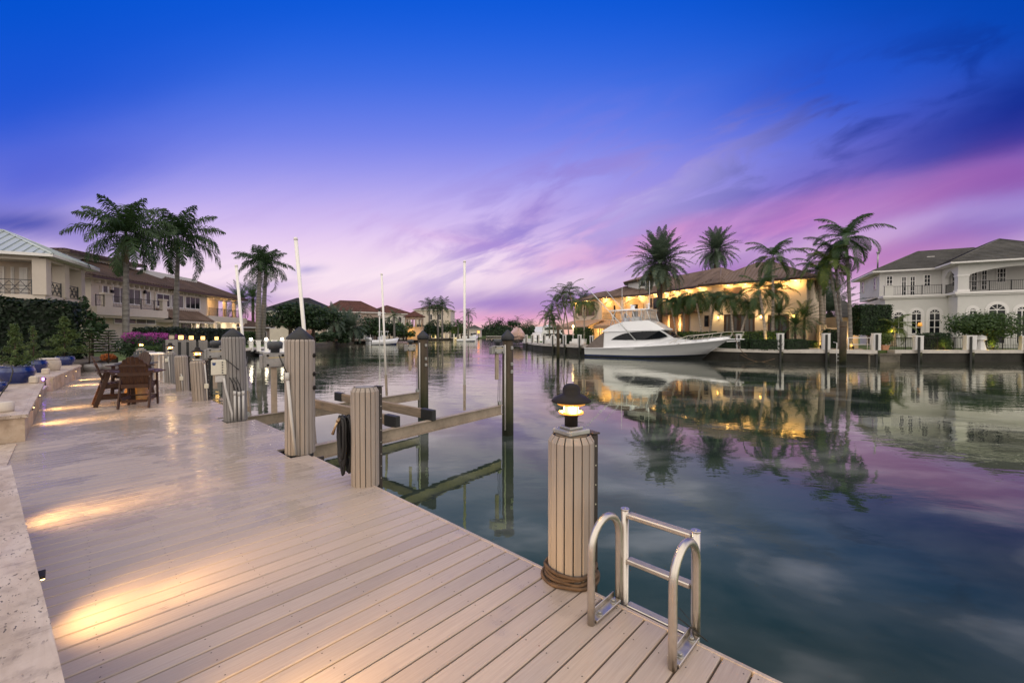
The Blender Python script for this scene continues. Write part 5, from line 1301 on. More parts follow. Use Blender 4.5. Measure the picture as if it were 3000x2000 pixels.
m = MB(); c2_ = K + e1 * (WF / 2 + .4) + e2 * (DF / 2 + .4); m.box((c2_.x, c2_.y, 2.0), (DF - 2.4, WF - 2.4, 4.2), math.atan2(e2.y, e2.x)); m.build('lower_wall', 'stucco_beige', t, True)
for s1, s2 in ((0, 0), (0, 2.8), (0, 5.6), (5, 0), (10, 0)):
    q = kc + e1 * s1 + e2 * s2; m = MB(); m.box((q.x, q.y, 5.74), (.72, .72, 2.55), math.atan2(e2.y, e2.x)); m.build('column', 'stucco_beige', t, True)
m = MB(); rz_ = math.atan2(e2.y, e2.x); q = kc + e2 * ((DF - 1.8) / 2); m.box((q.x, q.y, 7.02), (DF - 1.84, .6, .30), rz_); q = kc + e1 * ((WF - 1.8) / 2); m.box((q.x, q.y, 7.019), (.6, WF - 1.84, .30), rz_); m.build('beam', 'stucco_beige', t, True)
FB = Facade(tuple((K + e1 * WF + e2 * 3.6)[:2]), tuple((K + e1 * 2.6 + e2 * 3.6)[:2]))
m = MB(); FB.slab(m, 0, FB.L, 4.46, 7.05, -.25, 0); q = K + e1 * 2.6 + e2 * 5.6; m.box((q.x, q.y, 5.76), (4.0, .25, 2.6), rz_); m.build('rear_wall', 'stucco_beige', t, True)
for x0, x1 in ((-6, 14), (33, 42), (58, 70), (70.5, 82)):
    u0, u1, _, _ = FB.R(x0, 780, x1, 840); window(FB, t, u0, u1, 4.5, 6.65, 2 if x1 - x0 > 11 else 1, 4, glass='dark_glass', fw=.12, name='glazed_door', mun=.03)
railing(FH, t, 0, FH.L - 1.35, 4.46, 1.05, -.75, 'slat', 'dark_grey_rail')
railing(SH, t, 1.4, 3.25, 4.46, 1.05, -.75, 'slat', 'dark_grey_rail'); railing(SH, t, 4.1, 6.1, 4.46, 1.05, -.75, 'slat', 'dark_grey_rail')
lamp(t, K + e1 * 6 + e2 * 2.2 + V((0, 0, 6.6)), 14, (1, .72, .45), .2, world=True)
# ------------------------------------------------------------------ long beige house with brown tiled roof
H2 = Facade((-39.4, 40), (-41.9, 65)); f = H2
t = thing('tiled_house', 'long beige house with brown tiled roofs, curly balcony rail and lit corner porch', 'house', f.p(f.L / 2, 0, -5))
zE = 7.1; zp0, zp1, zpa, zpb = f.R(603, 871, 685, 927)
m = MB(); f.slab(m, 0, zp0, 0, zE - .2, -11, 0); f.slab(m, zp0, f.L, 0, zpa - .1, -11, 0); f.slab(m, zp0, f.L, zpa - .1, zE - .2, -11, -2.6); f.slab(m, zp0, f.L - .02, zpb + .1, zE - .2, -2.5, 0)
m.build('wall', 'stucco_beige', t, True)
m = MB()
for u in (zp0 + .2, f.L - 2.7, f.L - .25): f.slab(m, u - .2, u + .2, zpa - .1, zpb + .1, -.42, -.02)
m.build('porch_column', 'stucco_cream', t, True)
o_ = .9
def q4(f, u0, u1, b, fr): return [f.p(u0, 0, fr), f.p(u1, 0, fr), f.p(u1, 0, b), f.p(u0, 0, b)]
hip(t, *q4(f, -o_, f.L * .56, -9, o_), zE, 2.3, 'dark_brown_tile', 'dark_wood', soffit='stucco_beige')
hip(t, *q4(f, f.L * .40, f.L + o_, -8, o_ + .25), zE - .12, 2.2, 'dark_brown_tile', 'dark_wood', soffit='stucco_beige')
m = MB(); f.slab(m, f.L * .08, f.L * .42, 8.3, 9.6, -8.5, -3.6); f.slab(m, f.L * .42, f.L * .8, 8.3, 9.25, -7, -2.6); m.build('rooftop_storey', 'stucco_white', t, True)
hip(t, *q4(f, f.L * .05, f.L * .44, -9.4, -2.8), 9.75, .7, 'dark_brown_tile', 'dark_wood')
m = MB()
for i in range(34): f.slab(m, .4 + i * .7, .55 + i * .7, zE - .55, zE - .25, .02, .4)
f.slab(m, 0, f.L, zE - .75, zE - .6, .003, .12); m.build('cornice_bracket', 'stucco_beige', t, True)
for r_, c_, gl in (((297, 834, 316, 880), 1, 'curtain_glass'), ((328, 839, 411, 892), 4, 'curtain_glass'), ((424, 849, 440, 893), 1, 'curtain_glass'), ((456, 860, 497, 900), 2, 'dark_glass'), ((500, 862, 537, 903), 2, 'curtain_glass'), ((541, 866, 585, 906), 3, 'dark_glass')):
    window(f, t, *f.R(*r_), cols=c_, rows=1, glass=gl, fw=.12, surround='stucco_beige' if c_ < 5 else None)
for r_ in ((331, 931, 455, 950),): window(f, t, *f.R(*r_), cols=4, rows=1, glass='curtain_glass', fw=.1)
u0, u1, z0_, z1_ = f.R(284, 904, 493, 927, 2.0); m = MB(); f.slab(m, u0, u1, z0_, z1_, 0, 2.0); f.slab(m, u0 + .1, u1 - .1, z0_ - .2, z0_, .02, 1.7); m.build('balcony', 'stucco_beige', t, True)
pm, pn, _, _ = f.R(305, 870, 327, 903, 1.85)
railing(f, t, u0 + .1, pm, z1_, 1.05, 1.85, 'wave', 'iron', .17); railing(f, t, pn, u1 - .1, z1_, 1.05, 1.85, 'wave', 'iron', .17)
m = MB()
for a, b in ((pm, pn), (f.R(474, 880, 487, 908, 1.85)[0], f.R(474, 880, 487, 908, 1.85)[1])): f.slab(m, a, b, z1_, z1_ + 1.15, 1.6, 1.95); f.slab(m, a - .08, b + .08, z1_ + 1.15, z1_ + 1.3, 1.52, 2.03)
m.build('pedestal', 'stucco_beige', t, True)
u0, u1, z0_, z1_ = f.R(493, 914, 615, 939, 1.4); r = Roof(); A, B = f.p(u0, z0_, 2.0), f.p(u1, z0_, 2.0); r.slope([A, B, f.p(u1, z1_ + .2, .02), f.p(u0, z1_ + .2, .02)], B - A); r.build('lower_roof', 'brown_tile', t, True)
m = MB(); f.slab(m, u0, u1, z0_ - .3, z0_ - .02, .1, 1.9); m.build('lower_eave', 'stucco_beige', t, True)
u0, u1, z0_, z1_ = f.R(612, 927, 689, 944, 1.2); m = MB(); f.slab(m, u0, f.L + .6, z0_, z1_, 0, 1.2); m.build('porch_balcony', 'stucco_beige', t, True)
railing(f, t, u0 + .3, f.L + .4, z1_, 1.05, 1.05, 'bar', 'iron', .16)
FP = Facade(tuple(f.p(zp0, 0, -2.6)[:2]), tuple(f.p(f.L, 0, -2.6)[:2]))
for a, b in ((.6, 1.9), (2.6, 4.2)): window(FP, t, a, b, zpa, zpb - .3, 2, 1, glass='dark_glass', frame='dark_wood', name='porch_door')
m = MB(); q = FP.p(2.25, zpb - .9, .15); m.box(q, (.18, .18, .35), FP.rz); m.build('porch_lantern', 'lamp_glow', t, True)
lamp(t, FP.p(2.3, zpb - 1.0, .8), 160, (1, .62, .25), .15, world=True); lamp(t, FP.p(4.6, zpb - .6, 1.6), 140, (1, .62, .25), .15, world=True)
for r_ in ((527, 942, 560, 1000), (580, 944, 600, 1000), (607, 946, 626, 1000), (634, 946, 646, 1000)):
    a, b, _, zt = f.R(*r_); window(f, t, a, b, .1, zt, 2, 3, frame='trim_white', glass='curtain_glass', name='glazed_door', fw=.1)
m = MB()
for px in (570, 592, 630): a = f.uv(px, 970, 1.3)[0]; m.tube([f.p(a, 0, 1.3), f.p(a, z0_, 1.3)], .2, 12)
a = f.L - .4; m.tube([f.p(a, 0, .9), f.p(a, z0_ - .5, .9), f.p(a, z0_, .9)], [.2, .2, .42], 12)
m.build('ground_column', 'stucco_cream', t, True)
for a in (.62, .74, .86, .97): lamp(t, f.p(f.L * a, z0_ - .5, .75), 60, (1, .83, .55), .15, world=True)
lamp(t, f.p(f.L * .57, z0_ - .3, 1.3), 30, (.75, .45, 1), .2, world=True)
for px in (324, 420): 
    a, zz = f.uv(px, 855); m = MB(); m.box(f.p(a, zz, .16), (.2, .2, .4), f.rz); m.build('wall_lantern', 'iron', t, True)
# ------------------------------------------------------------------ yellow lit villa behind the yacht
B1 = Facade((25.2, 53.8), (32.4, 47.0)); B2 = Facade((21.0, 66.8), (25.2, 53.8)); B3 = Facade((15.0, 72.6), (21.0, 66.8)); B4 = Facade((11.9, 81.5), (15.0, 72.6))
t = thing('yellow_villa', 'cream villa with brown barrel tile roofs, warm eave lights and dark shutters behind the yacht', 'house', B1.p(2, 0, -6)); zE = 7.9
m = MB(); B1.slab(m, 0, B1.L, 0, zE - .2, -10, 0); B2.slab(m, -.5, B2.L - .05, 0, zE - .203, -9, 0); B4.slab(m, 0, B4.L, 0, zE - .206, -9, 0)
B3.slab(m, -.5, B3.L + .5, 0, 4.1, -8, 0); B3.slab(m, -.5, B3.L + .5, 4.1, zE - .209, -8, -2.4)
m.build('wall', 'stucco_cream', t, True)
hip(t, B1.p(-1.4, 0, .95), B1.p(B1.L + .95, 0, .95), B1.p(B1.L + .95, 0, -9.6), B1.p(-1.4, 0, -9.6), zE, 2.75, 'brown_tile', 'dark_wood', soffit='stucco_cream')
hip(t, B2.p(-2, 0, .9), B2.p(B2.L + 2.2, 0, .9), B2.p(B2.L + 2.2, 0, -8.6), B2.p(-2, 0, -8.6), zE - .03, 2.7, 'brown_tile', 'dark_wood', soffit='stucco_cream')
hip(t, B3.p(-1, 0, .9), B3.p(B3.L + 1, 0, .9), B3.p(B3.L + 1, 0, -7), B3.p(-1, 0, -7), zE - .06, 1.9, 'brown_tile', 'dark_wood', soffit='stucco_cream')
hip(t, B4.p(-1, 0, .9), B4.p(B4.L + 1, 0, .9), B4.p(B4.L + 1, 0, -7), B4.p(-1, 0, -7), zE - .09, 1.5, 'brown_tile', 'dark_wood', soffit='stucco_cream')
q = D(1920, 840, 72); m = MB(); q.z = 0
m.lathe([(4.6, 7.5), (4.6, 10.4)], (q.x, q.y, 0), 10, sm=False); m.build('lookout_wall', 'stucco_white', t, True)
r = Roof(); N = 10; ap = V((q.x, q.y, 12.0))
for i in range(N):
    a0, a1 = 2 * pi * i / N, 2 * pi * (i + 1) / N; A = V((q.x + 5.4 * cos(a0), q.y + 5.4 * sin(a0), 10.35)); B = V((q.x + 5.4 * cos(a1), q.y + 5.4 * sin(a1), 10.35)); r.slope([A, B, ap], B - A); r.tube([A, ap], .1, 5)
r.build('lookout_roof', 'brown_tile', t, True)
m = MB(); m.lathe([(5.3, 10.2), (5.35, 10.34)], (q.x, q.y, 0), 10, sm=False); m.build('lookout_eave', 'dark_wood', t, True)
LK = Facade((q.x - 3, q.y - 4.3), (q.x + 3, q.y - 4.9))
for r_ in ((1875, 823, 1891, 840), (1941, 818, 1964, 827)): window(LK, t, *LK.R(*r_), cols=1, rows=1, glass='dark_glass', frame='trim_white', fw=.06)
# openings of the big right block
for r_, c_ in (((2122, 842, 2174, 865), 3), ((2251, 835, 2278, 867), 2)): window(B1, t, *B1.R(*r_), cols=c_, rows=5, frame='shutter_wood', glass='shutter_wood', name='shutter', mun=.03)
a, b, z0_, z1_ = B1.R(2121, 920, 2212, 966); 
for i in range(2): u = a + (b - a) * i / 2; window(B1, t, u + .02, u + (b - a) / 2 - .02, .2, z1_, 3, 1, frame='dark_wood', glass='curtain_glass', fw=.22, name='garage_door', mun=.06)
a, b, z0_, z1_ = B1.R(2250, 922, 2312, 966); window(B1, t, a, b, .2, z1_, 3, 1, frame='dark_wood', glass='dark_glass', fw=.22, name='patio_door', mun=.06)
window(B1, t, *B1.R(2064, 924, 2077, 957), cols=1, rows=1, frame='dark_wood', glass='dark_glass', fw=.05)
for r_ in ((1893, 932, 1928, 966), (1941, 922, 1956, 962), (1964, 922, 1988, 966), (1997, 921, 2020, 966)):
    a, b, z0_, z1_ = B2.R(*r_); window(B2, t, a, b, .2, z1_, 1, 8, frame='shutter_wood', glass='shutter_wood', name='shutter', mun=.03)
for r_ in ((1906, 873, 1911, 900), (1915, 871, 1927, 905)): a, b, z0_, z1_ = B2.R(*r_); window(B2, t, a, b, z0_, z1_, 1, 1, frame='dark_wood', glass='dark_glass', name='balcony_door', fw=.06)
a, b, z0_, z1_ = B2.R(1894, 912, 1928, 917, 1.0); m = MB(); B2.slab(m, a, b, z0_, z1_, 0, 1.1); m.build('balcony', 'stucco_cream', t, True); railing(B2, t, a + .05, b - .05, z1_, 1.1, 1.0, 'wave', 'iron', .2)
u0, u1, z0_, z1_ = B2.R(1936, 900, 2033, 916, 1.2); r = Roof(); A, B = B2.p(u0 - .3, z0_, 1.6), B2.p(u1 + .3, z0_, 1.6); r.slope([A, B, B2.p(u1 - .6, z1_ + .7, .02), B2.p(u0 + .6, z1_ + .7, .02)], B - A); r.slope([B, B2.p(u1 + .3, z0_, .02), B2.p(u1 - .6, z1_ + .7, .02)], V(B2.n)); r.slope([B2.p(u0 - .3, z0_, .02), A, B2.p(u0 + .6, z1_ + .7, .02)], V(B2.n)); r.build('entry_roof', 'brown_tile', t, True)
m = MB(); B2.slab(m, u0 - .25, u1 + .25, z0_ - .18, z0_ - .01, .02, 1.55); m.build('entry_eave', 'dark_wood', t, True)
# bay with arches and balcony
m = MB()
for k in (0, .5, 1):
    u = B3.L * k; B3.slab(m, u - .35, u + .35, 4.1, zE - .21, -.5, 0)
for k in (0, .5):
    u0_, u1_ = B3.L * k + .35, B3.L * (k + .5) - .35; N = 12; zt = zE - .21; zs = zt - 1.15; pol = [(u0_, zt), (u0_, zs)] + [(u0_ + (u1_ - u0_) * i / N, zs + .8 * math.sin(pi * i / N)) for i in range(1, N)] + [(u1_, zs), (u1_, zt)]
    m.ext([B3.p(u, z, -.45) for u, z in pol], B3.n * .42)
m.build('balcony_arcade', 'stucco_cream', t, True)
BK = Facade(tuple(B3.p(0, 0, -2.4)[:2]), tuple(B3.p(B3.L, 0, -2.4)[:2]))
for k in (.12, .36, .62, .86): window(BK, t, BK.L * k - .5, BK.L * k + .5, 4.2, 6.6, 1, 1, frame='dark_wood', glass='dark_glass', name='balcony_door')
railing(B3, t, .3, B3.L - .3, 4.1, 1.1, -.2, 'wave', 'iron', .2)
for k in (.15, .5, .85): lamp(t, B3.p(B3.L * k, 7.0, -1.2), 80, (1, .58, .19), .15, world=True)
for r_ in ((1757, 925, 1770, 966), (1800, 925, 1830, 966)): a, b, z0_, z1_ = B3.R(*r_); window(B3, t, a, b, .2, 3.0, 2, 2, frame='dark_wood', glass='room_glow', name='lit_window')
for r_ in ((1718, 884, 1742, 925), (1695, 886, 1705, 925)): window(B4, t, *B4.R(*r_), cols=1, rows=1, frame='shutter_wood', glass='shutter_wood', name='shutter')
for r_ in ((1700, 942, 1712, 975), (1722, 942, 1740, 975)): a, b, z0_, z1_ = B4.R(*r_); window(B4, t, a, b, .2, 3.0, 2, 1, frame='dark_wood', glass='room_glow', name='lit_window')
# canvas awning over the ground floor terrace
u0, u1 = -1.0, B4.L + 1.5; m = MB(); m.ext([B4.p(u0, 4.2, .02), B4.p(u0, 3.0, 3.4), B4.p(u0, 2.5, 3.4), B4.p(u0, 2.5, 3.36), B4.p(u0, 2.96, 3.34), B4.p(u0, 4.12, .02)], B4.d * (u1 - u0)); m.ext([B3.p(.3, 4.0, .02), B3.p(.3, 3.05, 2.6), B3.p(.3, 2.6, 2.6), B3.p(.3, 2.6, 2.56), B3.p(.3, 3.0, 2.54), B3.p(.3, 3.92, .02)], B3.d * (B3.L * .75)); m.build('awning', 'awning_tan', t, True)
for a in (.15, .6, .95): lamp(t, B4.p(B4.L * a, 2.2, 1.2), 130, (1, .58, .19), .15, world=True)
lamp(t, B3.p(B3.L * .3, 2.2, 1.2), 110, (1, .58, .19), .15, world=True); lamp(t, B3.p(B3.L * .85, 2.2, 1.0), 90, (1, .58, .19), .15, world=True)
# eave downlights and wall lanterns
def downlight(f, u, e=95, z=zE - .24, off=.5):
    m = MB(); m.tube([f.p(u, z - .02, off), f.p(u, z - .06, off)], .12, 10); m.build('eave_light', 'lamp_hot', t, True); lamp(t, f.p(u, z - .30, off), e, (1, .56, .17), .09, world=True)
for px in (2138, 2186, 2230, 2297, 2334): downlight(B1, B1.uv(px, 840)[0])
for px in (1925, 1957, 1985, 2020, 2060): downlight(B2, B2.uv(px, 860)[0])
for px in (1776, 1845, 1880): downlight(B3, B3.uv(px, 870)[0])
for px in (1690, 1726): downlight(B4, B4.uv(px, 880)[0])
def lantern(f, px, py, e=60):
    u, z = f.uv(px, py); m = MB(); m.box(f.p(u, z, .19), (.16, .16, .30), f.rz); o = m.build('lantern_glass', 'lamp_glow', t, True); m = MB(); m.box(f.p(u, z + .19, .19), (.22, .22, .06), f.rz); m.box(f.p(u, z - .17, .19), (.2, .2, .04), f.rz); f.slab(m, u - .05, u + .05, z - .1, z + .15, .003, .1); m.build('lantern_frame', 'iron', t, True)
    lamp(t, f.p(u, z, .42), e, (1, .7, .3), .1, world=True)
lantern(B1, 2106, 930); lantern(B1, 2231, 928); lantern(B1, 2326, 926)
lamp(t, B2.p(B2.uv(1955, 925)[0], 3.0, .7), 130, (1, .58, .19), .1, world=True); lamp(t, B2.p(B2.uv(1992, 925)[0], 3.0, .7), 150, (1, .58, .19), .1, world=True)
# ------------------------------------------------------------------ white house on the right
fd = V((.882, -.471, 0)); C1 = V((46.4, 54, 0)); fn = V((-.471, -.882, 0)); mk = lambda q, L: Facade(tuple(q[:2]), tuple((q + fd * L)[:2]))
t = thing('white_house', 'white two storey house with grey tiled hip roofs, arched windows and iron balconies', 'house', C1 - fn * 6); zE = 9.6
U = mk(C1, 20); GF = mk(C1 + fn * 2.0, 20); PV = mk(C1 + fn * 4.5, 20); zB = 6.35
uP = PV.uv(2806, 850)[0]
m = MB(); U.slab(m, 0, 20, zB, zE - .2, -10, 0); GF.slab(m, .1, uP + .3, .1, zB - .25, -11.9, 0)
PV.slab(m, uP, 20, .1, zB - .25, -6, 0); m.build('wall', 'stucco_white', t, True)
m = MB(); GF.slab(m, -.15, uP - .3, zB - .25, zB, -2, .3); PV.slab(m, uP - .3, 20, zB - .249, zB + .001, -4.5, .3); GF.slab(m, -.05, uP - .2, zB - .42, zB - .25, -1, .15); PV.slab(m, uP - .15, 20, zB - .421, zB - .25, -1, .15); m.build('balcony_floor', 'trim_white', t, True)
# pavilion loggia: piers, arches, deep porch
pr = PV.R(2803, 790, 2833, 860); pw = max(.9, pr[1] - pr[0])
m = MB(); zt = zE - .2
PV.slab(m, uP, uP + pw, zB, zt, -pw, 0); PV.slab(m, uP + pw + 8.2, uP + pw + 9.3, zB, zt, -pw, 0); PV.slab(m, uP, uP + .35, zB, zt, -4.5, -3.6)
N = 14; u0_, u1_ = uP + pw, uP + pw + 8.2; zs = zt - 1.2; pol = [(u0_, zt), (u0_, zs)] + [(u0_ + (u1_ - u0_) * i / N, zs + .72 * math.sin(pi * i / N) ** .8) for i in range(1, N)] + [(u1_, zs), (u1_, zt)]
m.ext([PV.p(u, z, -.42) for u, z in pol], PV.n * .4)
pol = [(-pw, zt), (-pw, zs)] + [(-pw - (3.6 - pw) * i / N, zs + .75 * math.sin(pi * i / N)) for i in range(1, N)] + [(-3.6, zs), (-3.6, zt)]
m.ext([PV.p(uP + .02, z, o) for o, z in pol], PV.d * .33)
m.build('loggia_arcade', 'stucco_white', t, True)
m = MB(); PV.slab(m, uP - .06, uP + pw + .06, zB, zB + .25, -pw - .06, .06); PV.slab(m, uP - .05, uP + pw + .05, zt - 1.35, zt - 1.15, -pw - .05, .05); m.build('pier_moulding', 'trim_white', t, True)
o_ = .85
hip(t, U.p(-o_, 0, o_), U.p(16, 0, o_), U.p(16, 0, -10.8), U.p(-o_, 0, -10.8), zE, 2.85, 'grey_tile')
hip(t, PV.p(uP - o_, 0, o_), PV.p(uP + 11, 0, o_), PV.p(uP + 11, 0, -13), PV.p(uP - o_, 0, -13), zE + .02, 3.0, 'grey_tile')
for r_, c_, rw in (((2595, 808, 2616, 843), 2, 3), ((2639, 810, 2656, 868), 2, 4), ((2664, 809, 2682, 868), 2, 4), ((2705, 804, 2727, 840), 2, 3)):
    a, b, z0_, z1_ = U.R(*r_); window(U, t, a, b, max(z0_, zB + .02), z1_, c_, rw, fw=.1, name='window' if rw == 3 else 'french_door', mun=.03)
LB_ = mk(C1 + fn * .0, 20)
for r_, c_, rw in (((2843, 793, 2864, 852), 2, 4), ((2873, 791, 2893, 850), 2, 4), ((2918, 785, 2948, 828), 3, 3), ((2786, 793, 2803, 840), 1, 3)):
    a, b, z0_, z1_ = U.R(*r_); window(U, t, a, b, max(z0_, zB + .05), z1_, c_, rw, fw=.1, mun=.03, off=.002)
for x0, x1, top in ((2615, 2650, 912), (2667, 2701, 906), (2719, 2756, 904)):
    a, b, z0_, z1_ = GF.R(x0, top, x1, 979); window(GF, t, a, b, z0_, z1_, 2, 3, arch=True, surround='trim_white', fw=.12, name='arched_window', mun=.04)
m = MB(); a, b, z0_, z1_ = GF.R(2600, 978, 2680, 984); GF.slab(m, .2, GF.uv(2765, 980)[0], z0_ - .2, z0_ + .05, .003, .25); m.build('window_sill', 'trim_white', t, True)
for x0, x1, top in ((2836, 2862, 900), (2892, 2948, 888), (2974, 3012, 896)):
    a, b, z0_, z1_ = PV.R(x0, top, x1, 985); window(PV, t, a, b, .6, z1_, 2, 2, arch=True, surround='trim_white', fw=.12, name='arched_opening', mun=.04)
SD = Facade(tuple((C1 - fn * 9)[:2]), tuple(C1[:2]))
for r_ in ((2526, 825, 2532, 858), (2561, 812, 2568, 849)): a, b, z0_, z1_ = SD.R(*r_); window(SD, t, a, b, z0_, z1_, 1, 3, fw=.08, mun=.03)
railing(GF, t, .0, uP - .6, zB + .001, 1.1, .15, 'bar', 'iron', .15); railing(PV, t, uP + pw, uP + pw + 8.2, zB + .002, 1.1, -.15, 'bar', 'iron', .15)
SV = Facade(tuple(PV.p(uP + .15, 0, -3.6)[:2]), tuple(PV.p(uP + .15, 0, -pw)[:2])); railing(SV, t, 0, SV.L, zB + .002, 1.1, 0, 'bar', 'iron', .15)
a, b, _, _ = GF.R(2590, 845, 2615, 870); m = MB(); GF.slab(m, a, b, zB + .002, zB + 1.15, -.1, .28); GF.slab(m, a - .06, b + .06, zB + 1.15, zB + 1.27, -.16, .34); m.build('pedestal', 'stucco_white', t, True)
m = MB(); q = U.p(3.2, 10.9, -4.8); m.box(U.p(5.6, zE + 1.7, -3.0), (.7, .5, .3), U.rz); m.build('roof_vent', 'trim_white', t, True)
m = MB(); q = U.p(.9, 0, -5); m.tube([V((q.x, q.y, zE + 1.0)), V((q.x, q.y, zE + 3.0))], .09, 8); m.tube([V((q.x, q.y, zE + 3.0)), V((q.x, q.y, zE + 3.25))], .16, 8); m.build('flue_pipe', 'galvanised', t, True)
lamp(t, SD.p(SD.L * .5, 3.2, 1.5), 110, (1, .62, .3), .3, world=True)
q = GF.p(GF.uv(2694, 950)[0], GF.uv(2694, 950)[1], .12); m = MB(); m.lathe([(.22, -.2), (.16, .2)], q, 12); m.build('table_lamp', 'lamp_soft', t, True)
# tiled garage wing between the two right houses
t = thing('garage_wing', 'low tiled wing and gate wall with warm light between the two right houses', 'wing', gz(2480, 990, 47, .2)); f = Facade(tuple(gz(2402, 990, 47, 0)[:2]), tuple(gz(2515, 990, 46, 0)[:2]))
m = MB(); f.slab(m, f.L * .55, f.L, .1, 3.6, -6, 0); f.slab(m, 0, f.L * .5, .1, 2.4, -.4, -.1); m.build('wall', 'stucco_cream', t, True)
m = MB(); f.slab(m, -.1, .6, .1, 2.7, -.6, .1); m.build('gate_pillar', 'stucco_cream', t, True)
r = Roof(); A, B = f.p(f.L * .48, 3.5, .6), f.p(f.L + .3, 3.5, .6); r.slope([A, B, f.p(f.L + .3, 5.6, -4), f.p(f.L * .85, 5.6, -4)], B - A, 'course'); r.build('roof', 'grey_tile', t, True)
lamp(t, f.p(f.L * .75, 1.4, .6), 35, (1, .62, .28), .1, world=True); lamp(t, f.p(f.L * .1, 1.0, .8), 30, (1, .62, .28), .1, world=True)
# ================================================================== the big yacht
S0 = V((8.4, 50.0, 0)); hd = V((.811, -.585, 0)); pt_ = V((.585, .811, 0))
base = S0 + pt_ * 2.35
t = thing('sport_yacht', 'big white sportfishing yacht with flybridge, outriggers and dark side windows moored at the seawall', 'yacht', (base.x, base.y, WZ), math.atan2(hd.y, hd.x))
def sheer(x): u = x / 15.0; return .98 + .30 * u + .82 * u ** 2.0
def hbeam(x): u = x / 15.0; return 2.35 * (1 - max(0, (u - .42) / .58) ** 2.3) * (.93 + .07 * min(1, u * 4))
def chine(x): u = x / 15.0; return 2.05 * (1 - max(0, (u - .30) / .60) ** 1.7) if u < .9 else 0.0
m = MB(); top = MB(); rows = []; NX = 26
for i in range(NX + 1):
    u = i / NX; x = 15.0 * u; hb = max(.02, hbeam(x)); zs = sheer(x); yc = max(.0, chine(x)); zc = .10 + .55 * max(0, u - .35) ** 1.6 * 2.2
    kz = -.75 + (1.6 * max(0, u - .8) / .2 * .9 if u > .8 else 0)
    xs = x
    pts = []
    for k, (y, z) in enumerate(((0, kz), (yc, zc * .3 - .1 if u < .5 else zc - .3), (yc + .02, max(zc, .10)), (yc + (hb - yc) * .10 + .02, .22 + zc * .6), (yc + (hb - yc) * .42 + .03 * (1 - u), zc + (zs - zc) * .5), (hb, zs - .06), (hb + .035, zs - .03), (hb + .03, zs + .03), (hb - .08, zs + .05))):
        rake = (1 - (z - kz) / max(.1, zs - kz)) * (u ** 5) * 1.9
        pts.append((xs - rake, y, z))
    rows.append(pts)
K_ = len(rows[0])
for sg in (-1, 1):
    vs = [(p[0], p[1] * sg, p[2]) for r_ in rows for p in r_]; fs, mis = [], []
    for i in range(NX):
        for k in range(K_ - 1):
            q = (i * K_ + k, i * K_ + k + 1, (i + 1) * K_ + k + 1, (i + 1) * K_ + k); q = q if sg < 0 else q[::-1]
            o = len(m.v)
            m.f.append(tuple(a + o for a in q)); m.sm.append(True); m.mi.append(2 if k < 2 else (1 if k == 2 else 0))
    m.v.extend(vs)
o = len(m.v); tr = rows[0]; m.v.extend([(p[0], -p[1], p[2]) for p in tr] + [(p[0], p[1], p[2]) for p in reversed(tr)]); m.f.append(tuple(range(o, o + 2 * K_))); m.sm.append(False); m.mi.append(0)
m.build('hull', ['hull_white_shaded', 'navy_stripe', 'antifoul'], t)
d = MB()
for i in range(NX):
    for sg in (-1, 1):
        a, b = rows[i][-1], rows[i + 1][-1]; c0, c1 = a[2] + .10 + .16 * (i > 12), b[2] + .10 + .16 * (i + 1 > 12)
        q = [(a[0], a[1] * sg, a[2]), (a[0], a[1] * sg * .55, c0), (a[0], 0, c0 + .02), (b[0], 0, c1 + .02), (b[0], b[1] * sg * .55, c1), (b[0], b[1] * sg, b[2])]
        d.add(q, [(0, 1, 4, 5), (1, 2, 3, 4)] if sg > 0 else [(5, 4, 1, 0), (4, 3, 2, 1)], 0, True)
d.build('deck', 'hull_white', t)
def shell(prof, name, matn, hw, parent=t, sm=False, z0=None):
    """closed shell from a side profile (x, z); hw(x, z) is the half width"""
    n = len(prof); m = MB(); vs = [(x, -hw(x, z), z) for x, z in prof] + [(x, hw(x, z), z) for x, z in prof]
    m.add(vs, [tuple(range(n))[::-1], tuple(range(n, 2 * n))] + [(j, (j + 1) % n, n + (j + 1) % n, n + j) for j in range(n)]); return m.build(name, matn, parent)
cw = lambda x, z: min(hbeam(min(x, 15.5)) - .22, 2.02) - .10 * max(0, z - 1.2) - .12 * max(0, x - 8.2) ** 1.3 * .3
shell([(2.1, 1.0), (2.35, 2.86), (3.4, 2.94), (5.0, 2.99), (7.0, 3.05), (8.75, 3.08), (9.3, 2.72), (10.05, 2.22), (11.4, 2.02), (12.2, 1.75), (10.5, 1.4), (6, 1.2)], 'cabin', 'hull_white', cw)
fw_ = lambda x, z: 2.0 - .28 * max(0, z - 2.9) - .10 * max(0, x - 6.5)
shell([(2.0, 2.88), (2.25, 3.08), (3.2, 3.62), (4.4, 4.0), (5.2, 4.08), (7.35, 4.14), (8.2, 3.72), (9.0, 3.22), (9.1, 3.10), (8.0, 3.06), (5, 2.98)], 'flybridge', 'hull_white', fw_)
wp = [(3.2, 1.98), (3.75, 2.34), (4.5, 2.64), (5.4, 2.83), (7.0, 2.95), (8.6, 2.99), (9.2, 2.62), (9.45, 2.38), (8.6, 2.16), (7.0, 2.02), (5, 1.97)]
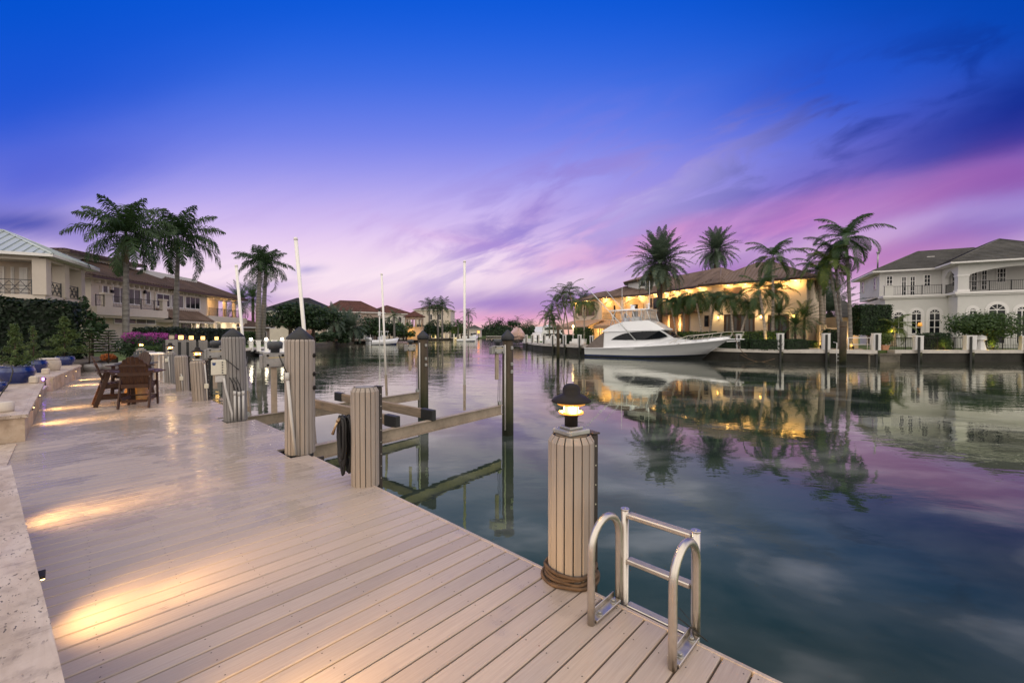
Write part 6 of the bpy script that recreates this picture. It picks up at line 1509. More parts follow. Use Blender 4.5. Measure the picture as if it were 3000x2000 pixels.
for sg in (-1, 1):
    m = MB(); vs = [(x, sg * (cw(x, z) + .018), z) for x, z in wp]; vi = [(x, sg * (cw(x, z) - .03), z) for x, z in wp]; n = len(wp)
    m.add(vs + vi, [tuple(range(n)) if sg < 0 else tuple(reversed(range(n)))] + [(j, (j + 1) % n, n + (j + 1) % n, n + j) for j in range(n)]); o = m.build('side_window', 'dark_glass', t)
    m = MB()
    for a, b in (((5.3, 2.06), (4.95, 2.66)), ((7.1, 2.10), (6.5, 2.86))): m.bar((a[0], sg * (cw(*a) + .024), a[1]), (b[0], sg * (cw(*b) + .024), b[1]), .04, .012, up=(0, sg, 0))
    m.build('mullion', 'antifoul', o)
m = MB(); a, b = (8.85, 3.02), (9.98, 2.30); m.add([(a[0] + .03, -1.5, a[1]), (a[0] + .03, 1.5, a[1]), (b[0] + .03, 1.35, b[1]), (b[0] + .03, -1.35, b[1]), (a[0] - .1, -1.5, a[1]), (a[0] - .1, 1.5, a[1]), (b[0] - .1, 1.35, b[1]), (b[0] - .1, -1.35, b[1])], [(0, 1, 2, 3), (0, 4, 5, 1), (1, 5, 6, 2), (2, 6, 7, 3), (3, 7, 4, 0)]); m.build('windshield', 'dark_glass', t)
shell([(.08, 1.06), (.15, 1.16), (1.2, 1.98), (2.28, 2.84), (2.34, 2.84), (2.3, 1.08)], 'cockpit_canvas', 'canvas_taupe', lambda x, z: 2.12 - .12 * max(0, z - 1.1))
shell([(2.8, 5.26), (2.9, 5.36), (5, 5.44), (7.2, 5.42), (7.45, 5.36), (7.4, 5.30), (5, 5.30)], 'hardtop', 'hull_white', lambda x, z: 1.62 - .15 * (z > 5.38))
m = MB()
for sg in (-1, 1):
    for p0, p1 in (((3.0, 1.72, 3.55), (3.55, 1.5, 5.3)), ((3.55, 1.7, 3.75), (2.95, 1.5, 5.3)), ((4.9, 1.62, 4.05), (4.9, 1.5, 5.3)), ((5.9, 1.62, 4.08), (5.5, 1.5, 5.3)), ((6.6, 1.6, 4.1), (6.5, 1.5, 5.3)), ((7.5, 1.5, 4.1), (7.1, 1.5, 5.3))): m.tube([(p0[0], p0[1] * sg, p0[2]), (p1[0], p1[1] * sg, p1[2])], .042, 8)
m.build('tower_frame', 'tower_grey', t)
m = MB(); 
for sg in (-1, 1): m.quad((5.0, 1.56 * sg, 4.1), (7.45, 1.5 * sg, 4.12), (7.1, 1.5 * sg, 5.26), (5.0, 1.52 * sg, 5.26))
m.quad((7.47, -1.45, 4.12), (7.47, 1.45, 4.12), (7.12, 1.45, 5.26), (7.12, -1.45, 5.26)); m.build('clear_curtain', 'clear_vinyl', t)
m = MB(); m.bbox((5.5, 0, 4.35), (.9, 1.2, .5), bev=.1); m.bbox((4.2, .3, 4.3), (.6, .6, .55), bev=.12); m.bbox((4.0, .3, 4.7), (.14, .55, .6), bev=.06); m.build('helm_seat', 'hull_white', t)
m = MB(); m.lathe([(.30, 5.44), (.24, 5.7), (.20, 5.85)], (5.0, 0, 0), 14); m.bbox((5.0, .05, 5.92), (.22, 1.35, .16), bev=.04); m.build('radar', 'hull_white', t)
m = MB(); m.tube([(6.7, .5, 5.44), (6.7, .5, 5.9)], [.11, .07], 10); m.lathe([(.0005, 5.9), (.12, 5.95), (.12, 6.1), (.0005, 6.18)], (6.7, .5, 0), 12); m.tube([(6.4, .75, 5.44), (6.4, .75, 6.1)], .03, 6); m.build('mast_light', 'hull_white', t)
for x, y, zt in ((4.4, -1.7, 8.0), (6.6, 1.0, 8.7)): m = MB(); m.tube([(x, y, 3.5 if y < 0 else 5.4), (x, y, zt)], [.03, .012], 6); m.build('whip_antenna', 'hull_white', t)
for sg, a, b in ((-1, (6.2, -2.15, 1.9), (.3, -2.9, 8.4)), (1, (6.2, 2.15, 1.9), (.3, 2.9, 8.4))):
    m = MB(); m.tube([a, b], [.06, .03], 8); m.tube([V(a) + V((-1.9, 0, 1.55)), V(a).lerp(V(b), .42)], .018, 6); m.build('outrigger', 'tower_grey', t)
m = MB(); n = 14
def dz_(x): return sheer(min(x, 15.0)) + .06
rp = [(9.6, 0)] + [(9.9 + i * .495, 1) for i in range(n)]
for sg in (-1, 1):
    line = [(x, sg * (max(.22, hbeam(min(x, 14.9)) - .15)), dz_(x) + (.10 + .62 * min(1, i / 4) if i else 0)) for i, (x, _) in enumerate(rp)]
    m.tube(line, .028, 8, caps=False); m.tube([(p[0], p[1], p[2] - .35 * min(1, i / 4)) for i, p in enumerate(line)][5:], .016, 6, caps=False)
    for i in range(2, len(line), 2): p = line[i]; m.tube([p, (p[0] - .28, p[1], dz_(p[0]))], .02, 6, caps=False)
m.tube([(16.33, -.22, dz_(16) + .72), (16.33, .22, dz_(16) + .72)], .028, 8); m.build('bow_rail', 'steel', t)
m = MB(); m.bbox((15.1, 0, 2.13), (2.6, .5, .10), bev=.03); m.bar((16.0, 0, 1.98), (14.8, 0, 1.9), .16, .12); m.build('pulpit', 'hull_white', t)
m = MB()
for i in range(9): x = 4.5 + i * .17; y = -(hbeam(x) * .985 + .01); m.bar((x - .05, y + .02, .93), (x + .22, y - .02, 1.14), .05, .03, up=(0, -1, 0))
m.build('hull_louvre', 'hull_white', t)
m = MB()
for x in (8, 10.5): m.tube([(x, -1.95, dz_(x)), (x + .22, -1.95, dz_(x) + .05)], .03, 6)
m.build('cleat', 'steel', t)
# ------------------------------------------------------------------ other boats (base at the waterline, x forward)
def small_boat(name, label, loc, rz, L, B, Hs, cat='boat', hullm='hull_white', ttop=False, cabin=0, motors=0, cover=None, stripe='navy_stripe', hull_z=0.0):
    t = thing(name, label, cat, loc, rz); m = MB(); rows = []; NX = 12
    for i in range(NX + 1):
        u = i / NX; x = L * u; hb = max(.02, B / 2 * (1 - max(0, (u - .45) / .55) ** 2.2)); zs = Hs * (.8 + .35 * u * u); yc = hb * (.85 - .5 * max(0, u - .4)); r_ = u ** 4 * L * .1
        rows.append([(x - r_, 0, -.3), (x - r_ * .8, yc, .05 + .25 * u * u * Hs), (x, hb, zs), (x, hb * .9, zs + .03)])
    for sg in (-1, 1):
        o = len(m.v); m.v.extend([(p[0], p[1] * sg, p[2] + hull_z) for r_ in rows for p in r_])
        for i in range(NX):
            for k in range(3): q = (i * 4 + k, i * 4 + k + 1, (i + 1) * 4 + k + 1, (i + 1) * 4 + k); m.f.append(tuple(a + o for a in (q if sg < 0 else q[::-1]))); m.sm.append(True); m.mi.append(1 if k == 0 else 0)
    o = len(m.v); m.v.extend([(p[0], s_ * p[1], p[2] + hull_z) for s_, rr in ((-1, rows[0]), (1, rows[0][::-1])) for p in rr]); m.f.append(tuple(range(o, o + 8))); m.sm.append(False); m.mi.append(0)
    m.build('hull', [hullm, stripe], t)
    d = MB()
    for i in range(NX):
        a, b = rows[i][3], rows[i + 1][3]; d.add([(a[0], -a[1], a[2] - .04 + hull_z), (a[0], a[1], a[2] - .04 + hull_z), (b[0], b[1], b[2] - .04 + hull_z), (b[0], -b[1], b[2] - .04 + hull_z)], [(3, 2, 1, 0)])
    d.build('deck', hullm, t)
    if ttop:
        m = MB(); x0 = L * .45; m.bbox((x0, 0, Hs * .8 + 2.1), (L * .28, B * .75, .12), bev=.03); m.build('hardtop', hullm, t)
        m = MB(); [m.tube([(x0 + sx * L * .11, sy * B * .3, Hs * .85), (x0 + sx * L * .10, sy * B * .3, Hs * .8 + 2.08)], .035, 6) for sx in (-1, 1) for sy in (-1, 1)]; m.build('top_frame', 'tower_grey', t)
        m = MB(); m.bbox((x0, 0, Hs * .8 + .6), (L * .13, B * .4, 1.2), bev=.1); m.bbox((x0 - L * .12, 0, Hs * .8 + .4), (.5, B * .5, .8), bev=.1); m.build('console', hullm, t)
        m = MB(); m.box((x0 + L * .05, 0, Hs * .8 + 1.5), (.05, B * .5, .75)); m.build('windscreen', 'dark_glass', t)
    if cabin:
        for k in range(cabin):
            z0 = Hs * .85 + k * 1.35; xa, xb = L * (.16 + .05 * k), L * (.72 - .12 * k); hw = B * (.42 - .05 * k); m = MB()
            pr = [(xa, z0), (xa + .25, z0 + 1.25), (xb - 1.6, z0 + 1.3), (xb, z0 + .25), (xb, z0)]; n = 5
            m.add([(x, -hw, z) for x, z in pr] + [(x, hw, z) for x, z in pr], [tuple(range(n))[::-1], tuple(range(n, 2 * n))] + [(j, (j + 1) % n, n + (j + 1) % n, n + j) for j in range(n)]); m.build('cabin', hullm, t)
            m = MB(); pr = [(xa + .5, z0 + .5), (xa + .8, z0 + 1.0), (xb - 1.9, z0 + 1.1), (xb - .9, z0 + .55)]
            for sg in (-1, 1): m.ext([(x, sg * (hw + .015), z) for x, z in pr], (0, -sg * .05, 0))
            m.add([(xb - 1.5, -hw * .8, z0 + 1.27), (xb - 1.5, hw * .8, z0 + 1.27), (xb + .03, hw * .85, z0 + .3), (xb + .03, -hw * .85, z0 + .3)], [(0, 1, 2, 3)]); m.build('cabin_window', 'dark_glass', t)
    for k in range(motors):
        y = (k - (motors - 1) / 2) * .72; m = MB(); m.bbox((-.35, y, Hs * .75 + .35), (.75, .52, .75), bev=.14); m.bar((-.4, y, Hs * .6 + .1), (-.4, y, -.2), .2, .3); m.build('outboard_motor', 'hull_white', t)
    if cover:
        m = MB(); n = 9; vs = []
        for i in range(n + 1):
            u = i / n; x = L * u * .98; hb = B / 2 * (1 - max(0, (u - .45) / .55) ** 2.2) + .05; zz = Hs * (.8 + .35 * u * u) + hull_z
            vs += [(x, -hb, zz - .5 * Hs), (x, -hb, zz), (x, -hb * .45, zz + cover[1] * (.6 + .4 * math.sin(pi * u))), (x, hb * .45, zz + cover[1] * (.6 + .4 * math.sin(pi * u))), (x, hb, zz), (x, hb, zz - .5 * Hs)]
        fs = [(i * 6 + k, i * 6 + k + 1, (i + 1) * 6 + k + 1, (i + 1) * 6 + k) for i in range(n) for k in range(5)] + [tuple(range(6))[::-1], tuple(range(n * 6, n * 6 + 6))]
        m.add(vs, fs); m.build('cover', cover[0], t)
    return t
def wat(px, Y): q = D(px, 978, Y); return V((q.x, q.y, WZ))
small_boat('center_console_boat', 'white center console boat with four outboards and hardtop at the arched house dock', wat(1083, 103), .72, 7.6, 2.7, 1.45, ttop=True, motors=4)
small_boat('motor_yacht', 'white express motor yacht lying behind the bend of the right seawall', V((2.6, 90, WZ)) + V((1.0, 4, 0)), .55, 13, 4.2, 2.0, cabin=2, cat='yacht')
b_ = small_boat('wrapped_boat', 'boat in peach coloured shrink wrap raised on a lift', wat(1511, 104), -1.50, 9, 3.4, 1.9, hullm='shrink_wrap', stripe='canvas_taupe', cover=('shrink_wrap', 1.3), hull_z=1.0)
small_boat('covered_tender', 'small boat under a dark cover beside the distant dock', wat(1196, 160), .25, 7.5, 2.6, 1.1, hullm='canvas_dark', cover=('canvas_dark', .8))
small_boat('runabout', 'low white runabout with pointed bow left of the upright guide pole', wat(1338, 150), .1, 7, 2.4, 1.0)
small_boat('cabin_boat', 'distant white cabin boat with hardtop beside the orange marker', wat(1385, 215), 1.4, 9, 3.2, 1.6, ttop=True)
small_boat('cabin_boat', 'distant white boats moored under the yellow-lit palms', wat(1330, 182), .4, 10, 3.4, 1.6, cabin=1)
small_boat('tender', 'small white tender on the wall behind the bend posts', V((4.6, 70.5, .2)) + V((1.2, 2.5, 0)), -.9, 4.2, 1.7, .7, hullm='white_paint', stripe='white_paint')
t = thing('channel_marker', 'small orange marker board at the canal side', 'marker', wat(1402, 205)); m = MB(); m.tube([(0, 0, -.5), (0, 0, 4.0)], .12, 8); m.build('post', 'pile_wood', t); m = MB(); m.bbox((0, -.15, 3.6), (1.1, .06, 1.1), bev=.02); m.build('board', 'navigation_orange', t)
# ------------------------------------------------------------------ seawall posts
def wall_post(px, Y, top, w_, label, zg=.2, lean=0):
    q = D(px, 978, Y); ang = math.atan2(q.x, q.y); t = thing('seawall_post', label, 'post', (q.x, q.y, zg), -ang * .5, 'white seawall posts'); h = CH + (978 - top) * Y / FOC - zg
    m = MB(); m.bbox((0, 0, h / 2), (w_, w_, h), bev=.015); m.bbox((0, 0, h - .03), (w_ + .05, w_ + .05, .07), bev=.012); m.build('post_box', 'white_paint', t)
    m = MB(); m.bbox((-w_ * .12, -w_ / 2 - .07, (h - .12 - 1.5) / 2), (.17, .10, h + 1.4), bev=.01); m.build('fender_strip', 'black_rubber', t)
    m = MB(); m.tube([(w_ * .1, -w_ * .4, -.2), (w_ * .1, -w_ * .4, -1.4)], .16, 10); m.build('pile', 'pile_wood', t)
    return t
bend = ['first post at the far end of the bend', 'second post at the bend of the seawall', 'third post along the bend', 'fourth post of the bend, before the patio table', 'post at the bend before the white seats', 'post nearest the dark timber pile at the bend', 'last post of the bend before the yacht stern']
for px, Y, lb in zip((1542, 1560, 1576, 1594, 1620, 1654, 1698), (79, 73.5, 70, 67, 62.5, 59.5, 56.3), bend): wall_post(px, Y, 980, .50, 'white seawall post: ' + lb)
for px, Y, top, w_, lb in ((1733, 56.8, 983, .45, 'short white post top behind the yacht canvas'), (2164, 43.6, 978, .42, 'white post under the yacht pulpit'), (2286, 41.4, 976, .52, 'white post between the yacht bow and the stone path'), (2420, 40.4, 976, .55, 'white post left of the dark timber pile'), (2567, 39.6, 976, .55, 'white post beside the terracotta planter'),
        (2690, 39.9, 983, .6, 'white post between the two runs of iron fence'), (2841, 40.2, 982, .72, 'broad white post left of the white lantern pedestal'), (3002, 40.3, 983, .6, 'white post at the right picture edge')): wall_post(px, Y, top, w_, lb)
t = thing('lantern_pedestal', 'white pagoda shaped dock lantern on a tapered pedestal by the seawall', 'lantern', gz(2873, 1000, 40.6, .2)); m = MB()
m.lathe([(.42, 0), (.40, .05), (.25, .72), (.24, .80)], n=8, sm=False); m.build('pedestal', 'white_paint', t); m = MB(); m.lathe([(.24, .80), (.24, .86), (.43, .96), (.36, 1.22)], n=8, sm=False); m.build('housing', 'white_paint', t); m = MB(); m.lathe([(.42, 1.22), (.40, 1.27), (.14, 1.40), (.08, 1.45), (.0005, 1.46)], n=8, sm=False); m.build('cap', 'white_paint', t)
t = thing('fish_table', 'white metal cleaning table on the stone path by the seawall', 'table', gz(2515, 1010, 40.8, .2), -.25); m = MB(); m.bbox((0, 0, 1.14), (2.15, .6, .08), bev=.02); m.build('table_top', 'trim_white', t)
for x in (-.95, .85):
    for y in (-.24, .24): m = MB(); m.tube([(x, y, 0), (x, y, 1.1)], .04, 8); m.build('leg', 'trim_white', t)
m = MB(); m.bbox((-.05, -.1, .5), (1.8, .06, .06), bev=.01); m.build('stretcher', 'trim_white', t)
def water_pile(px, Y, top, r, label, rope=False):
    q = D(px, 978, Y); t = thing('wood_piling', label, 'piling', (q.x, q.y, 0), 0, 'free standing timber piles'); zt = CH + (978 - top) * Y / FOC
    m = MB(); m.lathe([(r * 1.05, -2), (r, zt - .02), (r * .9, zt), (.0005, zt)], n=16); m.build('pile', 'pile_wood', t); m = MB(); m.lathe([(r + .012, zt - .5), (r + .02, zt - .45), (r + .012, zt - .40)], n=16); m.build('rope_wrap', 'rope_brown', t); return t
water_pile(2470, 37.2, 941, .26, 'dark timber pile with ragged top in front of the tall palm cluster'); water_pile(1635, 42, 951, .15, 'thin dark timber pile standing off the seawall bend, left of the yacht')
t = thing('wall_ladder', 'small white ladder on the seawall left of the dark pile', 'ladder', gz(2446, 1010, 39.2, .2)); m = MB(); m.tube([(-.05, -.3, -1.2), (-.05, -.3, .7), (-.05, .1, .75)], .03, 6); m.tube([(.5, -.3, -1.2), (.5, -.3, .1)], .03, 6); m.build('rail', 'trim_white', t); m = MB(); [m.tube([(-.05, -.3, z), (.5, -.3, z)], .025, 6) for z in (-.2, -.55, -.9)]; m.build('rung', 'trim_white', t)
for p0, p1, lb in (((2145, 968), (2190, 1042), 'slack mooring line hanging from the yacht pulpit'), ((2170, 1038), (2270, 1050), 'mooring line lying along the dark seawall under the path')):
    a, b = D(p0[0], p0[1], 41.5), D(p1[0], p1[1], 40.6); t = thing('mooring_line', lb, 'rope', a, 0, 'mooring lines'); m = MB(); m.tube([a.lerp(b, i / 10) - V((0, 0, .5 * math.sin(pi * i / 10))) for i in range(11)], .03, 6); m.build('rope', 'rope_brown', t, True)
def iron_fence(p0, p1, h, label):
    a, b = V(p0), V(p1); f = Facade(a[:2], b[:2]); t = thing('iron_fence', label, 'fence', a, 0, 'black iron fences'); m = MB()
    for z in (.12, h - .08): f.slab(m, 0, f.L, .2 + z, .2 + z + .04, -.02, .02)
    k = int(f.L / .16)
    for i in range(k + 1): u = f.L * i / k; w = .03 if i % 10 == 0 else .012; f.slab(m, u - w, u + w, .2, .2 + h, -w, w)
    m.build('picket_panel', 'iron', t, True); return t
iron_fence(gz(2600, 1000, 41.0, 0), gz(2684, 1000, 40.9, 0), 1.2, 'black iron fence before the grey lawn patch and arched windows'); iron_fence(gz(2697, 1000, 40.9, 0), gz(2834, 1000, 41.0, 0), 1.2, 'black iron fence in front of the yellow glowing shrub'); iron_fence(gz(2890, 1000, 41.0, 0), gz(3040, 1000, 41.2, 0), 1.2, 'black iron fence right of the white lantern pedestal')
def ground_spot(px, Y, label, e=40, aim=(0, .5, 1), zz=.2, vis=True):
    t = thing('ground_spotlight', label, 'spotlight', gz(px, 1005, Y, zz), 0, 'garden spotlights'); m = MB(); m.tube([(0, 0, 0), (0, 0, .12)], .03, 8); m.tube([(0, -.03, .12), (0, .06, .24)], [.07, .10], 12); m.build('housing', 'bronze', t); m = MB(); m.tube([(0, .058, .238), (0, .066, .25)], .085, 12); m.build('lens', 'lamp_hot' if px == 2911 else 'lamp_soft', t)
    lamp(t, (0, .12, .34), e, (1, .66, .12), .06)
    return t
ground_spot(2911, 40.45, 'ground spotlight shining under the spreading tree', 50); ground_spot(2765, 40.4, 'small spotlight below the shrub that glows behind the fence', 28); ground_spot(2616, 41.6, 'spotlight under the golden pygmy palm', 40, zz=1.6)
ground_spot(1988, 49.2, 'spotlight glowing in the long bright hedge by the dark date trunk', 36, zz=.9); ground_spot(2168, 45.0, 'spotlight at the curved trunk before the garage doors', 36, zz=.9); ground_spot(2258, 43.2, 'spotlight at the foot of the tall slender palm', 36, zz=.9)
ground_spot(2404, 45.6, 'spotlight at the pale trunks by the gate', 60); ground_spot(2500, 41.5, 'path light by the foot of the tall palm cluster', 14); ground_spot(1648, 65.8, 'spotlight under the cluster palms', 60)
t = thing('post_lantern', 'lit globe lamp post in front of the awning wing', 'lamp post', gz(1679, 990, 61.5, .2)); m = MB(); m.tube([(0, 0, 0), (0, 0, 2.4)], .06, 8); m.build('pole', 'white_paint', t); m = MB(); m.lathe([(.05, 2.4), (.16, 2.5), (.17, 2.65), (.1, 2.8), (.0005, 2.82)], n=12); m.build('globe', 'lamp_hot', t); lamp(t, (0, -.35, 2.6), 25, (1, .7, .35), .15)
for x, y, lb in ((6.2, 64.5, 'white patio sofa behind the bend posts'), (9.3, 60.2, 'long white bench seat by the patio hedge')):
    t = thing('patio_seat', lb, 'seat', (x, y, .2), -.7, 'patio seats'); m = MB(); m.bbox((0, 0, .25), (2.4, .8, .42), bev=.05); m.build('seat', 'white_paint', t); m = MB(); m.bbox((0, .36, .58), (2.4, .16, .5), bev=.05); m.build('backrest', 'white_paint', t)
# ================================================================== left side beyond our dock
t = thing('neighbour_dock', 'neighbouring plank dock past the end of our deck', 'dock', (-22.5, 30, 0)); m = MB(); m.prism([(-24.6, 36), (-21.2, 26.0), (-19.0, 26.4), (-22.0, 37)], -.12, .02); m.build('planking', 'grey_cladding', t)
pn = ['unlit square lamp piling, broadest of the neighbouring dock', 'second neighbouring piling with bright square lamp', 'third neighbouring piling with square lamp', 'fourth neighbouring piling with square lamp', 'fifth neighbouring piling with square lamp beside the control box piling']
for i, (px, Y, w_) in enumerate(((503, 24.5, .56), (530, 26.5, .52), (560, 28.5, .52), (594, 31, .54), (634, 34, .56))):
    q = D(px, 978, Y); t = thing('square_piling', pn[i], 'piling', (q.x, q.y, 0), .65, 'neighbouring dock pilings'); zt = CH - (1000 - 978) * Y / FOC + .1
    m = MB(); m.bbox((0, 0, (zt - 1.2) / 2), (w_, w_, zt + 1.2), bev=.02); m.build('cladding', 'grey_cladding', t); m = MB(); m.bbox((w_ * .62, -.1, (zt - 1.25) / 2), (.14, .3, zt + 1.0), bev=.015); m.bbox((-w_ * .62, -.1, (zt - 1.25) / 2), (.12, .2, zt + .9), bev=.015); m.build('fender_strip', 'black_rubber', t)
    t2 = thing('square_lamp', ('dark' if i == 0 else 'lit') + ' square dock lantern on the ' + pn[i].split(' with')[0].split(', ')[0].replace('unlit square lamp piling', 'broadest neighbouring piling'), 'lamp', (q.x, q.y, zt), .65, 'square dock lanterns')
    m = MB(); m.bbox((0, 0, .015), (.34, .34, .03), bev=.005); m.bbox((0, 0, .30), (.34, .34, .04), bev=.01)
    for sx in (-1, 1):
        for sy in (-1, 1): m.box((sx * .14, sy * .14, .155), (.03, .03, .26))
    m.build('frame', 'bronze', t2); m = MB(); m.bbox((0, 0, .155), (.25, .25, .25), bev=.02); m.build('lens', 'stucco_cream' if i == 0 else 'lamp_glow', t2)
    if i: lamp(t2, (0, 0, .45), 10, (1, .7, .3), .1)
t = thing('lounge_dock', 'white dock on thin legs with lounge chairs and globe lamp pillars across the water', 'dock', (-30.5, 51, 0)); f = Facade((-33.2, 53.5), (-27.6, 48.2))
m = MB(); f.slab(m, 0, f.L, -.62, -.36, -4, 0); m.build('planking', 'white_paint', t, True)
for u in (.3, 2.2, 4.2, 6.4, f.L - .3): m = MB(); m.tube([f.p(u, -1.6, -.2), f.p(u, -.6, -.2)], .09, 8); m.build('leg', 'pile_wood', t, True)
for i, (px, Y, lit, lb) in enumerate(((735, 50.2, 1, 'white pillar with bright globe nearest the lift piling'), (757, 50.4, 0, 'white pillar without lamp between the lounge chairs'), (780, 50.8, 1, 'white pillar with bright globe between the two lamp-less ones'), (803, 51.2, 0, 'white pillar without lamp above the big gearbox'), (826, 51.6, 1, 'white pillar with globe partly behind the tallest clad piling'))):
    q = D(px, 978, Y); t = thing('lamp_pillar', lb, 'pillar', (q.x, q.y, -.36), .7, 'white pillars of the lounge dock'); m = MB(); m.bbox((0, 0, .62), (.42, .42, 1.24), bev=.02); m.build('shaft', 'white_paint', t); m = MB(); m.bbox((0, 0, 1.28), (.60, .60, .08), bev=.02); m.build('cap', 'white_paint', t)
    if lit: m = MB(); m.lathe([(.06, 1.32), (.13, 1.38), (.16, 1.47), (.13, 1.56), (.0005, 1.61)], n=14); m.build('globe', 'lamp_white', t); lamp(t, (0, -.35, 1.6), 20, (1, .86, .66), .15)
for i, (px, lb) in enumerate(((722, 'white lounge chair leftmost on the lounge dock'), (746, 'white lounge chair between the two nearest pillars'), (769, 'white lounge chair by the middle globe pillar'))):
    q = D(px, 978, 52.0); t = thing('lounge_chair', lb, 'chair', (q.x, q.y, -.36), 2.4, 'white lounge chairs'); m = MB(); m.bbox((0, 0, .33), (.6, .7, .06), bev=.01); m.build('seat', 'white_paint', t); m = MB(); m.bar((0, .33, .34), (0, .75, 1.05), .6, .05, up=(0, 1, 0)); m.build('backrest', 'white_paint', t)
    for sx in (-.27, .27):
        for y in (-.3, .3): m = MB(); m.bar((sx, y, 0), (sx, y, .31), .05, .05); m.build('leg', 'white_paint', t)
def low_house(name, label, P0, P1, zE, depth, rise, wall, roofm, wins=(), wh=(1.0, 2.2), over=.7, soffit='dark_wood'):
    f = Facade(P0, P1); t = thing(name, label, 'house', f.p(f.L / 2, 0, -depth / 2)); m = MB(); f.slab(m, 0, f.L, -.2, zE - .2, -depth, 0); m.build('wall', wall, t, True)
    hip(t, f.p(-over, 0, over), f.p(f.L + over, 0, over), f.p(f.L + over, 0, -depth - over), f.p(-over, 0, -depth - over), zE, rise, roofm, soffit=soffit)
    for u, w_ in wins: window(f, t, u - w_ / 2, u + w_ / 2, wh[0], wh[1], 2, 1, fw=.1)
    return t, f
def gxy(px, Y): q = D(px, 978, Y); return (q.x, q.y)
low_house('brown_bungalow', 'low dark brown roofed bungalow behind the twin royal palms', gxy(688, 76), gxy(790, 84), 3.0, 9, 1.9, 'stucco_pink', 'dark_brown_tile', ((3, 1.4), (6.5, 1.6)))
low_house('charcoal_roof_house', 'house with broad charcoal roof behind the shade trees', gxy(760, 118), gxy(945, 118), 8.0, 14, 4.2, 'stucco_beige', 'charcoal_shingle', ((5, 2), (11, 2)), (4.5, 6.5))
t, f = low_house('arched_house', 'beige house with balustraded terrace and arched loggia behind the center console boat', gxy(948, 116), gxy(1120, 124), 7.9, 10, 3.4, 'stucco_pink', 'red_tile', (), soffit='stucco_beige')
m = MB(); f.slab(m, -.5, f.L - 4, -.2, 5.0, .02, 3.5); f.slab(m, -.5, f.L - 4, 5.0, 5.25, -.1, 3.7); f.slab(m, -.5, f.L - 4, 5.9, 6.1, 3.2, 3.5)
for i in range(26): f.slab(m, -.3 + i * .45, -.1 + i * .45, 5.25, 5.9, 3.25, 3.45)
m.build('terrace', 'stucco_pink', t, True)
for i in range(6): window(f, t, .6 + i * 1.9, 2.1 + i * 1.9, .2, 3.6, 1, 1, off=3.5, arch=True, surround='trim_white', name='arch_opening', glass='dark_glass', fw=.12)
for i in range(3): window(f, t, 1.5 + i * 3.4, 3 + i * 3.4, 5.4, 7.2, 2, 1, name='window', glass='dark_glass')
low_house('red_roof_house', 'long house with red brown roofs behind the thinnest guide pole', gxy(1105, 140), gxy(1205, 148), 8.6, 12, 3.0, 'stucco_white', 'red_tile', ((4, 1.2), (8, 1.2)), (5, 7.5), soffit='stucco_beige')
low_house('distant_villa', 'pale villa with flat brown roof behind the distant royal palm trio', gxy(1215, 190), gxy(1320, 190), 12.5, 14, 2.4, 'stucco_beige', 'brown_tile', ((3, 1.6), (7, 1.6), (11, 1.6)), (8, 10.5), soffit='stucco_beige')
low_house('grey_roof_house', 'low house with pale grey roof at the far end of the canal', gxy(1368, 245), gxy(1408, 245), 4.6, 9, 2.3, 'stucco_beige', 'grey_tile', ((3, 2),), soffit='trim_white')
low_house('white_roof_house', 'distant white roofed house behind the express motor yacht', gxy(1575, 150), gxy(1640, 150), 3.2, 9, 1.8, 'stucco_white', 'hull_white', ((3, 2),), soffit='trim_white')
q = V((*gxy(1214, 140), 0)); t = thing('red_roof_pavilion', 'octagonal red roofed pavilion with pointed arches over a yellow lit terrace', 'pavilion', q); m = MB()
m.lathe([(3.0, -.2), (3.0, 3.6), (3.2, 3.7), (3.2, 4.0)], n=8, sm=False); m.build('base', 'stucco_pink', t)
m = MB()
for k in range(8): a = k * pi / 4 + pi / 8; m.tube([(2.8 * cos(a), 2.8 * sin(a), 4.0), (2.8 * cos(a), 2.8 * sin(a), 6.9)], .2, 8)
m.lathe([(2.75, 6.5), (3.0, 6.5), (3.0, 7.3), (2.75, 7.3)], n=8, sm=False); m.build('arcade', 'stucco_pink', t)
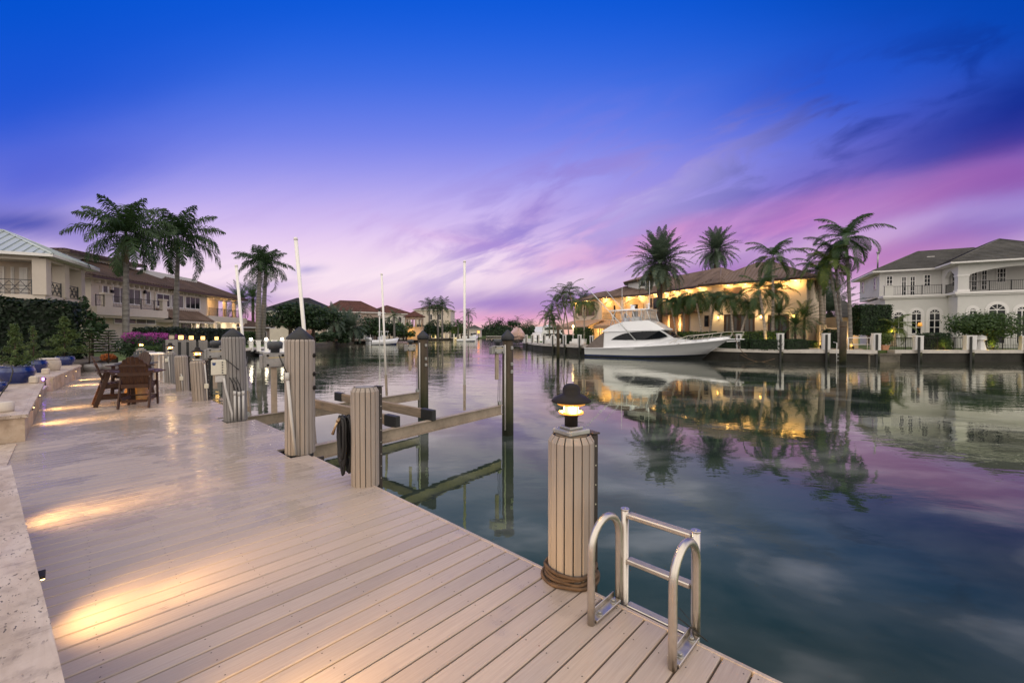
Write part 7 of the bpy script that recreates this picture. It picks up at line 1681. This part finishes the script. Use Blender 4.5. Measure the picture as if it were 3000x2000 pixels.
r = Roof(); ap = V((0, 0, 9.2))
for k in range(8): a0, a1 = k * pi / 4, (k + 1) * pi / 4; A, B = V((3.7 * cos(a0), 3.7 * sin(a0), 7.3)), V((3.7 * cos(a1), 3.7 * sin(a1), 7.3)); r.slope([A, B, ap], B - A)
r.build('roof', 'red_tile', t); lamp(t, (-.5, -4.2, 2.0), 420, (1, .55, .08), .4); lamp(t, (-4.2, -3, 1.6), 260, (1, .55, .08), .4); lamp(t, (3.6, -3.4, 1.6), 260, (1, .55, .08), .4)
t = thing('pink_wall', 'low pink garden wall behind the sloping lawn', 'wall', (*gxy(960, 95), 0)); f = Facade(gxy(896, 88), gxy(1022, 112)); m = MB(); f.slab(m, 0, 4, 0, 2.6, -.3, 0); f.slab(m, 4.01, f.L, 0, 1.1, -.3, 0); m.build('wall', 'pink_wall', t, True)
for i, px in enumerate((1075, 1090, 1138, 1152, 1164, 1178, 1196, 1210, 1262, 1276, 1300, 1315, 1330)):
    Y = 112 if px < 1100 else (140 + (px - 1138) * .25); q = D(px, 978, Y)
    t = thing('dock_post', 'small white dock post along the distant left seawall', 'post', (q.x, q.y, .05), 0, 'distant white dock posts'); m = MB(); m.bbox((0, 0, .8), (.55, .55, 1.6), bev=.03); m.bbox((0, 0, 1.62), (.66, .66, .08), bev=.02); m.build('post_box', 'white_paint', t)
for px, Y in ((1268, 170), (1285, 172), (1306, 175), (1322, 178)): ground_spot(px, Y, 'warm ground spotlight on the distant seawall below the palms', 320)
t = thing('osprey_box', 'white bird house post with dark roof behind the thinnest guide pole', 'bird house', (*gxy(1112, 60), WZ)); m = MB(); zt = CH + (978 - 921) * 60 / FOC + .95; m.tube([(0, 0, -1), (0, 0, zt)], .07, 8); m.bbox((0, 0, zt + .1), (.35, .35, .6), bev=.02); m.build('post', 'white_paint', t); m = MB(); m.bar((-.5, 0, zt + .75), (.5, 0, zt + .75), .6, .06); m.lathe([(.12, zt + .4), (.12, zt + .75)], n=8); m.build('roof', 'motor_grey', t)
